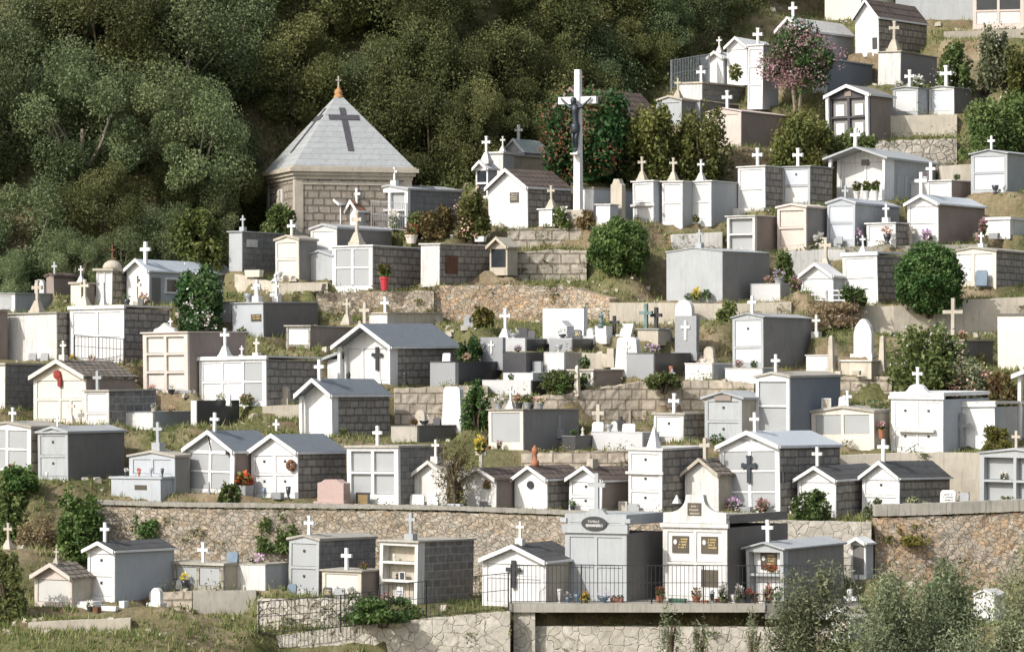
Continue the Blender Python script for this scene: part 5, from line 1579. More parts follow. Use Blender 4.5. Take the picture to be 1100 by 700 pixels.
blocks('granite_blocks_dark', (.15, .135, .115), (.10, .092, .08), (.06, .055, .045), .5, .26, .02)
blocks('pale_blocks_big', (.58, .52, .43), (.49, .435, .355), (.27, .23, .175), .62, .36, .03, stain=.2, bstr=.8)


def rails():
    railing('railing', 'long dark iron railing along the terrace slab before the mausolea', [(549, 648, 112.08), (700, 648, 112.08), (922, 648, 112.08)], 41, r=.010)
    railing('railing', 'sloping dark iron railing before the brick-sided niche tomb', [(408, 668, 111.8), (458, 664, 111.8), (546, 655, 111.9)], 40, r=.010)
    railing('railing', 'low dark iron railing at the lower left by the lichened wall', [(278, 682, 111.2), (366, 675, 111.3), (407, 670, 111.6)], 36, r=.010)
    railing('railing', 'iron railing in front of the big white four-slot tomb', [(80, 385, S(390) - .1), (133, 389, S(390) - .7)], 25, gap=.13)
    railing('railing', 'grey steel panel railing at the top left of the upper tombs', [(721, 97, S(100) + 1.2), (750, 92, S(100) + 1.6), (762, 90, S(100) + 2.4)], 32, mat='galvanised', gap=.07, group='iron railings')
    railing('railing', 'thin white railing before the niche tomb under the chapel corner', [(399, 246, S(247) + .1), (437, 249, S(247) - .8)], 30, mat='mid_iron', gap=.1)
    railing('railing', 'low white fence before the shrine-shaped tomb', [(857, 322, S(322) + .3), (888, 323, S(322) - .3), (908, 323, S(322) - .5)], 11, mat='white', gap=.22, r=.02)


plain('mid_iron', (.25, .25, .26), .5, .3, .4)
def items():
    # ------- bottom row
    I('yellow flowers in a dark vase before the low two-door tomb', on('twin_low', 203, 'front', .2), 19, 'vase', 'petal_yellow', 'dark_glaze')
    I('white marble book leaning against the low two-door tomb', on('twin_low', 196, 'front', .15), 10, 'plaque', None, 'marble')
    I('lilac-pink flowers lying on the whitewashed cube tomb', on('white_cube', 268, 'top', .35), 11, 'bunch', 'petal_lilac', w=22)
    I('dark blue plaque on the back of the low two-door tomb roof', on('twin_low', 236, 'top', .6), 11, 'plaque', None, 'blue_glaze', w=14)
    I('tall dark rounded plaque before the tall pale grey tomb', on('grey_tall_low', 321, 'front', .35), 14, 'plaque', None, 'blue_glaze', w=11)
    I('square granite plaque between the tall pale grey tomb and the tan one', on('grey_tall_low', 334, 'front', .45), 11, 'plaque', 'marble', 'granite_grey', w=12)
    I('dark granite plaque before the tan low tomb', on('tan_low', 358, 'front', .3), 11, 'plaque', 'gold_leaf', 'granite_black', w=11)
    I('pair of grey plaque stones before the right half of the tan low tomb', on('tan_low', 371, 'front', .3), 11, 'plaque', None, 'granite_grey', w=13)
    I('white ribbon bouquet by the right corner of the tan low tomb', on('tan_low', 385, 'front', .3), 12, 'bunch', 'petal_white', w=12)
    I('dried red flowers on the tan low tomb roof beside its cross', on('tan_low', 383, 'top', .35), 8, 'bunch', 'petal_rust', w=12)
    I('tall grey stone post standing on the open niche tomb roof', on('open_niches', 436, 'top', .25), 30, 'cross', 'block', 'mid_grey', name='roof_cross')
    stele('headstone', 'blue-grey headstone with a slot standing on the back of the open niche tomb roof', 474, 494, 546, 575, 'flat', 'blue_grey', .2, dY=1.4, z_on=on('open_niches', 480, 'top').z)
    I('pink flowers at the foot of the open niche tomb', on('open_niches', 420, 'front', .25), 12, 'bunch', 'petal_pink', w=12)
    I('two pale plaques in the lowest niche of the open tomb', on('open_niches', 433, 'front', .2), 18, 'plaque', 'dark_glaze', 'granite_pale', w=9)
    for u, vv, l, pt in ((421, 601, 'tiny white votive jar in the top niche of the open tomb', 'marble'), (430, 623, 'small white framed portrait in the middle niche of the open tomb', 'marble'), (424, 625, 'tiny dark figurine in the middle niche of the open tomb', 'bronze')):
        t = TOMB['open_niches']
        loc = on('open_niches', u, 'front', -.12)
        loc.z = t['z'] + t['H'] * (.695 if vv < 610 else .375)
        if 'portrait' in l: I(l, loc, 9, 'frame', 'dark_glaze', pt, w=7)
        elif 'jar' in l: I(l, loc, 7, 'vase', None, pt)
        else: I(l, loc, 8, 'statue', None, pt)
    t = TOMB['niche_plaque']
    loc = on('niche_plaque', 826, 'front', -.10); loc.z = t['z'] + t['H'] * .545
    I('small red and white flowers in the upper slot of the niche tomb', loc, 9, 'bunch', 'petal_red', w=18)
    # things along the slab behind the railing
    zs = lambda u, y: Vector((P(u, 648, y).x, y, -(646 - VH) * S(646) / F + .014))
    L = [(601, 15, 'vase', None, 'marble', 'slim white tube vase, far left behind the terrace railing', 5), (610, 10, 'vase', 'petal_white', 'blue_glaze', 'blue glazed vase with white blooms before the grey mausoleum', 9),
         (620, 9, 'vase', None, 'blue_glaze', 'squat blue glazed vase before the grey mausoleum', 8), (628, 12, 'bunch', 'petal_yellow', None, 'yellow-green flowers before the grey mausoleum', 10),
         (648, 12, 'vase', 'petal_lilac', 'blue_glaze', 'wide blue vase of lilac flowers before the grey mausoleum', 14), (663, 8, 'trough', 'petal_rust', 'terracotta', 'small terracotta trough at the right corner of the grey mausoleum', 14),
         (709, 19, 'pot', 'petal_rust', 'terracotta', 'round terracotta pot between the two mausolea', 11), (728, 9, 'trough', None, 'green_plastic', 'long dark green trough before the white mausoleum', 20),
         (748, 16, 'pot', 'petal_rust', 'terracotta', 'terracotta pot with dark dry foliage before the white mausoleum', 12), (757, 6, 'trough', None, 'terracotta', 'tiny empty terracotta tray before the white mausoleum', 8),
         (765, 14, 'lantern', 'dark_glaze', 'mid_grey', 'black and grey lantern before the white mausoleum', 6), (775, 8, 'trough', None, 'terracotta', 'orange terracotta trough at the corner of the white mausoleum', 16),
         (777, 22, 'bunch', 'petal_white', None, 'tall grey-green flower stems rising above the orange trough', 8), (788, 9, 'vase', None, 'marble', 'first fluted grey vase right of the orange trough', 9),
         (799, 9, 'vase', None, 'marble', 'second fluted grey vase, between the flowers right of the orange trough', 9), (794, 20, 'bunch', 'petal_white', None, 'faded bouquet between the fluted grey vases', 9),
         (804, 16, 'pot', 'petal_red', 'dark_glaze', 'dark pot of deep red flowers left of the niche tomb', 10), (811, 12, 'pot', 'petal_rust', 'terracotta', 'low terracotta pot left of the niche tomb doorway', 9),
         (819, 15, 'statue', None, 'cream', 'cream angel figurine before the niche tomb', 7), (826, 20, 'bunch', 'petal_peach', None, 'brown and cream bouquet before the niche tomb', 11),
         (836, 17, 'vase', 'leaf_dark', 'green_plastic', 'dark green vase with a leafy plant at the right corner of the niche tomb', 9)]
    for i, (u, h, k, col, pt, lab, w) in enumerate(L):
        I(lab, zs(u, 112.35 + (i % 3) * .12), h, k, col, pt or 'terracotta', w=w)
    I('white painted stone box near the rust-streaked white tomb', G(118, 655, -.2), 9, 'trough', None, 'white', w=20, name='stone_planter')
    I('tall white stone post block beside the rust-streaked white tomb', G(133, 652, -.1), 14, 'trough', None, 'white', w=7, name='stone_planter')
    I('rust-red metal box among stones before the rust-streaked white tomb', G(104, 657, -.2), 11, 'trough', None, 'rusty_iron', w=7, name='stone_planter')
    I('dark glazed pot cluster before the rust-streaked white tomb', G(97, 656, -.1), 12, 'pot', 'petal_white', 'dark_glaze', w=10)
    stele('headstone', 'small rounded white headstone at the corner of the block plinth', 162, 172, 631, 651, 'round', 'marble', .14)
    stele('headstone', 'pink shrine of the far left with a leaning pale slab, low marble step', 80, 100, 646, 653, 'flat', 'marble', .4)
    I('little cross on a stone at the far left under the ivy bank', G(9, 590), 28, 'cross', 'ped', 'old_stone')
    # ------- row above the wall
    I('white offering vase on the grass before the grey two-slot tomb', on('C2', 57, 'front', .3), 9, 'vase', None, 'marble')
    for k, u, lab, pt, col in (('C3', 143, 'left dark vase on the offering bench', 'dark_glaze', 'petal_white'), ('C3', 157, 'red flowers in the middle of the offering bench', 'terracotta', 'petal_red'), ('C3', 170, 'grey vase on the right of the offering bench', 'granite_grey', None), ('C3', 182, 'dark triangular vase at the right end of the offering bench', 'dark_glaze', None)):
        loc = on(k, u, 'front', .35); loc.z += TOMB[k]['H'] * .42 + .06
        I(lab, loc, 9, 'vase', col, pt)
    I('grey stone vase at the left foot of the grey-panelled gabled tomb', on('C4', 203, 'front'), 11, 'vase', None, 'granite_grey')
    I('dark pyramid-shaped vase before the grey-panelled gabled tomb', on('C4', 231, 'front'), 13, 'obelisk', None, 'granite_grey', name='grave_vase')
    I('grey stone planter overflowing with bright red flowers between two gabled tombs', on('C5', 271, 'front', .5), 27, 'trough', 'petal_red', 'granite_grey', w=19)
    I('big mound of red flowers filling the grey stone planter', on('C5', 271, 'front', .5) + Vector((0, 0, .36)), 14, 'bunch', 'petal_red', w=24)
    I('dark glazed pot by the white-panelled gabled tomb', on('C5', 290, 'front'), 11, 'vase', None, 'blue_glaze')
    I('dark green marble jar by the white-panelled gabled tomb', on('C5', 305, 'front'), 13, 'trough', None, 'granite_grey', w=12)
    I('black marble jar at the corner of the white-panelled gabled tomb', on('C5', 316, 'front'), 13, 'vase', None, 'dark_glaze')
    stele('headstone', 'pink granite headstone with a stepped base beside the square white tomb', 341, 369, 515, 542, 'shoulder', 'granite_pink', .35)
    I('dark arched photo stone before the square white tomb', on('C6', 396, 'front'), 14, 'frame', 'ochre_dark', 'granite_black', w=17)
    I('small white ball vase at the left foot of the square white tomb', on('C6', 376, 'front'), 9, 'vase', None, 'marble')
    I('low white double-arched stone before the tomb behind the bare shrub', on('C7', 455, 'front', .35), 11, 'plaque', None, 'marble', w=18)
    I('second low white arched stone before the tomb behind the bare shrub', on('C7', 472, 'front', .35), 10, 'plaque', None, 'marble', w=14)
    I('yellow and white bouquet tied to the cross of a small gabled tomb', on('C8', 514, 'top', .1) + Vector((0, 0, .45)), 20, 'bunch', 'petal_yellow', w=12)
    I('red round wreath hung on the bouquet tomb front', on('C8', 524, 'front', .06) + Vector((0, 0, .62)), 9, 'bunch', 'petal_rust', w=9)
    I('dark square plaque at the foot of the bouquet tomb', on('C8', 523, 'front', .2), 9, 'plaque', None, 'granite_black', w=9)
    I('white square frame beside the narrow three-slot tomb', on('C11', 671, 'front', .1), 12, 'frame', 'old_stone', 'marble', w=10)
    I('dark rounded stone at the foot of the narrow three-slot tomb', on('C11', 684, 'front', .2), 10, 'plaque', None, 'granite_grey', w=14)
    I('little green plant in a pot before the stubby-block gabled tomb', on('C10', 619, 'front', .2), 13, 'pot', 'leaf_bright', 'dark_glaze')
    for u, c, lab in ((782, 'petal_peach', 'peach bouquet at the left foot of the six-panel gabled tomb'), (794, 'petal_lilac', 'lilac bouquet at the foot of the six-panel gabled tomb'), (824, 'petal_pink', 'pink bouquet near the right foot of the six-panel gabled tomb')):
        I(lab, on('C13', u, 'front', .3), 17, 'bunch', c, w=15)
    I('grey box planter under the green cross of the six-panel tomb', on('C13', 805, 'front', .2), 13, 'trough', None, 'granite_grey', w=14)
    I('white leaning photo plaque in the shadow right of the grey-roofed tomb', G(1018, 543), 17, 'plaque', 'dark_glaze', 'marble', w=18)
    I('mottled dark plaque beside the white photo plaque', G(1035, 544), 15, 'plaque', None, 'granite_grey', w=12)
    I('small white stone bowl left of the white photo plaque', G(1004, 544), 7, 'trough', None, 'marble', w=9)
    I('brown carved stone figure at the foot of the right-edge niche tomb', on('C16', 1085, 'front', .2), 13, 'trough', 'leaf_dry', 'brown_plaster', w=13)
    loc = on('C16', 1076, 'front', -.12); loc.z = TOMB['C16']['z'] + TOMB['C16']['H'] * .53
    I('tiny bouquet of grey flowers in the niche of the right-edge tomb', loc, 9, 'bunch', 'petal_white', w=8)
    # ------- next rows
    I('tall white cross standing in the weeds left of the blue-roofed tomb', G(297, 464, -.3), 14, 'cross', None, 'white')
    I('white statuette with cross on a pink stone before the cream gabled tomb', on('D2', 84, 'front', .35), 24, 'cross', 'ped', 'pink_plaster')
    stele('headstone', 'grey headstone with white oval emblem on the white marble grave', 183, 205, 421, 443, 'flat', 'granite_grey', .12, emblem=None, z_on=on('M15', 160, 'top').z, dY=1.5)
    I('white oval portrait shape fixed to the grey headstone', on('M15', 158, 'top', 1.75) + Vector((1.55, -.3, .18)), 12, 'plaque', None, 'marble', w=5)
    I('round wreath resting on the white marble grave', on('M15', 178, 'top') + Vector((.3, 0, 0)), 6, 'bunch', 'petal_peach', w=9)
    I('dusty pots on the back of the white marble grave', on('M15', 155, 'top', .5), 8, 'pot', 'petal_white', 'old_stone', w=8)
    I('green plant with white blooms before the wide white tomb, left', on('D5', 216, 'front', .5), 17, 'pot', 'petal_white', 'dark_glaze', w=12)
    I('dark plant with pale blooms before the wide white tomb, middle', on('D5', 249, 'front', .6), 15, 'pot', 'petal_white', 'dark_glaze', w=10)
    I('round brown dried-flower wreath at the foot of the grey right bay', on('D5', 271, 'front', .3), 15, 'bunch', 'leaf_dry', w=16)
    I('bottle-shaped white urn with cross on the wide white tomb roof', on('D5', 237, 'top'), 30, 'cross', 'ped', 'marble', name='roof_cross')
    I('little white cross low on the wide white tomb roof', on('D5', 255, 'top'), 12, 'cross', 'block', 'marble', name='roof_cross')
    I('pinkish carved stone with a cross on the wide white tomb roof', on('D5', 271, 'top'), 20, 'cross', 'block', 'pink_plaster', name='roof_cross')
    I('white flower pot on the roof end of the name-plate tomb', on('F4', 325, 'side', .5), 14, 'pot', 'petal_peach', 'marble', w=9)
    I('grey urn on the roof of the name-plate tomb', on('F4', 262, 'top'), 9, 'vase', None, 'granite_grey', w=10)
    I('white stone cross on the slope right of the small framed tomb', G(373, 347), 26, 'cross', 'ped', 'old_stone')
    I('weathered cross behind the broad porch roof', G(392, 347), 22, 'cross', None, 'old_stone')
    I('bright red plastic pot holding a small palm', G(413, 311, -.7), 32, 'pot', 'leaf_yellow', 'red_plastic', w=12)
    # on the two big left tombs
    I('tall grey carved cross on block, on the plain white box tomb roof', on('F2', 34, 'top', .3), 34, 'cross', 'ped', 'old_stone', name='roof_cross')
    stele('headstone', 'round-headed grey stone standing behind the plain white box tomb', 37, 47, 300, 322, 'round', 'granite_pale', .15, dY=1.0)
    I('stone bottle-shaped monument on the four-slot tomb with iron rail', on('F3', 105, 'top', .3), 26, 'obelisk', None, 'white_worn', name='roof_obelisk')
    I('orange-brown carved crucifix on the four-slot tomb roof', on('F3', 83, 'top', .4), 28, 'cross', 'ped', 'concrete_tan', name='roof_cross')
    I('cream pillar stele right end of the four-slot tomb roof', on('F3', 150, 'top'), 30, 'cross', 'block', 'cream', name='roof_cross')
    I('dark vase at the far right of the four-slot tomb roof', on('F3', 158, 'top'), 14, 'bunch', 'petal_peach', w=16)
    I('blue-black vase on the four-slot tomb roof', on('F3', 140, 'top'), 12, 'vase', 'leaf_dark', 'dark_glaze', w=8)
    I('yellow flowers behind the iron rail of the four-slot tomb', on('F3', 83, 'front', .2), 10, 'bunch', 'petal_yellow', w=9)
    I('terracotta pots behind the iron rail of the four-slot tomb', on('F3', 103, 'front', .2), 9, 'pot', 'petal_red', 'terracotta', w=9)
    I('dark shell plaque before the plain white box tomb', on('F2', 41, 'front', .3), 9, 'plaque', None, 'granite_grey', w=10)
    I('second shell plaque before the plain white box tomb, nearer its corner', on('F2', 54, 'front', .3), 9, 'plaque', None, 'granite_grey', w=10)
    # centre graves
    stele('headstone', 'grey headstone with a white cross, right of the porch tomb', 516, 540, 362, 391, 'flat', 'granite_grey', .18, emblem='marble', dY=.4)
    I('white cross on a flared pedestal above the centre graves', G(543, 366, .8), 34, 'cross', 'ped', 'marble')
    stele('backing_wall', 'plain bright white backing wall behind the grey pointed headstone', 583, 627, 331, 363, 'flat', 'white', .25, dY=.6, cat='wall', plinth=False, group=None)
    stele('headstone', 'grey pointed headstone before the white backing wall', 587, 609, 344, 363, 'pent', 'granite_pale', .45, dY=-.3)
    stele('headstone', 'small white block with a dark statuette on it, right of the white backing wall', 639, 651, 350, 363, 'flat', 'marble', .4)
    I('small dark statuette on the small white block', Vector(G(646, 363, .15)) + Vector((0, 0, .41)), 16, 'statue', None, 'verdigris')
    I('black cross between the white block and the slanted book stone', G(660, 358), 19, 'cross', None, 'iron')
    stele('headstone', 'slanted white open-book stone near the tapered white stele', 665, 677, 347, 362, 'flat', 'marble', .12, lean=-25)
    I('greenish bronze crucifix statue left of the black cross', G(694, 353), 27, 'cross', None, 'verdigris')
    I('large black cross beside the greenish crucifix', G(705, 353), 23, 'cross', None, 'iron')
    T('N1', 'grey stone slab grave carrying the greenish crucifix and black cross', 685, 707, 720, 354, 366, 'flat', 0, 'old_stone', 'old_stone', roofm='mid_grey', th=.04, dmax=1.3, dY=-.6, name='grave', cat='grave', group='low graves of stone and granite')
    stele('headstone', 'tall grey headstone with a big white cross and white tablet', 725, 748, 339, 381, 'flat', 'granite_grey', .2, emblem='marble', dY=.3)
    stele('headstone', 'white arched stele behind the tall white-cross headstone', 725, 743, 322, 352, 'round', 'marble', .2, dY=1.0)
    stele('headstone', 'tapered white stele with a faint cross left of the black granite grave', 660, 686, 362, 398, 'taper', 'marble', .25, emblem='panel_cream')
    stele('headstone', 'narrow wall-backed tapered white stele, centre, above the dark stone grave', 474, 496, 415, 459, 'taper', 'marble', .22, dY=.6)
    I('dark bouquet on the black granite grave under the white-cross headstone', on('M8', 706, 'top', .35), 10, 'bunch', 'petal_lilac', w=18)
    I('small terracotta jar at the side of the black granite grave', on('M8', 716, 'side'), 11, 'vase', None, 'terracotta')
    I('dark potted plant on the small cream slab grave', on('M7', 624, 'top'), 14, 'bunch', 'leaf_dark', w=13)
    I('weathered wooden post before the small cream slab grave', G(620, 424), 32, 'obelisk', None, 'concrete_tan', name='wooden_post', cat='post', group='posts among the graves')
    I('thick weathered post left of the fallen stone columns', G(893, 402), 42, 'obelisk', None, 'old_stone', name='wooden_post', cat='post', group='posts among the graves')
    I('thick weathered post at the left edge of the tall green shrub', G(948, 402), 42, 'obelisk', None, 'old_stone', name='wooden_post', cat='post', group='posts among the graves')
    stele('headstone', 'white gothic-pointed headstone right of the tall grey two-slot tomb', 917, 936, 342, 383, 'gothic', 'marble', .2)
    T('N2', 'pale stone ledge grave under the gothic-pointed headstone', 902, 936, 948, 388, 402, 'flat', 0, 'concrete_tan', 'old_stone', roofm='white_worn', th=.05, dmax=1.6, dY=-.5, name='grave', cat='grave', group='low graves of stone and granite')
    I('small pale cross on a blue base behind the tall grey two-slot tomb', G(877, 362), 24, 'cross', 'block', 'white_worn')
    I('tall weathered stone cross with rocks at its foot, above the green shrub', G(1024, 362, -.2), 42, 'cross', None, 'old_stone')
    I('blue-grey oval stele before the cream low-gabled tomb', on('J4', 1058, 'front', .3), 17, 'plaque', None, 'blue_glaze', w=14)
    # flower-roofed vault
    Z = [(531, 15, 'petal_white', 'granite_grey', 'pale vase on the left edge of the flower-roofed vault'), (553, 17, 'petal_rust', 'dark_glaze', 'dark pot of rusty flowers behind the white figure on the vault roof'), (562, 18, 'leaf_mid', 'granite_grey', 'green spray over the corner of the flower-roofed vault'), (574, 12, 'petal_red', 'dark_glaze', 'black round pot with red ring on the vault roof'), (584, 15, 'petal_peach', 'granite_grey', 'tall faded bouquet toward the back of the vault roof')]
    for u, h, c, pt, lab in Z:
        I(lab, on('E3', u, 'top'), h, 'pot', c, pt, w=10)
    I('white stone cross on the flower-roofed vault', on('E3', 545, 'top', .2), 24, 'cross', 'ped', 'marble', name='roof_cross')
    I('red-flowered pot at the left foot of the flower-roofed vault', on('E3', 541, 'front', .25), 11, 'pot', 'petal_pink', 'dark_glaze')
    I('brown square pot left of the flower-roofed vault', on('E3', 527, 'front', .2), 8, 'trough', None, 'rusty_iron', w=8)
    I('white lit headstone block behind the flat black grave', G(642, 466), 13, 'plaque', None, 'marble', w=14)
    I('yellow statuette on the flat black grave', on('M14', 632, 'top'), 9, 'statue', None, 'cream')
    I('black cross left of the small grey headstones', G(667, 464, .2), 17, 'cross', None, 'iron')
    I('tall dark obelisk cross against the ashlar wall', G(677, 462, .5), 22, 'obelisk', None, 'brown_plaster')
    I('grey plaque row on the stepped pale grave', on('M13', 672, 'top', .2), 9, 'plaque', None, 'granite_pale', w=16)
    I('pale cross behind the stepped pale grave', G(643, 460, .8), 26, 'cross', None, 'old_stone')
    I('photo plaque with two portraits on the cream tomb roof', on('E7', 884, 'top'), 11, 'frame', 'old_stone', 'marble', w=11)
    I('round fan-shaped ornament beside the cross of the cream tomb', on('E7', 902, 'top'), 10, 'plaque', None, 'granite_pale', w=11)
    I('dark plants at the back of the cream tomb roof', on('E7', 930, 'top', .8), 10, 'bunch', 'leaf_dark', w=22)
    I('red pot with pink flowers between the cream tomb and the leaning white one', G(947, 470, -.6), 20, 'pot', 'petal_pink', 'terracotta', w=9)
    I('white rocks and plaques at the foot of the cream tomb', on('E7', 915, 'front', .3), 8, 'bunch', 'petal_white', w=16)
    I('dark bouquet at the right foot of the pale grey plaque tomb', on('E5', 775, 'front', .25), 13, 'bunch', 'leaf_dark', w=17)
    I('pale pink pot at the left foot of the pale grey plaque tomb', on('E5', 765, 'front', .2), 9, 'pot', 'petal_pink', 'marble', w=6)
    I('grey rusted cross leaning before the plain white low tomb', on('E9', 1036, 'front', .2), 33, 'cross', 'flared', 'granite_grey')
    I('small blue-grey cross on the earth above the ashlar wall', G(722, 408, -.1), 12, 'cross', None, 'granite_grey')
    # more clutter on the low graves
    V = [('M2', 548, 'top', 9, 'vase', 'petal_white', 'granite_grey', 'small grey vase with white blooms on the pale-ended black grave'), ('M2', 575, 'top', 8, 'plaque', None, 'granite_black', 'black tablet lying back on the pale-ended black grave'),
         ('M3', 600, 'top', 8, 'vase', 'leaf_dark', 'dark_glaze', 'dark plant vase on the grey-ended black grave'), ('M3', 624, 'top', 9, 'plaque', 'gold_leaf', 'granite_black', 'gold-lettered tablet on the grey-ended black grave'),
         ('M4', 552, 'top', 8, 'bunch', 'petal_lilac', None, 'lilac bouquet on the front black-sided grave'), ('M5', 596, 'top', 8, 'vase', None, 'granite_grey', 'plain grey vase on the squat white-ended grave'),
         ('M1', 475, 'top', 9, 'plaque', None, 'granite_pale', 'pale tablet on the grey granite grave right of the porch'), ('M1', 505, 'top', 9, 'bunch', 'petal_peach', None, 'peach bouquet on the long black side of the granite grave'),
         ('M6', 545, 'top', 7, 'bunch', 'leaf_dark', None, 'dark sprig on the stepped pale granite grave'), ('M9', 752, 'top', 7, 'vase', 'petal_pink', 'marble', 'tiny pink vase on the low white sarcophagus grave'),
         ('M10', 790, 'top', 9, 'bunch', 'petal_pink', None, 'pink bouquet on the low white flower-painted grave'), ('M10', 806, 'top', 8, 'bunch', 'leaf_dark', None, 'dark bouquet on the low white flower-painted grave'),
         ('M12', 440, 'top', 8, 'bunch', 'petal_rust', None, 'rusty bouquet on the dark stone grave below the tapered stele'), ('M12', 462, 'top', 10, 'vase', 'petal_white', 'dark_glaze', 'dark vase of white blooms below the tapered stele'), ('M12', 478, 'top', 8, 'plaque', None, 'granite_black', 'black tablet at the foot of the wall-backed stele'),
         ('M14', 612, 'top', 7, 'bunch', 'leaf_dark', None, 'dark spray at the front of the flat black granite grave'), ('M13', 650, 'top', 8, 'vase', None, 'granite_grey', 'grey vase on the left of the stepped pale granite grave'),
         ('N2', 925, 'front', 8, 'trough', None, 'old_stone', 'fallen stone block before the gothic-pointed headstone'), ('N2', 905, 'front', 7, 'trough', None, 'concrete_tan', 'short fallen column left of the gothic-pointed headstone'),
         ('M20', 1030, 'top', 10, 'bunch', 'petal_peach', None, 'peach flower heap on the dark grave by the tall shrub'), ('M20', 1048, 'side', 12, 'bunch', 'leaf_russet', None, 'dry russet plant beside the dark grave by the tall shrub'),
         ('E1', 362, 'side', 10, 'bunch', 'leaf_mid', None, 'weedy tuft at the block side of the blue-roofed tomb'), ('E2', 428, 'side', 14, 'lantern', 'dark_glaze', 'iron', 'iron lantern beside the white porch side wall'),
         ('E2', 380, 'front', 13, 'lantern', 'dark_glaze', 'iron', 'iron lantern at the left of the white porch'), ('D4', 170, 'front', 9, 'bunch', 'petal_peach', None, 'peach bouquet under the pinkish six-slot tomb'),
         ('D4', 190, 'front', 9, 'pot', 'petal_white', 'dark_glaze', 'dark pot of white blooms under the pinkish six-slot tomb'), ('F5', 320, 'front', 6, 'trough', None, 'wood_brown', 'little brown wooden crate before the stone-framed white panel'),
         ('F4', 266, 'front', 11, 'bunch', 'leaf_mid', None, 'green plant at the front of the name-plate tomb'), ('G7', 305, 'front', 8, 'vase', None, 'granite_pale', 'pale urn before the cream low-gabled tomb'),
         ('G8', 345, 'front', 10, 'bunch', 'petal_white', None, 'white bouquet before the white tomb with charcoal side'), ('J5', 800, 'front', 6, 'bunch', 'petal_white', None, 'white flowers under the deep-recessed low tomb'),
         ('J10', 990, 'top', 8, 'vase', 'petal_pink', 'marble', 'marble vase on the flat white roof behind the gabled tomb'), ('J10', 1032, 'top', 7, 'bunch', 'leaf_dark', None, 'dark bouquet at the brown end of the flat white roof'),
         ('H1', 690, 'front', 9, 'bunch', 'petal_white', None, 'white bouquet before the leftmost of the three matching tombs'), ('H3', 752, 'front', 8, 'bunch', 'leaf_yellow', None, 'yellowish weeds before the rightmost of the three matching tombs'),
         ('E6', 825, 'front', 9, 'bunch', 'petal_peach', None, 'peach bouquet at the foot of the tall slate-sided tomb'), ('C1', 20, 'front', 9, 'pot', 'petal_red', 'terracotta', 'red flower pot before the four-slot tomb cut by the left edge')]
    for k, u, wh, h, kd, c, pt, lab in V:
        I(lab, on(k, u, wh), h, kd, c, pt or 'terracotta', w=h * 1.1)
    # upper right
    for u, h, c, lab in ((752, 13, 'petal_yellow', 'yellow and white bouquet at the foot of the big blank grey tomb'), (763, 11, 'leaf_dark', 'dark bouquet at the right foot of the big blank grey tomb'), (744, 8, 'leaf_dark', 'dark round vase at the foot of the big blank grey tomb')):
        I(lab, on('J1', u, 'front', .25), h, 'bunch', c, w=11)
    I('purple flower pot on the plain grey grave', on('M11', 841, 'top'), 14, 'pot', 'petal_lilac', 'granite_grey', w=14)
    I('low cream bouquet on the plain grey grave', on('M11', 822, 'top'), 8, 'bunch', 'petal_peach', w=11)
    I('pink bouquet between the plain grey grave and the shrine-shaped tomb', G(855, 313, -.4), 16, 'bunch', 'petal_pink', w=14)
    I('tall carved grey stele with pale flowers behind the shrine-shaped tomb', G(887, 292, -.2), 36, 'cross', 'ped', 'old_stone')
    I('white and grey bouquet before the pinkish low-gabled tomb', on('J6', 872, 'side', .3), 17, 'bunch', 'petal_white', w=13)
    I('cream bouquet before the blue-grey rounded tomb', on('J7', 882, 'front', .3), 15, 'bunch', 'petal_peach', w=10)
    I('dark small plaque before the blue-grey rounded tomb', on('J7', 905, 'front', .25), 8, 'plaque', None, 'granite_grey', w=8)
    I('pink flowers in a vase left of the little low white tomb', on('J8', 926, 'front', .3), 17, 'vase', 'petal_lilac', 'dark_glaze', w=8)
    I('orange and peach flowers in a vase right of the little low white tomb', on('J8', 958, 'front', .35), 19, 'vase', 'petal_peach', 'dark_glaze', w=9)
    I('small stone cross before the white gabled tomb with pale roof', on('J9', 984, 'front', .4), 17, 'cross', None, 'old_stone')
    I('pink bouquet with grey plaque before the white gabled tomb with pale roof', on('J9', 1000, 'front', .3), 14, 'bunch', 'petal_lilac', w=12)
    I('dark grey square urn by the white sarcophagus', G(1068, 256, -.3), 11, 'trough', None, 'granite_grey', w=11)
    I('pink-white bouquet left of the white sarcophagus', G(1056, 252, -.3), 18, 'bunch', 'petal_pink', w=9)
    I('pink bouquet fallen on the kerb below the white sarcophagus', G(1052, 262, -.7), 10, 'bunch', 'petal_pink', w=10)
    I('dark pots at the foot of the double-slot tomb by the green slope', on('J11', 1073, 'front', .3), 8, 'vase', None, 'dark_glaze', w=8)
    I('pale cylinder vase at the right foot of the double-slot tomb', on('J11', 1081, 'front', .3), 8, 'vase', None, 'marble', w=7)
    for u, lab in ((926, 'first white tub of tall plants before the porch tomb'), (936, 'middle white tub of tall plants before the porch tomb'), (946, 'right white tub of tall plants before the porch tomb')):
        I(lab, on('K3', u, 'front', .4), 23, 'pot', 'leaf_yellow', 'marble', w=9)
    I('white flower heap between two tombs of the concrete ledge', on('L2', 990, 'top', .3), 14, 'bunch', 'petal_white', w=16)
    I('white bouquet left of the concrete ledge cross', on('L2', 962, 'top', .25), 9, 'bunch', 'petal_white', w=10)
    I('red flowers at the foot of the charcoal porch tomb', on('L1', 917, 'front', .3), 7, 'bunch', 'petal_rust', w=18)
    I('light grey urn planter on the railing platform', G(790, 86, -.6), 17, 'bunch', 'leaf_yellow', w=14)
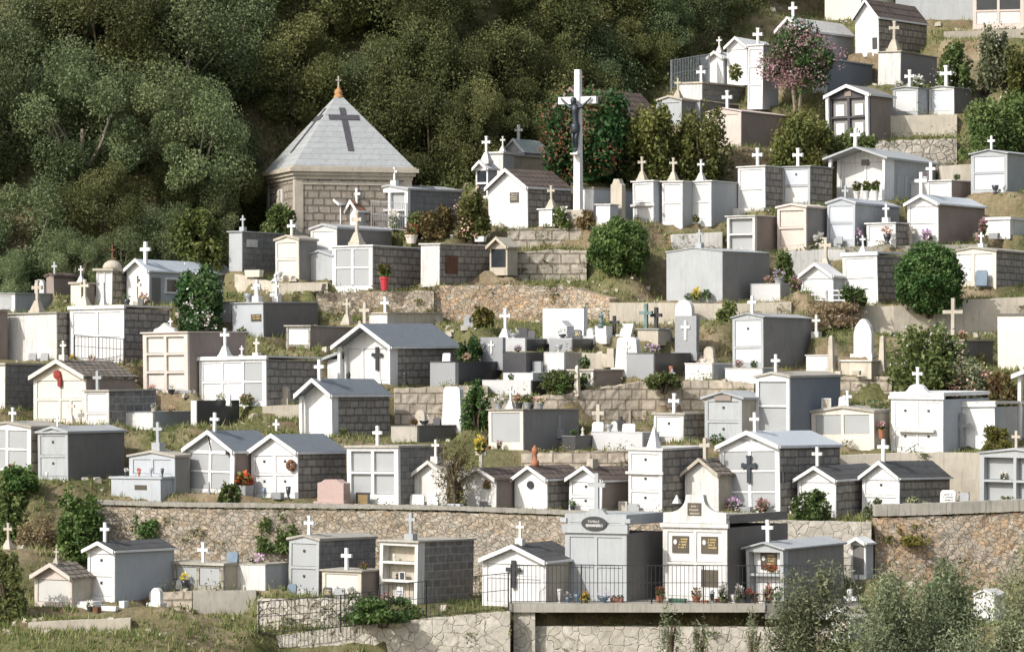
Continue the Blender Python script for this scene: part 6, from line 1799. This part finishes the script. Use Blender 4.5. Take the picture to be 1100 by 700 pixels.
    # flower terrace left of the brown-roofed house tomb
    # slim headstones and stones crowding the centre terraces
    for ul, um, vt, vb, sh, m, lab in ((498, 508, 338, 352, 'round', 'granite_grey', 'small grey round-topped headstone on the rubble slope below the stepped wall'), (556, 566, 352, 364, 'flat', 'granite_black', 'little black headstone left of the white backing wall'),
            (630, 637, 352, 364, 'round', 'granite_pale', 'little pale rounded headstone right of the white backing wall'), (712, 720, 352, 366, 'gothic', 'granite_grey', 'narrow grey pointed headstone between black cross and white-cross headstone'),
            (652, 659, 374, 388, 'flat', 'old_stone', 'rough stone slab left of the tapered white stele'), (756, 766, 372, 388, 'round', 'old_stone', 'worn rounded stone behind the low white sarcophagus'),
            (572, 581, 388, 402, 'flat', 'granite_grey', 'grey upright slab on the low stone course'), (446, 456, 440, 458, 'round', 'old_stone', 'worn round-headed stone behind the dark stone grave'),
            (590, 600, 446, 464, 'flat', 'granite_grey', 'grey upright headstone below the ashlar wall'), (656, 663, 452, 465, 'round', 'granite_pale', 'pale rounded headstone behind the stepped granite grave'),
            (300, 309, 415, 431, 'round', 'old_stone', 'worn headstone in the grass left of the blue-roofed tomb'), (262, 271, 344, 358, 'flat', 'granite_pale', 'pale slab against the front of the name-plate tomb')):
        stele('headstone', lab, ul, um, vt, vb, sh, m, .14, dY=.25)
    I('wide clay pot with dry plant on the flower terrace', G(442, 261, -.3), 20, 'pot', 'petal_rust', 'pink_plaster', w=17)
    I('white bouquet behind the white railing under the chapel corner', on('G11', 427, 'front', .2), 22, 'bunch', 'petal_white', w=13)
    I('white ashlar planter box on the flower terrace', G(516, 259, -.3), 10, 'trough', 'leaf_yellow', 'marble', w=12)
    I('small white pot on the flower terrace wall', G(485, 256, -.3), 9, 'pot', 'leaf_yellow', 'marble', w=6)
    T('N3', 'pedestal tomb with a white cross beside the brown-roofed house tomb', 579, 593, 600, 225, 243, 'flat', 0, 'white', 'white_worn', roofm='white', th=.04, cross=(590, 200, 'ped', 'old_stone'), dY=-.6)
    T('N4', 'pale stone niche shrine with pointed roof set in the granite steps', 526, 545, 556, 265, 291, 'gable', 9, 'old_stone', 'old_stone', 'dark_glass', (1, 1), roofm='old_stone', oh=.06, th=.05, dmax=1.4, name='shrine', cat='shrine', group='small shrines')
    T('N5', 'tiny white shrine with thin columns in the corner by the squared-stone wall', 914, 930, 938, 583, 622, 'gable', 5, 'white', 'light_grey', 'charcoal', (1, 1), roofm='white', oh=.05, th=.04, dmax=.7, name='shrine', cat='shrine', group='small shrines', dY=1.5)
    T('N6', 'small white gabled shrine half hidden by the olive bushes, bottom right', 893, 913, 930, 662, 690, 'gable', 8, 'white', 'light_grey', 'pink_plaster', (1, 1), roofm='old_stone', oh=.06, th=.05, dmax=1.2, name='shrine', cat='shrine', group='small shrines', dY=.6)
    I('white cross rising among the olive leaves, bottom right', G(913, 660, .9), 28, 'cross', None, 'white')
    T('N7', 'white sloping grave slab glimpsed between olive bushes, far bottom right', 1046, 1068, 1080, 640, 668, 'low', 5, 'marble', 'marble', roofm='marble', th=.06, dmax=1.6, name='grave', cat='grave', group='low graves of stone and granite', dY=1.2)
    stele('headstone', 'white stele beside the small tomb with stone urn', 656, 668, 192, 238, 'shoulder', 'old_stone', .25, dY=-.8)
    I('cream stone block before the blue-grey tomb with wall plaque', G(273, 297, -.2), 14, 'trough', None, 'cream', w=20, name='stone_block', cat='stone block', group='loose stone blocks')
    I('brown stone trough before the cream low-gabled tomb', G(330, 312, -.3), 14, 'trough', None, 'old_stone', w=45, name='stone_trough', cat='stone trough', group='loose stone blocks')
    I('white arched statuette on the ledge by the flowering shrub', G(296, 318, -.4), 24, 'statue', None, 'marble')
    I('grey cross with dark wreath on the ledge', G(275, 322, -.2), 20, 'cross', None, 'granite_pale')


plain('ochre_dark', (.22, .15, .06), .6)


def bushes():
    bush('shrub', 'bright green rounded bush below the three matching white tombs', 631, 700, 234, 296, 'leaf_bright', 16000, .13, 40, dY=.2, seed=11, cr=.30, dens=.62, ball=True)
    bush('shrub', 'dense dark green ball-shaped bush at the right, under the low white tombs', 960, 1037, 261, 337, 'leaf_bright_dark', 20000, .13, 44, dY=.2, seed=12, cr=.28, dens=.64, ball=True)
    bush('shrub', 'dark shrub with white flowers beside the pinkish six-slot tomb', 184, 242, 287, 358, 'leaf_dark', 6500, .16, 22, dY=.5, seed=13, blossom='petal_white', bn=500, bsize=.09)
    bush('shrub', 'tall leafy shrub behind the leaning white tomb', 948, 1040, 344, 428, 'leaf_mid', 8000, .17, 24, dY=.4, seed=14, blossom='petal_white', bn=300, bsize=.09)
    bush('oleander', 'big dark oleander with brick-red blossoms behind the crucifix', 577, 692, 90, 196, 'leaf_dark', 15000, .19, 34, dY=.5, seed=15, cat='oleander', blossom='petal_rust', bn=3200, bsize=.10, bshell=.66, cr=.36, depth=3.2)
    bush('shrub', 'wide yellow-green bush in front of the small grey urn-cross tomb', 666, 732, 112, 196, 'leaf_olive_y', 8500, .16, 22, dY=.3, seed=16)
    bush('shrub', 'second yellow-green bush, right one of the pair before the pinkish tomb', 722, 786, 112, 196, 'leaf_olive_y', 8500, .16, 22, dY=.5, seed=17)
    bush('oleander', 'pink-flowering oleander tree on slim forked trunks, upper right', 816, 896, 28, 120, 'leaf_dark', 8000, .15, 26, cat='oleander', blossom='petal_pink', bn=6000, bsize=.09, trunk=.24, dY=-.3, seed=18, bmat='bark_pale', bshell=.55)
    bush('shrub', 'yellow-green spreading bush under the pink oleander', 826, 896, 114, 182, 'leaf_olive_y', 7000, .15, 20, seed=19, dY=-.1)
    bush('shrub', 'low green shrub below the charcoal porch tomb', 880, 950, 142, 176, 'leaf_mid', 4000, .14, 18, seed=20, dY=.4)
    bush('shrub', 'leafy shrub with white flowers right of the pillar-cross tomb', 1003, 1050, 44, 106, 'leaf_mid', 5500, .15, 18, seed=21, blossom='petal_white', bn=350, bsize=.07, dY=.3)
    bush('shrub', 'pale green tall shrub at the top right edge', 1048, 1090, 30, 100, 'leaf_silver', 4500, .15, 16, seed=22, blossom='petal_white', bn=200)
    bush('shrub', 'olive-green shrub cut by the right edge near the top', 1078, 1130, 34, 112, 'leaf_olive_y', 4500, .16, 16, seed=23)
    bush('shrub', 'large green mound of weeds right of the concrete ledge', 1028, 1085, 108, 172, 'leaf_mid', 6500, .15, 22, seed=24, dens=.4)
    bush('shrub', 'deep green mound of weeds at the right edge above the double-slot tomb', 1068, 1135, 96, 168, 'leaf_bright', 6500, .16, 22, seed=25, dens=.4, dY=.5)
    bush('shrub', 'bare reddish-brown shrub beside the white gabled tomb of the long row', 468, 512, 464, 546, 'leaf_twig', 2100, .13, 22, seed=26, dY=-.25, aspect=.3)
    bush('shrub', 'russet and green shrub right of the clay pot on the flower terrace', 446, 494, 220, 258, 'leaf_russet', 4200, .14, 16, seed=27)
    bush('shrub', 'small green shrub against the niche tomb railing', 430, 460, 228, 256, 'leaf_mid', 2000, .13, 12, seed=28)
    bush('shrub', 'shrub with pale pink flowers left of the brown-roofed house tomb', 488, 528, 204, 258, 'leaf_olive_y', 4500, .14, 18, seed=29, blossom='petal_peach', bn=700, bsize=.09)
    bush('shrub', 'little green bush at the foot of the tall crucifix', 592, 616, 220, 246, 'leaf_mid', 1800, .13, 10, seed=30, blossom='petal_white', bn=120, dY=-.4)
    bush('shrub', 'dark low shrub right of the crucifix foot', 620, 640, 224, 246, 'leaf_russet', 1200, .12, 10, seed=31, dY=-.5)
    bush('shrub', 'vine-like green growth against the stone chapel corner', 283, 322, 222, 254, 'leaf_mid', 3200, .14, 14, seed=32, dY=-.7)
    bush('shrub', 'thick green ivy clump on the left bank', 56, 112, 522, 602, 'leaf_bright', 7500, .15, 22, seed=33, dY=3.2, dens=.45)
    bush('shrub', 'dry brown scrub on the left bank above the pink shrine', 14, 66, 552, 604, 'leaf_dry', 5000, .13, 20, seed=34, dY=3.4, aspect=.3)
    bush('shrub', 'dark green bush on the left bank at the picture edge', -25, 36, 520, 590, 'leaf_mid', 6000, .15, 20, seed=35, dY=4.0)
    bush('shrub', 'bright grassy bush before the white-framed four-slot tomb', -5, 44, 498, 528, 'leaf_bright', 3800, .13, 16, seed=36, dY=-.5)
    bush('shrub', 'round green weed bush before the grey-panelled gabled tomb', 233, 257, 518, 541, 'leaf_mid', 1800, .12, 10, seed=37, dY=-.3)
    bush('shrub', 'white rose bush before the small grey-roofed gabled tomb', 852, 892, 524, 560, 'leaf_mid', 3500, .13, 14, seed=38, dY=-.3, blossom='petal_white', bn=260, bsize=.09)
    bush('shrub', 'grey-green shrub at the foot of the white gabled tomb with white cross', 928, 950, 538, 557, 'leaf_silver', 1500, .11, 10, seed=39, dY=-.3)
    bush('shrub', 'feathery grey-green weed in the shade of the grey-roofed tomb', 966, 1000, 532, 556, 'leaf_silver', 1700, .12, 10, seed=40, dY=-.2)
    bush('shrub', 'yellow-leaved clump before the plain white low tomb', 1050, 1092, 460, 486, 'leaf_yellow', 2600, .16, 12, seed=41, dY=-.4, aspect=.25)
    bush('shrub', 'dusty pink flowering shrub on the rocks at the right', 1018, 1064, 384, 430, 'leaf_silver', 3600, .14, 16, seed=42, blossom='petal_peach', bn=500, bsize=.09)
    bush('shrub', 'small rusty shrub among the rocks near the right edge', 1054, 1096, 396, 438, 'leaf_russet', 2600, .14, 14, seed=43)
    bush('shrub', 'climbing green vine right of the tapered stele', 497, 526, 414, 462, 'leaf_bright', 2600, .13, 14, seed=44, dY=.1)
    bush('shrub', 'weedy green tuft on the grassy bank before the black graves', 590, 612, 402, 424, 'leaf_mid', 1200, .12, 8, seed=45)
    bush('shrub', 'green bush between the blank grey tomb and the plain grey grave', 832, 854, 270, 302, 'leaf_mid', 2000, .13, 10, seed=46)
    bush('shrub', 'weedy shrub at the foot of the tall grey two-slot tomb, left', 768, 790, 322, 346, 'leaf_mid', 1600, .13, 10, seed=47, dY=-.4)
    bush('shrub', 'agave-like green plant left of the round bush', 902, 936, 308, 334, 'leaf_bright', 900, .30, 8, seed=48, aspect=.18, dY=-.5)
    bush('shrub', 'dark bramble at the bottom left corner', -14, 30, 590, 672, 'leaf_olive_dark', 6000, .14, 20, seed=49, dY=.6)
    bush('shrub', 'weeds growing out of the long retaining wall, left', 130, 182, 552, 584, 'leaf_bright', 1800, .13, 10, seed=50, dY=2.5)
    bush('shrub', 'weeds growing out of the long retaining wall above the tall pale grey tomb', 268, 318, 550, 594, 'leaf_mid', 2400, .14, 12, seed=51, dY=2.9)
    bush('shrub', 'small green weed clump on the long retaining wall', 336, 364, 552, 580, 'leaf_bright', 1300, .13, 8, seed=52, dY=2.2)
    bush('shrub', 'yellow weeds hanging on the rust-coloured wall', 944, 1000, 560, 586, 'leaf_yellow', 1800, .13, 10, seed=53, dY=1.6)
    bush('shrub', 'green weeds at the low railing, bottom', 366, 458, 640, 668, 'leaf_bright', 4200, .13, 20, seed=54, dY=.2)
    bush('shrub', 'low yellowish bush at the forest edge behind the blue-grey plaque tomb', 180, 246, 222, 292, 'leaf_olive_y', 7500, .17, 22, seed=55, dY=1.0)
    bush('shrub', 'green shrub on the slope left of the pink oleander', 838, 880, 128, 178, 'leaf_mid', 2500, .14, 12, seed=56, dY=.7)
    # foreground olives, nearer the camera
    O = [(832, 912, 604, 800, 101.5, 'slim pale olive bush at the left of the foreground olives', 12000), (892, 1006, 618, 830, 100.5, 'broad dusty olive bush, second from left in the foreground', 20000),
         (954, 1066, 606, 830, 102.5, 'tall dark-hearted olive bush, middle right of the foreground', 20000), (1034, 1150, 604, 830, 100, 'rightmost olive bush, cut by the lower right corner', 20000)]
    for i, (a, b, c, d, Y, lab, n) in enumerate(O):
        bush('olive_bush', lab, a, b, c, d, 'leaf_silver', int(n * 1.7), .13, 40, cat='olive bush', Yabs=Y, seed=60 + i, aspect=.30, group='olive bushes in the foreground', dens=.45, cr=.38, depth=2.6, bmat='bark_pale')
    for i, (a, b, c, d, lab) in enumerate(((880, 985, 662, 860, 'low olive thicket at the foot of the broad dusty bush'), (985, 1090, 655, 860, 'low olive thicket filling the lower right corner'))):
        bush('olive_bush', lab, a, b, c, d, 'leaf_silver', 18000, .12, 40, cat='olive bush', Yabs=99, seed=90 + i, aspect=.30, group='olive bushes in the foreground', dens=.5, cr=.38, depth=2.2, bmat='bark_pale')
    bush('shrub', 'dark leafy shrub in the shadow right of the white porch tomb', 490, 518, 364, 392, 'leaf_dark', 2600, .13, 12, seed=95, dY=.6)
    bush('shrub', 'yellow-green weeds on the rubble between porch tomb and white pedestal cross', 505, 532, 330, 352, 'leaf_yellow', 1600, .12, 10, seed=96, dY=.3)
    bush('shrub', 'grassy weeds along the black-sided graves', 575, 640, 398, 418, 'leaf_mid', 2600, .12, 14, seed=97, dY=-.2)
    bush('shrub', 'weeds on the grass before the black granite grave', 690, 735, 400, 418, 'leaf_mid', 1900, .12, 12, seed=98, dY=-.2)
    bush('shrub', 'dry brush on the bank right of the tall grey two-slot tomb', 866, 930, 322, 352, 'leaf_dry', 3400, .13, 18, seed=99, dY=.3, aspect=.35)
    bush('olive_bush', 'dark green broad-leaved bush among the foreground olives', 994, 1042, 606, 700, 'leaf_dark', 4500, .16, 18, Yabs=104.5, seed=70, cat='bush', group='olive bushes in the foreground')
    for i, (a, b, c, d, lab) in enumerate(((704, 734, 640, 720, 'wispy olive shoot reaching up to the terrace slab, left one'), (742, 762, 658, 720, 'short olive shoot before the shaded pale wall'), (796, 824, 652, 720, 'wispy olive shoot below the slab end'))):
        bush('olive_shoot', lab, a, b, c, d, 'leaf_silver', 900, .12, 9, cat='olive shoot', Yabs=106, seed=80 + i, aspect=.22, group='olive shoots before the slab')


leafmat('leaf_olive_y', [(.055, .075, .020), (.11, .13, .034), (.19, .195, .06)], patch=.35)
leafmat('leaf_bright_dark', [(.028, .070, .018), (.055, .115, .03), (.12, .18, .06)], patch=.2)
leafmat('leaf_twig', [(.10, .075, .04), (.14, .12, .06), (.14, .16, .06)], patch=.4)


# ------------------------------------------------------------------ terrain
def forest_edge(X):
    """depth at which the wooded hill starts, for a world X"""
    pts = [(-60, 138), (-22, 139.2), (-17, 139.8), (-13, 141.8), (-11.6, 143), (-10.4, 149), (-9, 150.3), (-4, 150.2), (-1.5, 150), (.5, 153), (2, 156), (4, 159.5), (6.2, 160), (8.5, 162.5), (12, 168), (20, 176), (60, 190)]
    xs, ys = zip(*pts)
    return np.interp(X, xs, ys)


def base_z(X, Y):
    v = 660 - (Y - 112) / .078
    z = -(v - VH) * Y / F
    z = np.where(Y < 111, -8.35 - .03 * (111 - Y), z)
    vt = 660 - (np.minimum(Y, 170) - 112) / .078
    z = np.where(Y > 170, -(vt - VH) * 170 / F + .42 * (Y - 170), z)
    z = z + .38 * np.maximum(0, Y - forest_edge(X))
    return z


def height(X, Y):
    X = np.asarray(X, np.float64); Y = np.asarray(Y, np.float64)
    sh = X.shape; X = X.ravel(); Y = Y.ravel()
    bz = base_z(X, Y)
    wsum = np.full(X.shape, 1 / 2.2 ** 5); zsum = bz / 2.2 ** 5
    dmin = np.full(X.shape, 99.)
    for cx, cy, an, hw, hd, z, soft in PADS:
        m = (np.abs(X - cx) < 8) & (np.abs(Y - cy) < 8)
        if not m.any(): continue
        dx = X[m] - cx; dy = Y[m] - cy
        c, s = math.cos(an), math.sin(an)
        lx = np.abs(dx * c + dy * s) - hw; ly = np.abs(-dx * s + dy * c) - hd
        d = np.hypot(np.maximum(lx, 0), np.maximum(ly, 0))
        dmin[m] = np.minimum(dmin[m], d + (.3 if soft else 0))
        w = 1 / (np.maximum(d, 0) + .10) ** 5
        wsum[m] += w; zsum[m] += w * z
    z = zsum / wsum
    return z.reshape(sh), dmin.reshape(sh)


def ground():
    def axis(a, b, step, lo, hi):
        core = list(np.arange(a, b + 1e-6, step))
        o = []; s = step; x = b
        while x < hi:
            s *= 1.25; x += s; o.append(x)
        p = []; s = step; x = a
        while x > lo:
            s *= 1.25; x -= s; p.append(x)
        return np.array(p[::-1] + core + o)
    xs = axis(-24, 24, .24, -900, 900); ys = axis(106, 172, .24, -40, 420)
    X, Y = np.meshgrid(xs, ys)
    Z, D = height(X, Y)
    rough = np.where(D > .1, 1, 0)
    Z = Z + rough * RNG.normal(0, .025, Z.shape)
    ny, nx = X.shape
    v = np.stack([X.ravel(), Y.ravel(), Z.ravel()], 1)
    idx = np.arange(nx * ny).reshape(ny, nx)
    q = np.stack([idx[:-1, :-1], idx[:-1, 1:], idx[1:, 1:], idx[1:, :-1]], -1).reshape(-1, 4)
    me = bpy.data.meshes.new('ground')
    me.vertices.add(len(v)); me.vertices.foreach_set('co', v.astype(np.float32).ravel())
    me.loops.add(q.size); me.loops.foreach_set('vertex_index', q.astype(np.int32).ravel())
    me.polygons.add(len(q)); me.polygons.foreach_set('loop_start', np.arange(0, q.size, 4, dtype=np.int32)); me.polygons.foreach_set('loop_total', np.full(len(q), 4, np.int32))
    me.polygons.foreach_set('use_smooth', np.ones(len(q), bool))
    me.update(calc_edges=True); me.materials.append(MATS['ground_earth'])
    o = mesh_obj('ground', me); o['kind'] = 'structure'
    o['label'] = 'terraced hillside of dry earth and grass'


def grass():
    n = 150000
    X = RNG.uniform(-23, 23, n); Y = RNG.uniform(107, 168, n)
    Z, D = height(X, Y)
    Z2, _ = height(X, Y + .25); Z3, _ = height(X, Y - .25)
    steep = np.abs(Z2 - Z3) / .5
    # patchy cover
    f = np.sin(X * .9 + 1.3 * np.sin(Y * .35)) + np.sin(Y * .75 + 1.7 * np.sin(X * .5)) + .6 * np.sin(X * 2.7 + Y * 2.1)
    ok = (D > .10) & (steep < 3.5) & (f + RNG.normal(0, .7, n) > -.7) & (Y < forest_edge(X) + 2)
    P0 = np.stack([X, Y, Z], 1)[ok]
    k = len(P0)
    # each tuft: four blades
    B = 4
    C = np.repeat(P0, B, 0) + np.concatenate([RNG.normal(0, .05, (k * B, 2)), np.zeros((k * B, 1))], 1)
    h = RNG.uniform(.05, .20, k * B) * np.repeat(RNG.uniform(.5, 1.5, k), B)
    an = RNG.uniform(0, 6.28, k * B); w = RNG.uniform(.012, .028, k * B)
    lean = RNG.normal(0, .35, (k * B, 2)) * h[:, None]
    v = np.zeros((k * B, 3, 3))
    v[:, 0] = C + np.stack([np.cos(an) * w, np.sin(an) * w, -.03 + 0 * w], 1)
    v[:, 1] = C - np.stack([np.cos(an) * w, np.sin(an) * w, .03 + 0 * w], 1)
    v[:, 2] = C + np.stack([lean[:, 0], lean[:, 1], h], 1)
    m = k * B
    me = bpy.data.meshes.new('grass')
    me.vertices.add(m * 3); me.vertices.foreach_set('co', v.astype(np.float32).ravel())
    me.loops.add(m * 3); me.loops.foreach_set('vertex_index', np.arange(m * 3, dtype=np.int32))
    me.polygons.add(m); me.polygons.foreach_set('loop_start', np.arange(0, m * 3, 3, dtype=np.int32)); me.polygons.foreach_set('loop_total', np.full(m, 3, np.int32))
    at = me.attributes.new('leafvar', 'FLOAT', 'POINT')
    at.data.foreach_set('value', np.repeat(np.repeat(RNG.uniform(0, 1, k), B), 3).astype(np.float32))
    me.update(calc_edges=True); me.materials.append(MATS['grass_blades'])
    o = mesh_obj('grass', me); o['kind'] = 'stuff'; o['label'] = 'dry and green grass tufts between the tombs'; o['category'] = 'grass'


def undergrowth():
    rng = np.random.default_rng(21)
    n = 5200
    X = rng.uniform(-26, 20, n); Y = forest_edge(X) + rng.uniform(-.6, 1, n) ** 3 * 4 + rng.uniform(0, 22, n) * (rng.random(n) < .6)
    Z, D = height(X, Y)
    ok = D > .35
    X, Y, Z = X[ok], Y[ok], Z[ok]
    m = 34
    r = rng.uniform(.25, .7, len(X))
    C = np.repeat(np.stack([X, Y, Z], 1), m, 0) + rng.normal(0, 1, (len(X) * m, 3)) * np.repeat(r, m)[:, None] * [.6, .6, 0]
    C[:, 2] += rng.uniform(-.05, 1.2, len(C)) * np.repeat(r, m)
    V = np.repeat(rng.random(len(X)), m) * .6 + rng.random(len(C)) * .4
    o = mesh_obj('undergrowth', leaf_mesh('undergrowth', 'leaf_olive_dark', C, .15, .55, .3, 21, V))
    o['kind'] = 'stuff'; o['label'] = 'low scrub covering the forest floor'; o['category'] = 'undergrowth'


def wall_weeds():
    rng = np.random.default_rng(9)
    C = []; V = []
    for (x, y, z, bz, nx, ny, mat) in WALLPTS:
        k = .26 if mat.startswith('rubble') else .13
        for where, pr in (('top', k), ('face', k * .9), ('foot', k * 1.2)):
            if rng.random() > pr: continue
            n = int(rng.integers(14, 60)); r = rng.uniform(.06, .20)
            h = z if where == 'top' else bz + .1 if where == 'foot' else rng.uniform(bz, z)
            off = .12 if where == 'top' else -.06
            d = rng.normal(0, r, (n, 3)) * [1.2, .45, .9]
            p = d + [x + nx * off, y + ny * off, h]
            if where != 'face': p[:, 2] = h + np.abs(d[:, 2])
            else: p[:, 2] -= np.abs(d[:, 2]) * .8
            C.append(p); V.append(np.full(n, rng.random()) * .7 + rng.random(n) * .3)
    o = mesh_obj('wall_weeds', leaf_mesh('wall_weeds', 'grass_blades', np.concatenate(C), .10, .4, .2, 9, np.concatenate(V)))
    o['kind'] = 'stuff'; o['label'] = 'weeds rooted in the joints and along the tops of the stone walls'; o['category'] = 'weeds'


def stones():
    n = 5200
    X = RNG.uniform(-22, 22, n); Y = RNG.uniform(109, 166, n)
    Z, D = height(X, Y)
    f = np.sin(X * .7 + 2 * np.sin(Y * .45)) + np.sin(Y * .9 + X * .3)
    ok = (D > .08) & (f > -.2) & (Y < forest_edge(X))
    base = [(-1, -1, -1), (1, -1, -1), (1, 1, -1), (-1, 1, -1), (-.7, -.7, .8), (.8, -.6, 1), (.6, .8, .7), (-.8, .6, 1)]
    mb = MB()
    for x, y, z in zip(X[ok], Y[ok], Z[ok]):
        s = random.choice((.03, .04, .05, .06, .09, .13)); a = random.uniform(0, 6.28); c, q = math.cos(a), math.sin(a)
        vs = []
        for bx, by, bz in base:
            bx *= random.uniform(.7, 1.2); by *= random.uniform(.6, 1.1); bz *= random.uniform(.5, .9)
            vs.append((x + s * (bx * c - by * q), y + s * (bx * q + by * c), z + s * (bz + .25)))
        mb.add(vs, [(3, 2, 1, 0), (4, 5, 6, 7), (0, 1, 5, 4), (1, 2, 6, 5), (2, 3, 7, 6), (3, 0, 4, 7)])
    o = mb.build('loose_stones', 'old_stone'); o['kind'] = 'stuff'; o['label'] = 'loose fieldstones scattered over the dry banks'; o['category'] = 'stones'


def forest():
    protos = []
    for i, (mat, n, size, rx, rz, trunk, bark) in enumerate((
            ('leaf_oak', 30000, .13, 3.1, 3.2, .5, 'bark'), ('leaf_oak', 30000, .13, 2.8, 3.6, .5, 'bark'),
            ('leaf_sage', 30000, .13, 3.2, 2.8, .3, 'bark_pale'), ('leaf_sage', 26000, .13, 2.6, 3.0, .3, 'bark_pale'),
            ('leaf_olive_dark', 28000, .13, 3.0, 2.9, .3, 'bark'), ('leaf_olive_dark', 24000, .13, 2.5, 2.6, .2, 'bark'))):
        rng = np.random.default_rng(300 + i)
        pts, cv = cloud(rx, rx, rz, trunk + rz, n, 26, rng, .60, 1.0, .36)
        crown = leaf_mesh('crown', mat, pts, size, .6, .25, 300 + i, cv)
        mb = MB()
        mb.tube([(0, 0, -.6), (.1, 0, trunk), (.05, .1, trunk + rz * .9)], [.24, .18, .08], 7)
        for k in range(6):
            a = rng.uniform(0, 6.28); r = rx * rng.uniform(.5, .75); z0 = trunk + rng.uniform(-.2, .8)
            mb.tube([(.05, 0, z0), (math.cos(a) * r * .5, math.sin(a) * r * .5, z0 + rz * .5), (math.cos(a) * r, math.sin(a) * r, z0 + rz * rng.uniform(.7, 1.3))], [.10, .06, .02], 5)
        t = mb.build('trunk', bark); COL.objects.unlink(t); tm = t.data; bpy.data.objects.remove(t)
        protos.append((crown, tm))
    kinds = {0: 'dark rounded holm oak', 1: 'dark tall holm oak', 2: 'sage-green spreading tree', 3: 'sage-green narrow tree', 4: 'olive-green bushy tree', 5: 'small olive-green tree'}
    rng = np.random.default_rng(77)
    spots = []
    y_rows = [.5, 2.2, 4.6, 7.2, 10.2, 13.5, 17.2]
    for r, dy in enumerate(y_rows):
        step = 1.7 if r == 0 else 3.0 if r < 4 else 3.6
        x = -34 + (r % 2) * 1.3
        while x < 25:
            X = x + rng.normal(0, .35); Y = float(forest_edge(X)) + dy + rng.normal(0, .45)
            x += step
            spots.append((X, Y, r))
    for X, Y in ((-12.4, 142.7), (-11.5, 143.6), (-11.0, 145.0), (-10.7, 146.6), (-10.4, 148.2), (-12.0, 145.3), (-11.6, 147.4)):
        spots.append((X, Y, 0))
    for X, Y in ((-5.4, 152.2), (-4.6, 151.4), (-3.8, 151.8), (-3.0, 151.0), (-2.2, 151.5), (-4.2, 153.2), (-3.2, 153.4)):
        spots.append((X, Y, 1))
    for dy in (.9, 2.6, 4.4):
        for k in range(7):
            X = .6 + k * 1.15 + rng.normal(0, .25)
            spots.append((X, float(forest_edge(X)) + dy, 1))
    n_used = 0
    for X, Y, r in spots:
        z = float(height(np.array([X]), np.array([Y]))[0][0])
        u = UC + X / Y * F; vb = VH - z / Y * F
        if u < -330 or u > 1010 or vb < -40: continue
        # keep the upper right (tombs and buildings) clear of trees
        if u > 900 and r < 1: continue
        if u < 400: k = rng.choice([2, 3, 4, 2, 5, 3, 0])
        elif u < 540: k = rng.choice([0, 1, 0, 4])
        else: k = rng.choice([4, 5, 2, 4, 5])
        k = int(k)
        s = rng.uniform(.7, 1.15) * (.45 if r == 0 else .68 if r == 1 else .9)
        if u > 700: s *= .8
        root = empty('oak_tree' if k < 2 else 'hillside_tree', (X, Y, z - .1), rng.uniform(0, 6.28))
        root.scale = (s, s, s * rng.uniform(.9, 1.12))
        place = forest_place(u, r)
        tag(root, kinds[k] + ' ' + place, 'tree', 'trees of the wooded hillside')
        mesh_obj('crown', protos[k][0], root); mesh_obj('trunk', protos[k][1], root)
        n_used += 1
    print('forest trees', n_used)


def forest_place(u, r):
    zone = [(90, 'at the far left'), (180, 'above the white chapel-like tomb'), (260, 'left of the stone chapel'), (360, 'behind the stone chapel roof'), (460, 'right of the chapel roof'), (550, 'above the lantern shrine'), (650, 'behind the tall crucifix'), (730, 'above the weathered brown roof'), (820, 'above the steel railing'), (2000, 'behind the top right tombs')]
    for lim, nm in zone:
        if u < lim: break
    depth = ['among the undergrowth at the wood edge', 'in the front rank of the wood', 'in the second rank of the wood', 'in the middle of the wood', 'high in the wood', 'high in the wood', 'highest in the wood'][r]
    return depth + ' ' + nm


# ------------------------------------------------------------------ sun, sky, camera
def light():
    az, el = math.radians(51), math.radians(37)
    sv = Vector((-math.sin(az) * math.cos(el), -math.cos(az) * math.cos(el), math.sin(el)))
    w = bpy.data.worlds.new('World'); SC.world = w; w.use_nodes = True
    nt = w.node_tree; bg = nt.nodes['Background']
    sk = nt.nodes.new('ShaderNodeTexSky'); sk.sky_type = 'NISHITA'; sk.sun_disc = False
    sk.dust_density = 3.0; sk.sun_elevation = el; sk.sun_rotation = math.atan2(sv.x, sv.y) % (2 * math.pi)
    hs = nt.nodes.new('ShaderNodeHueSaturation'); hs.inputs['Saturation'].default_value = .6   # hazy air
    nt.links.new(sk.outputs[0], hs.inputs['Color']); nt.links.new(hs.outputs[0], bg.inputs[0]); bg.inputs[1].default_value = .15
    l = bpy.data.lights.new('sun', 'SUN'); l.energy = 3.15; l.angle = math.radians(.53); l.color = (1, .975, .935)
    o = bpy.data.objects.new('sun', l); COL.objects.link(o)
    o.rotation_euler = (-sv).to_track_quat('-Z', 'Y').to_euler()
    o.location = (-60, -20, 60)


def camera():
    c = bpy.data.cameras.new('camera'); o = bpy.data.objects.new('camera', c); COL.objects.link(o)
    o.location = (0, 0, 0); o.rotation_euler = (math.pi / 2, 0, 0)
    c.sensor_width = 36; c.lens = 36 * F / 1100; c.shift_y = 50 / 1100
    c.clip_start = 1; c.clip_end = 3000
    SC.camera = o
    SC.view_settings.view_transform = 'Standard'; SC.view_settings.look = 'None'
    SC.view_settings.exposure = EXPOSURE; SC.view_settings.gamma = 1
    SC.view_settings.use_curve_mapping = False


EXPOSURE = .36
tombs(); chapel(); crucifix(); items(); walls_and_ground(); rails(); bushes()
ground(); grass(); undergrowth(); wall_weeds(); stones(); forest(); light(); camera()
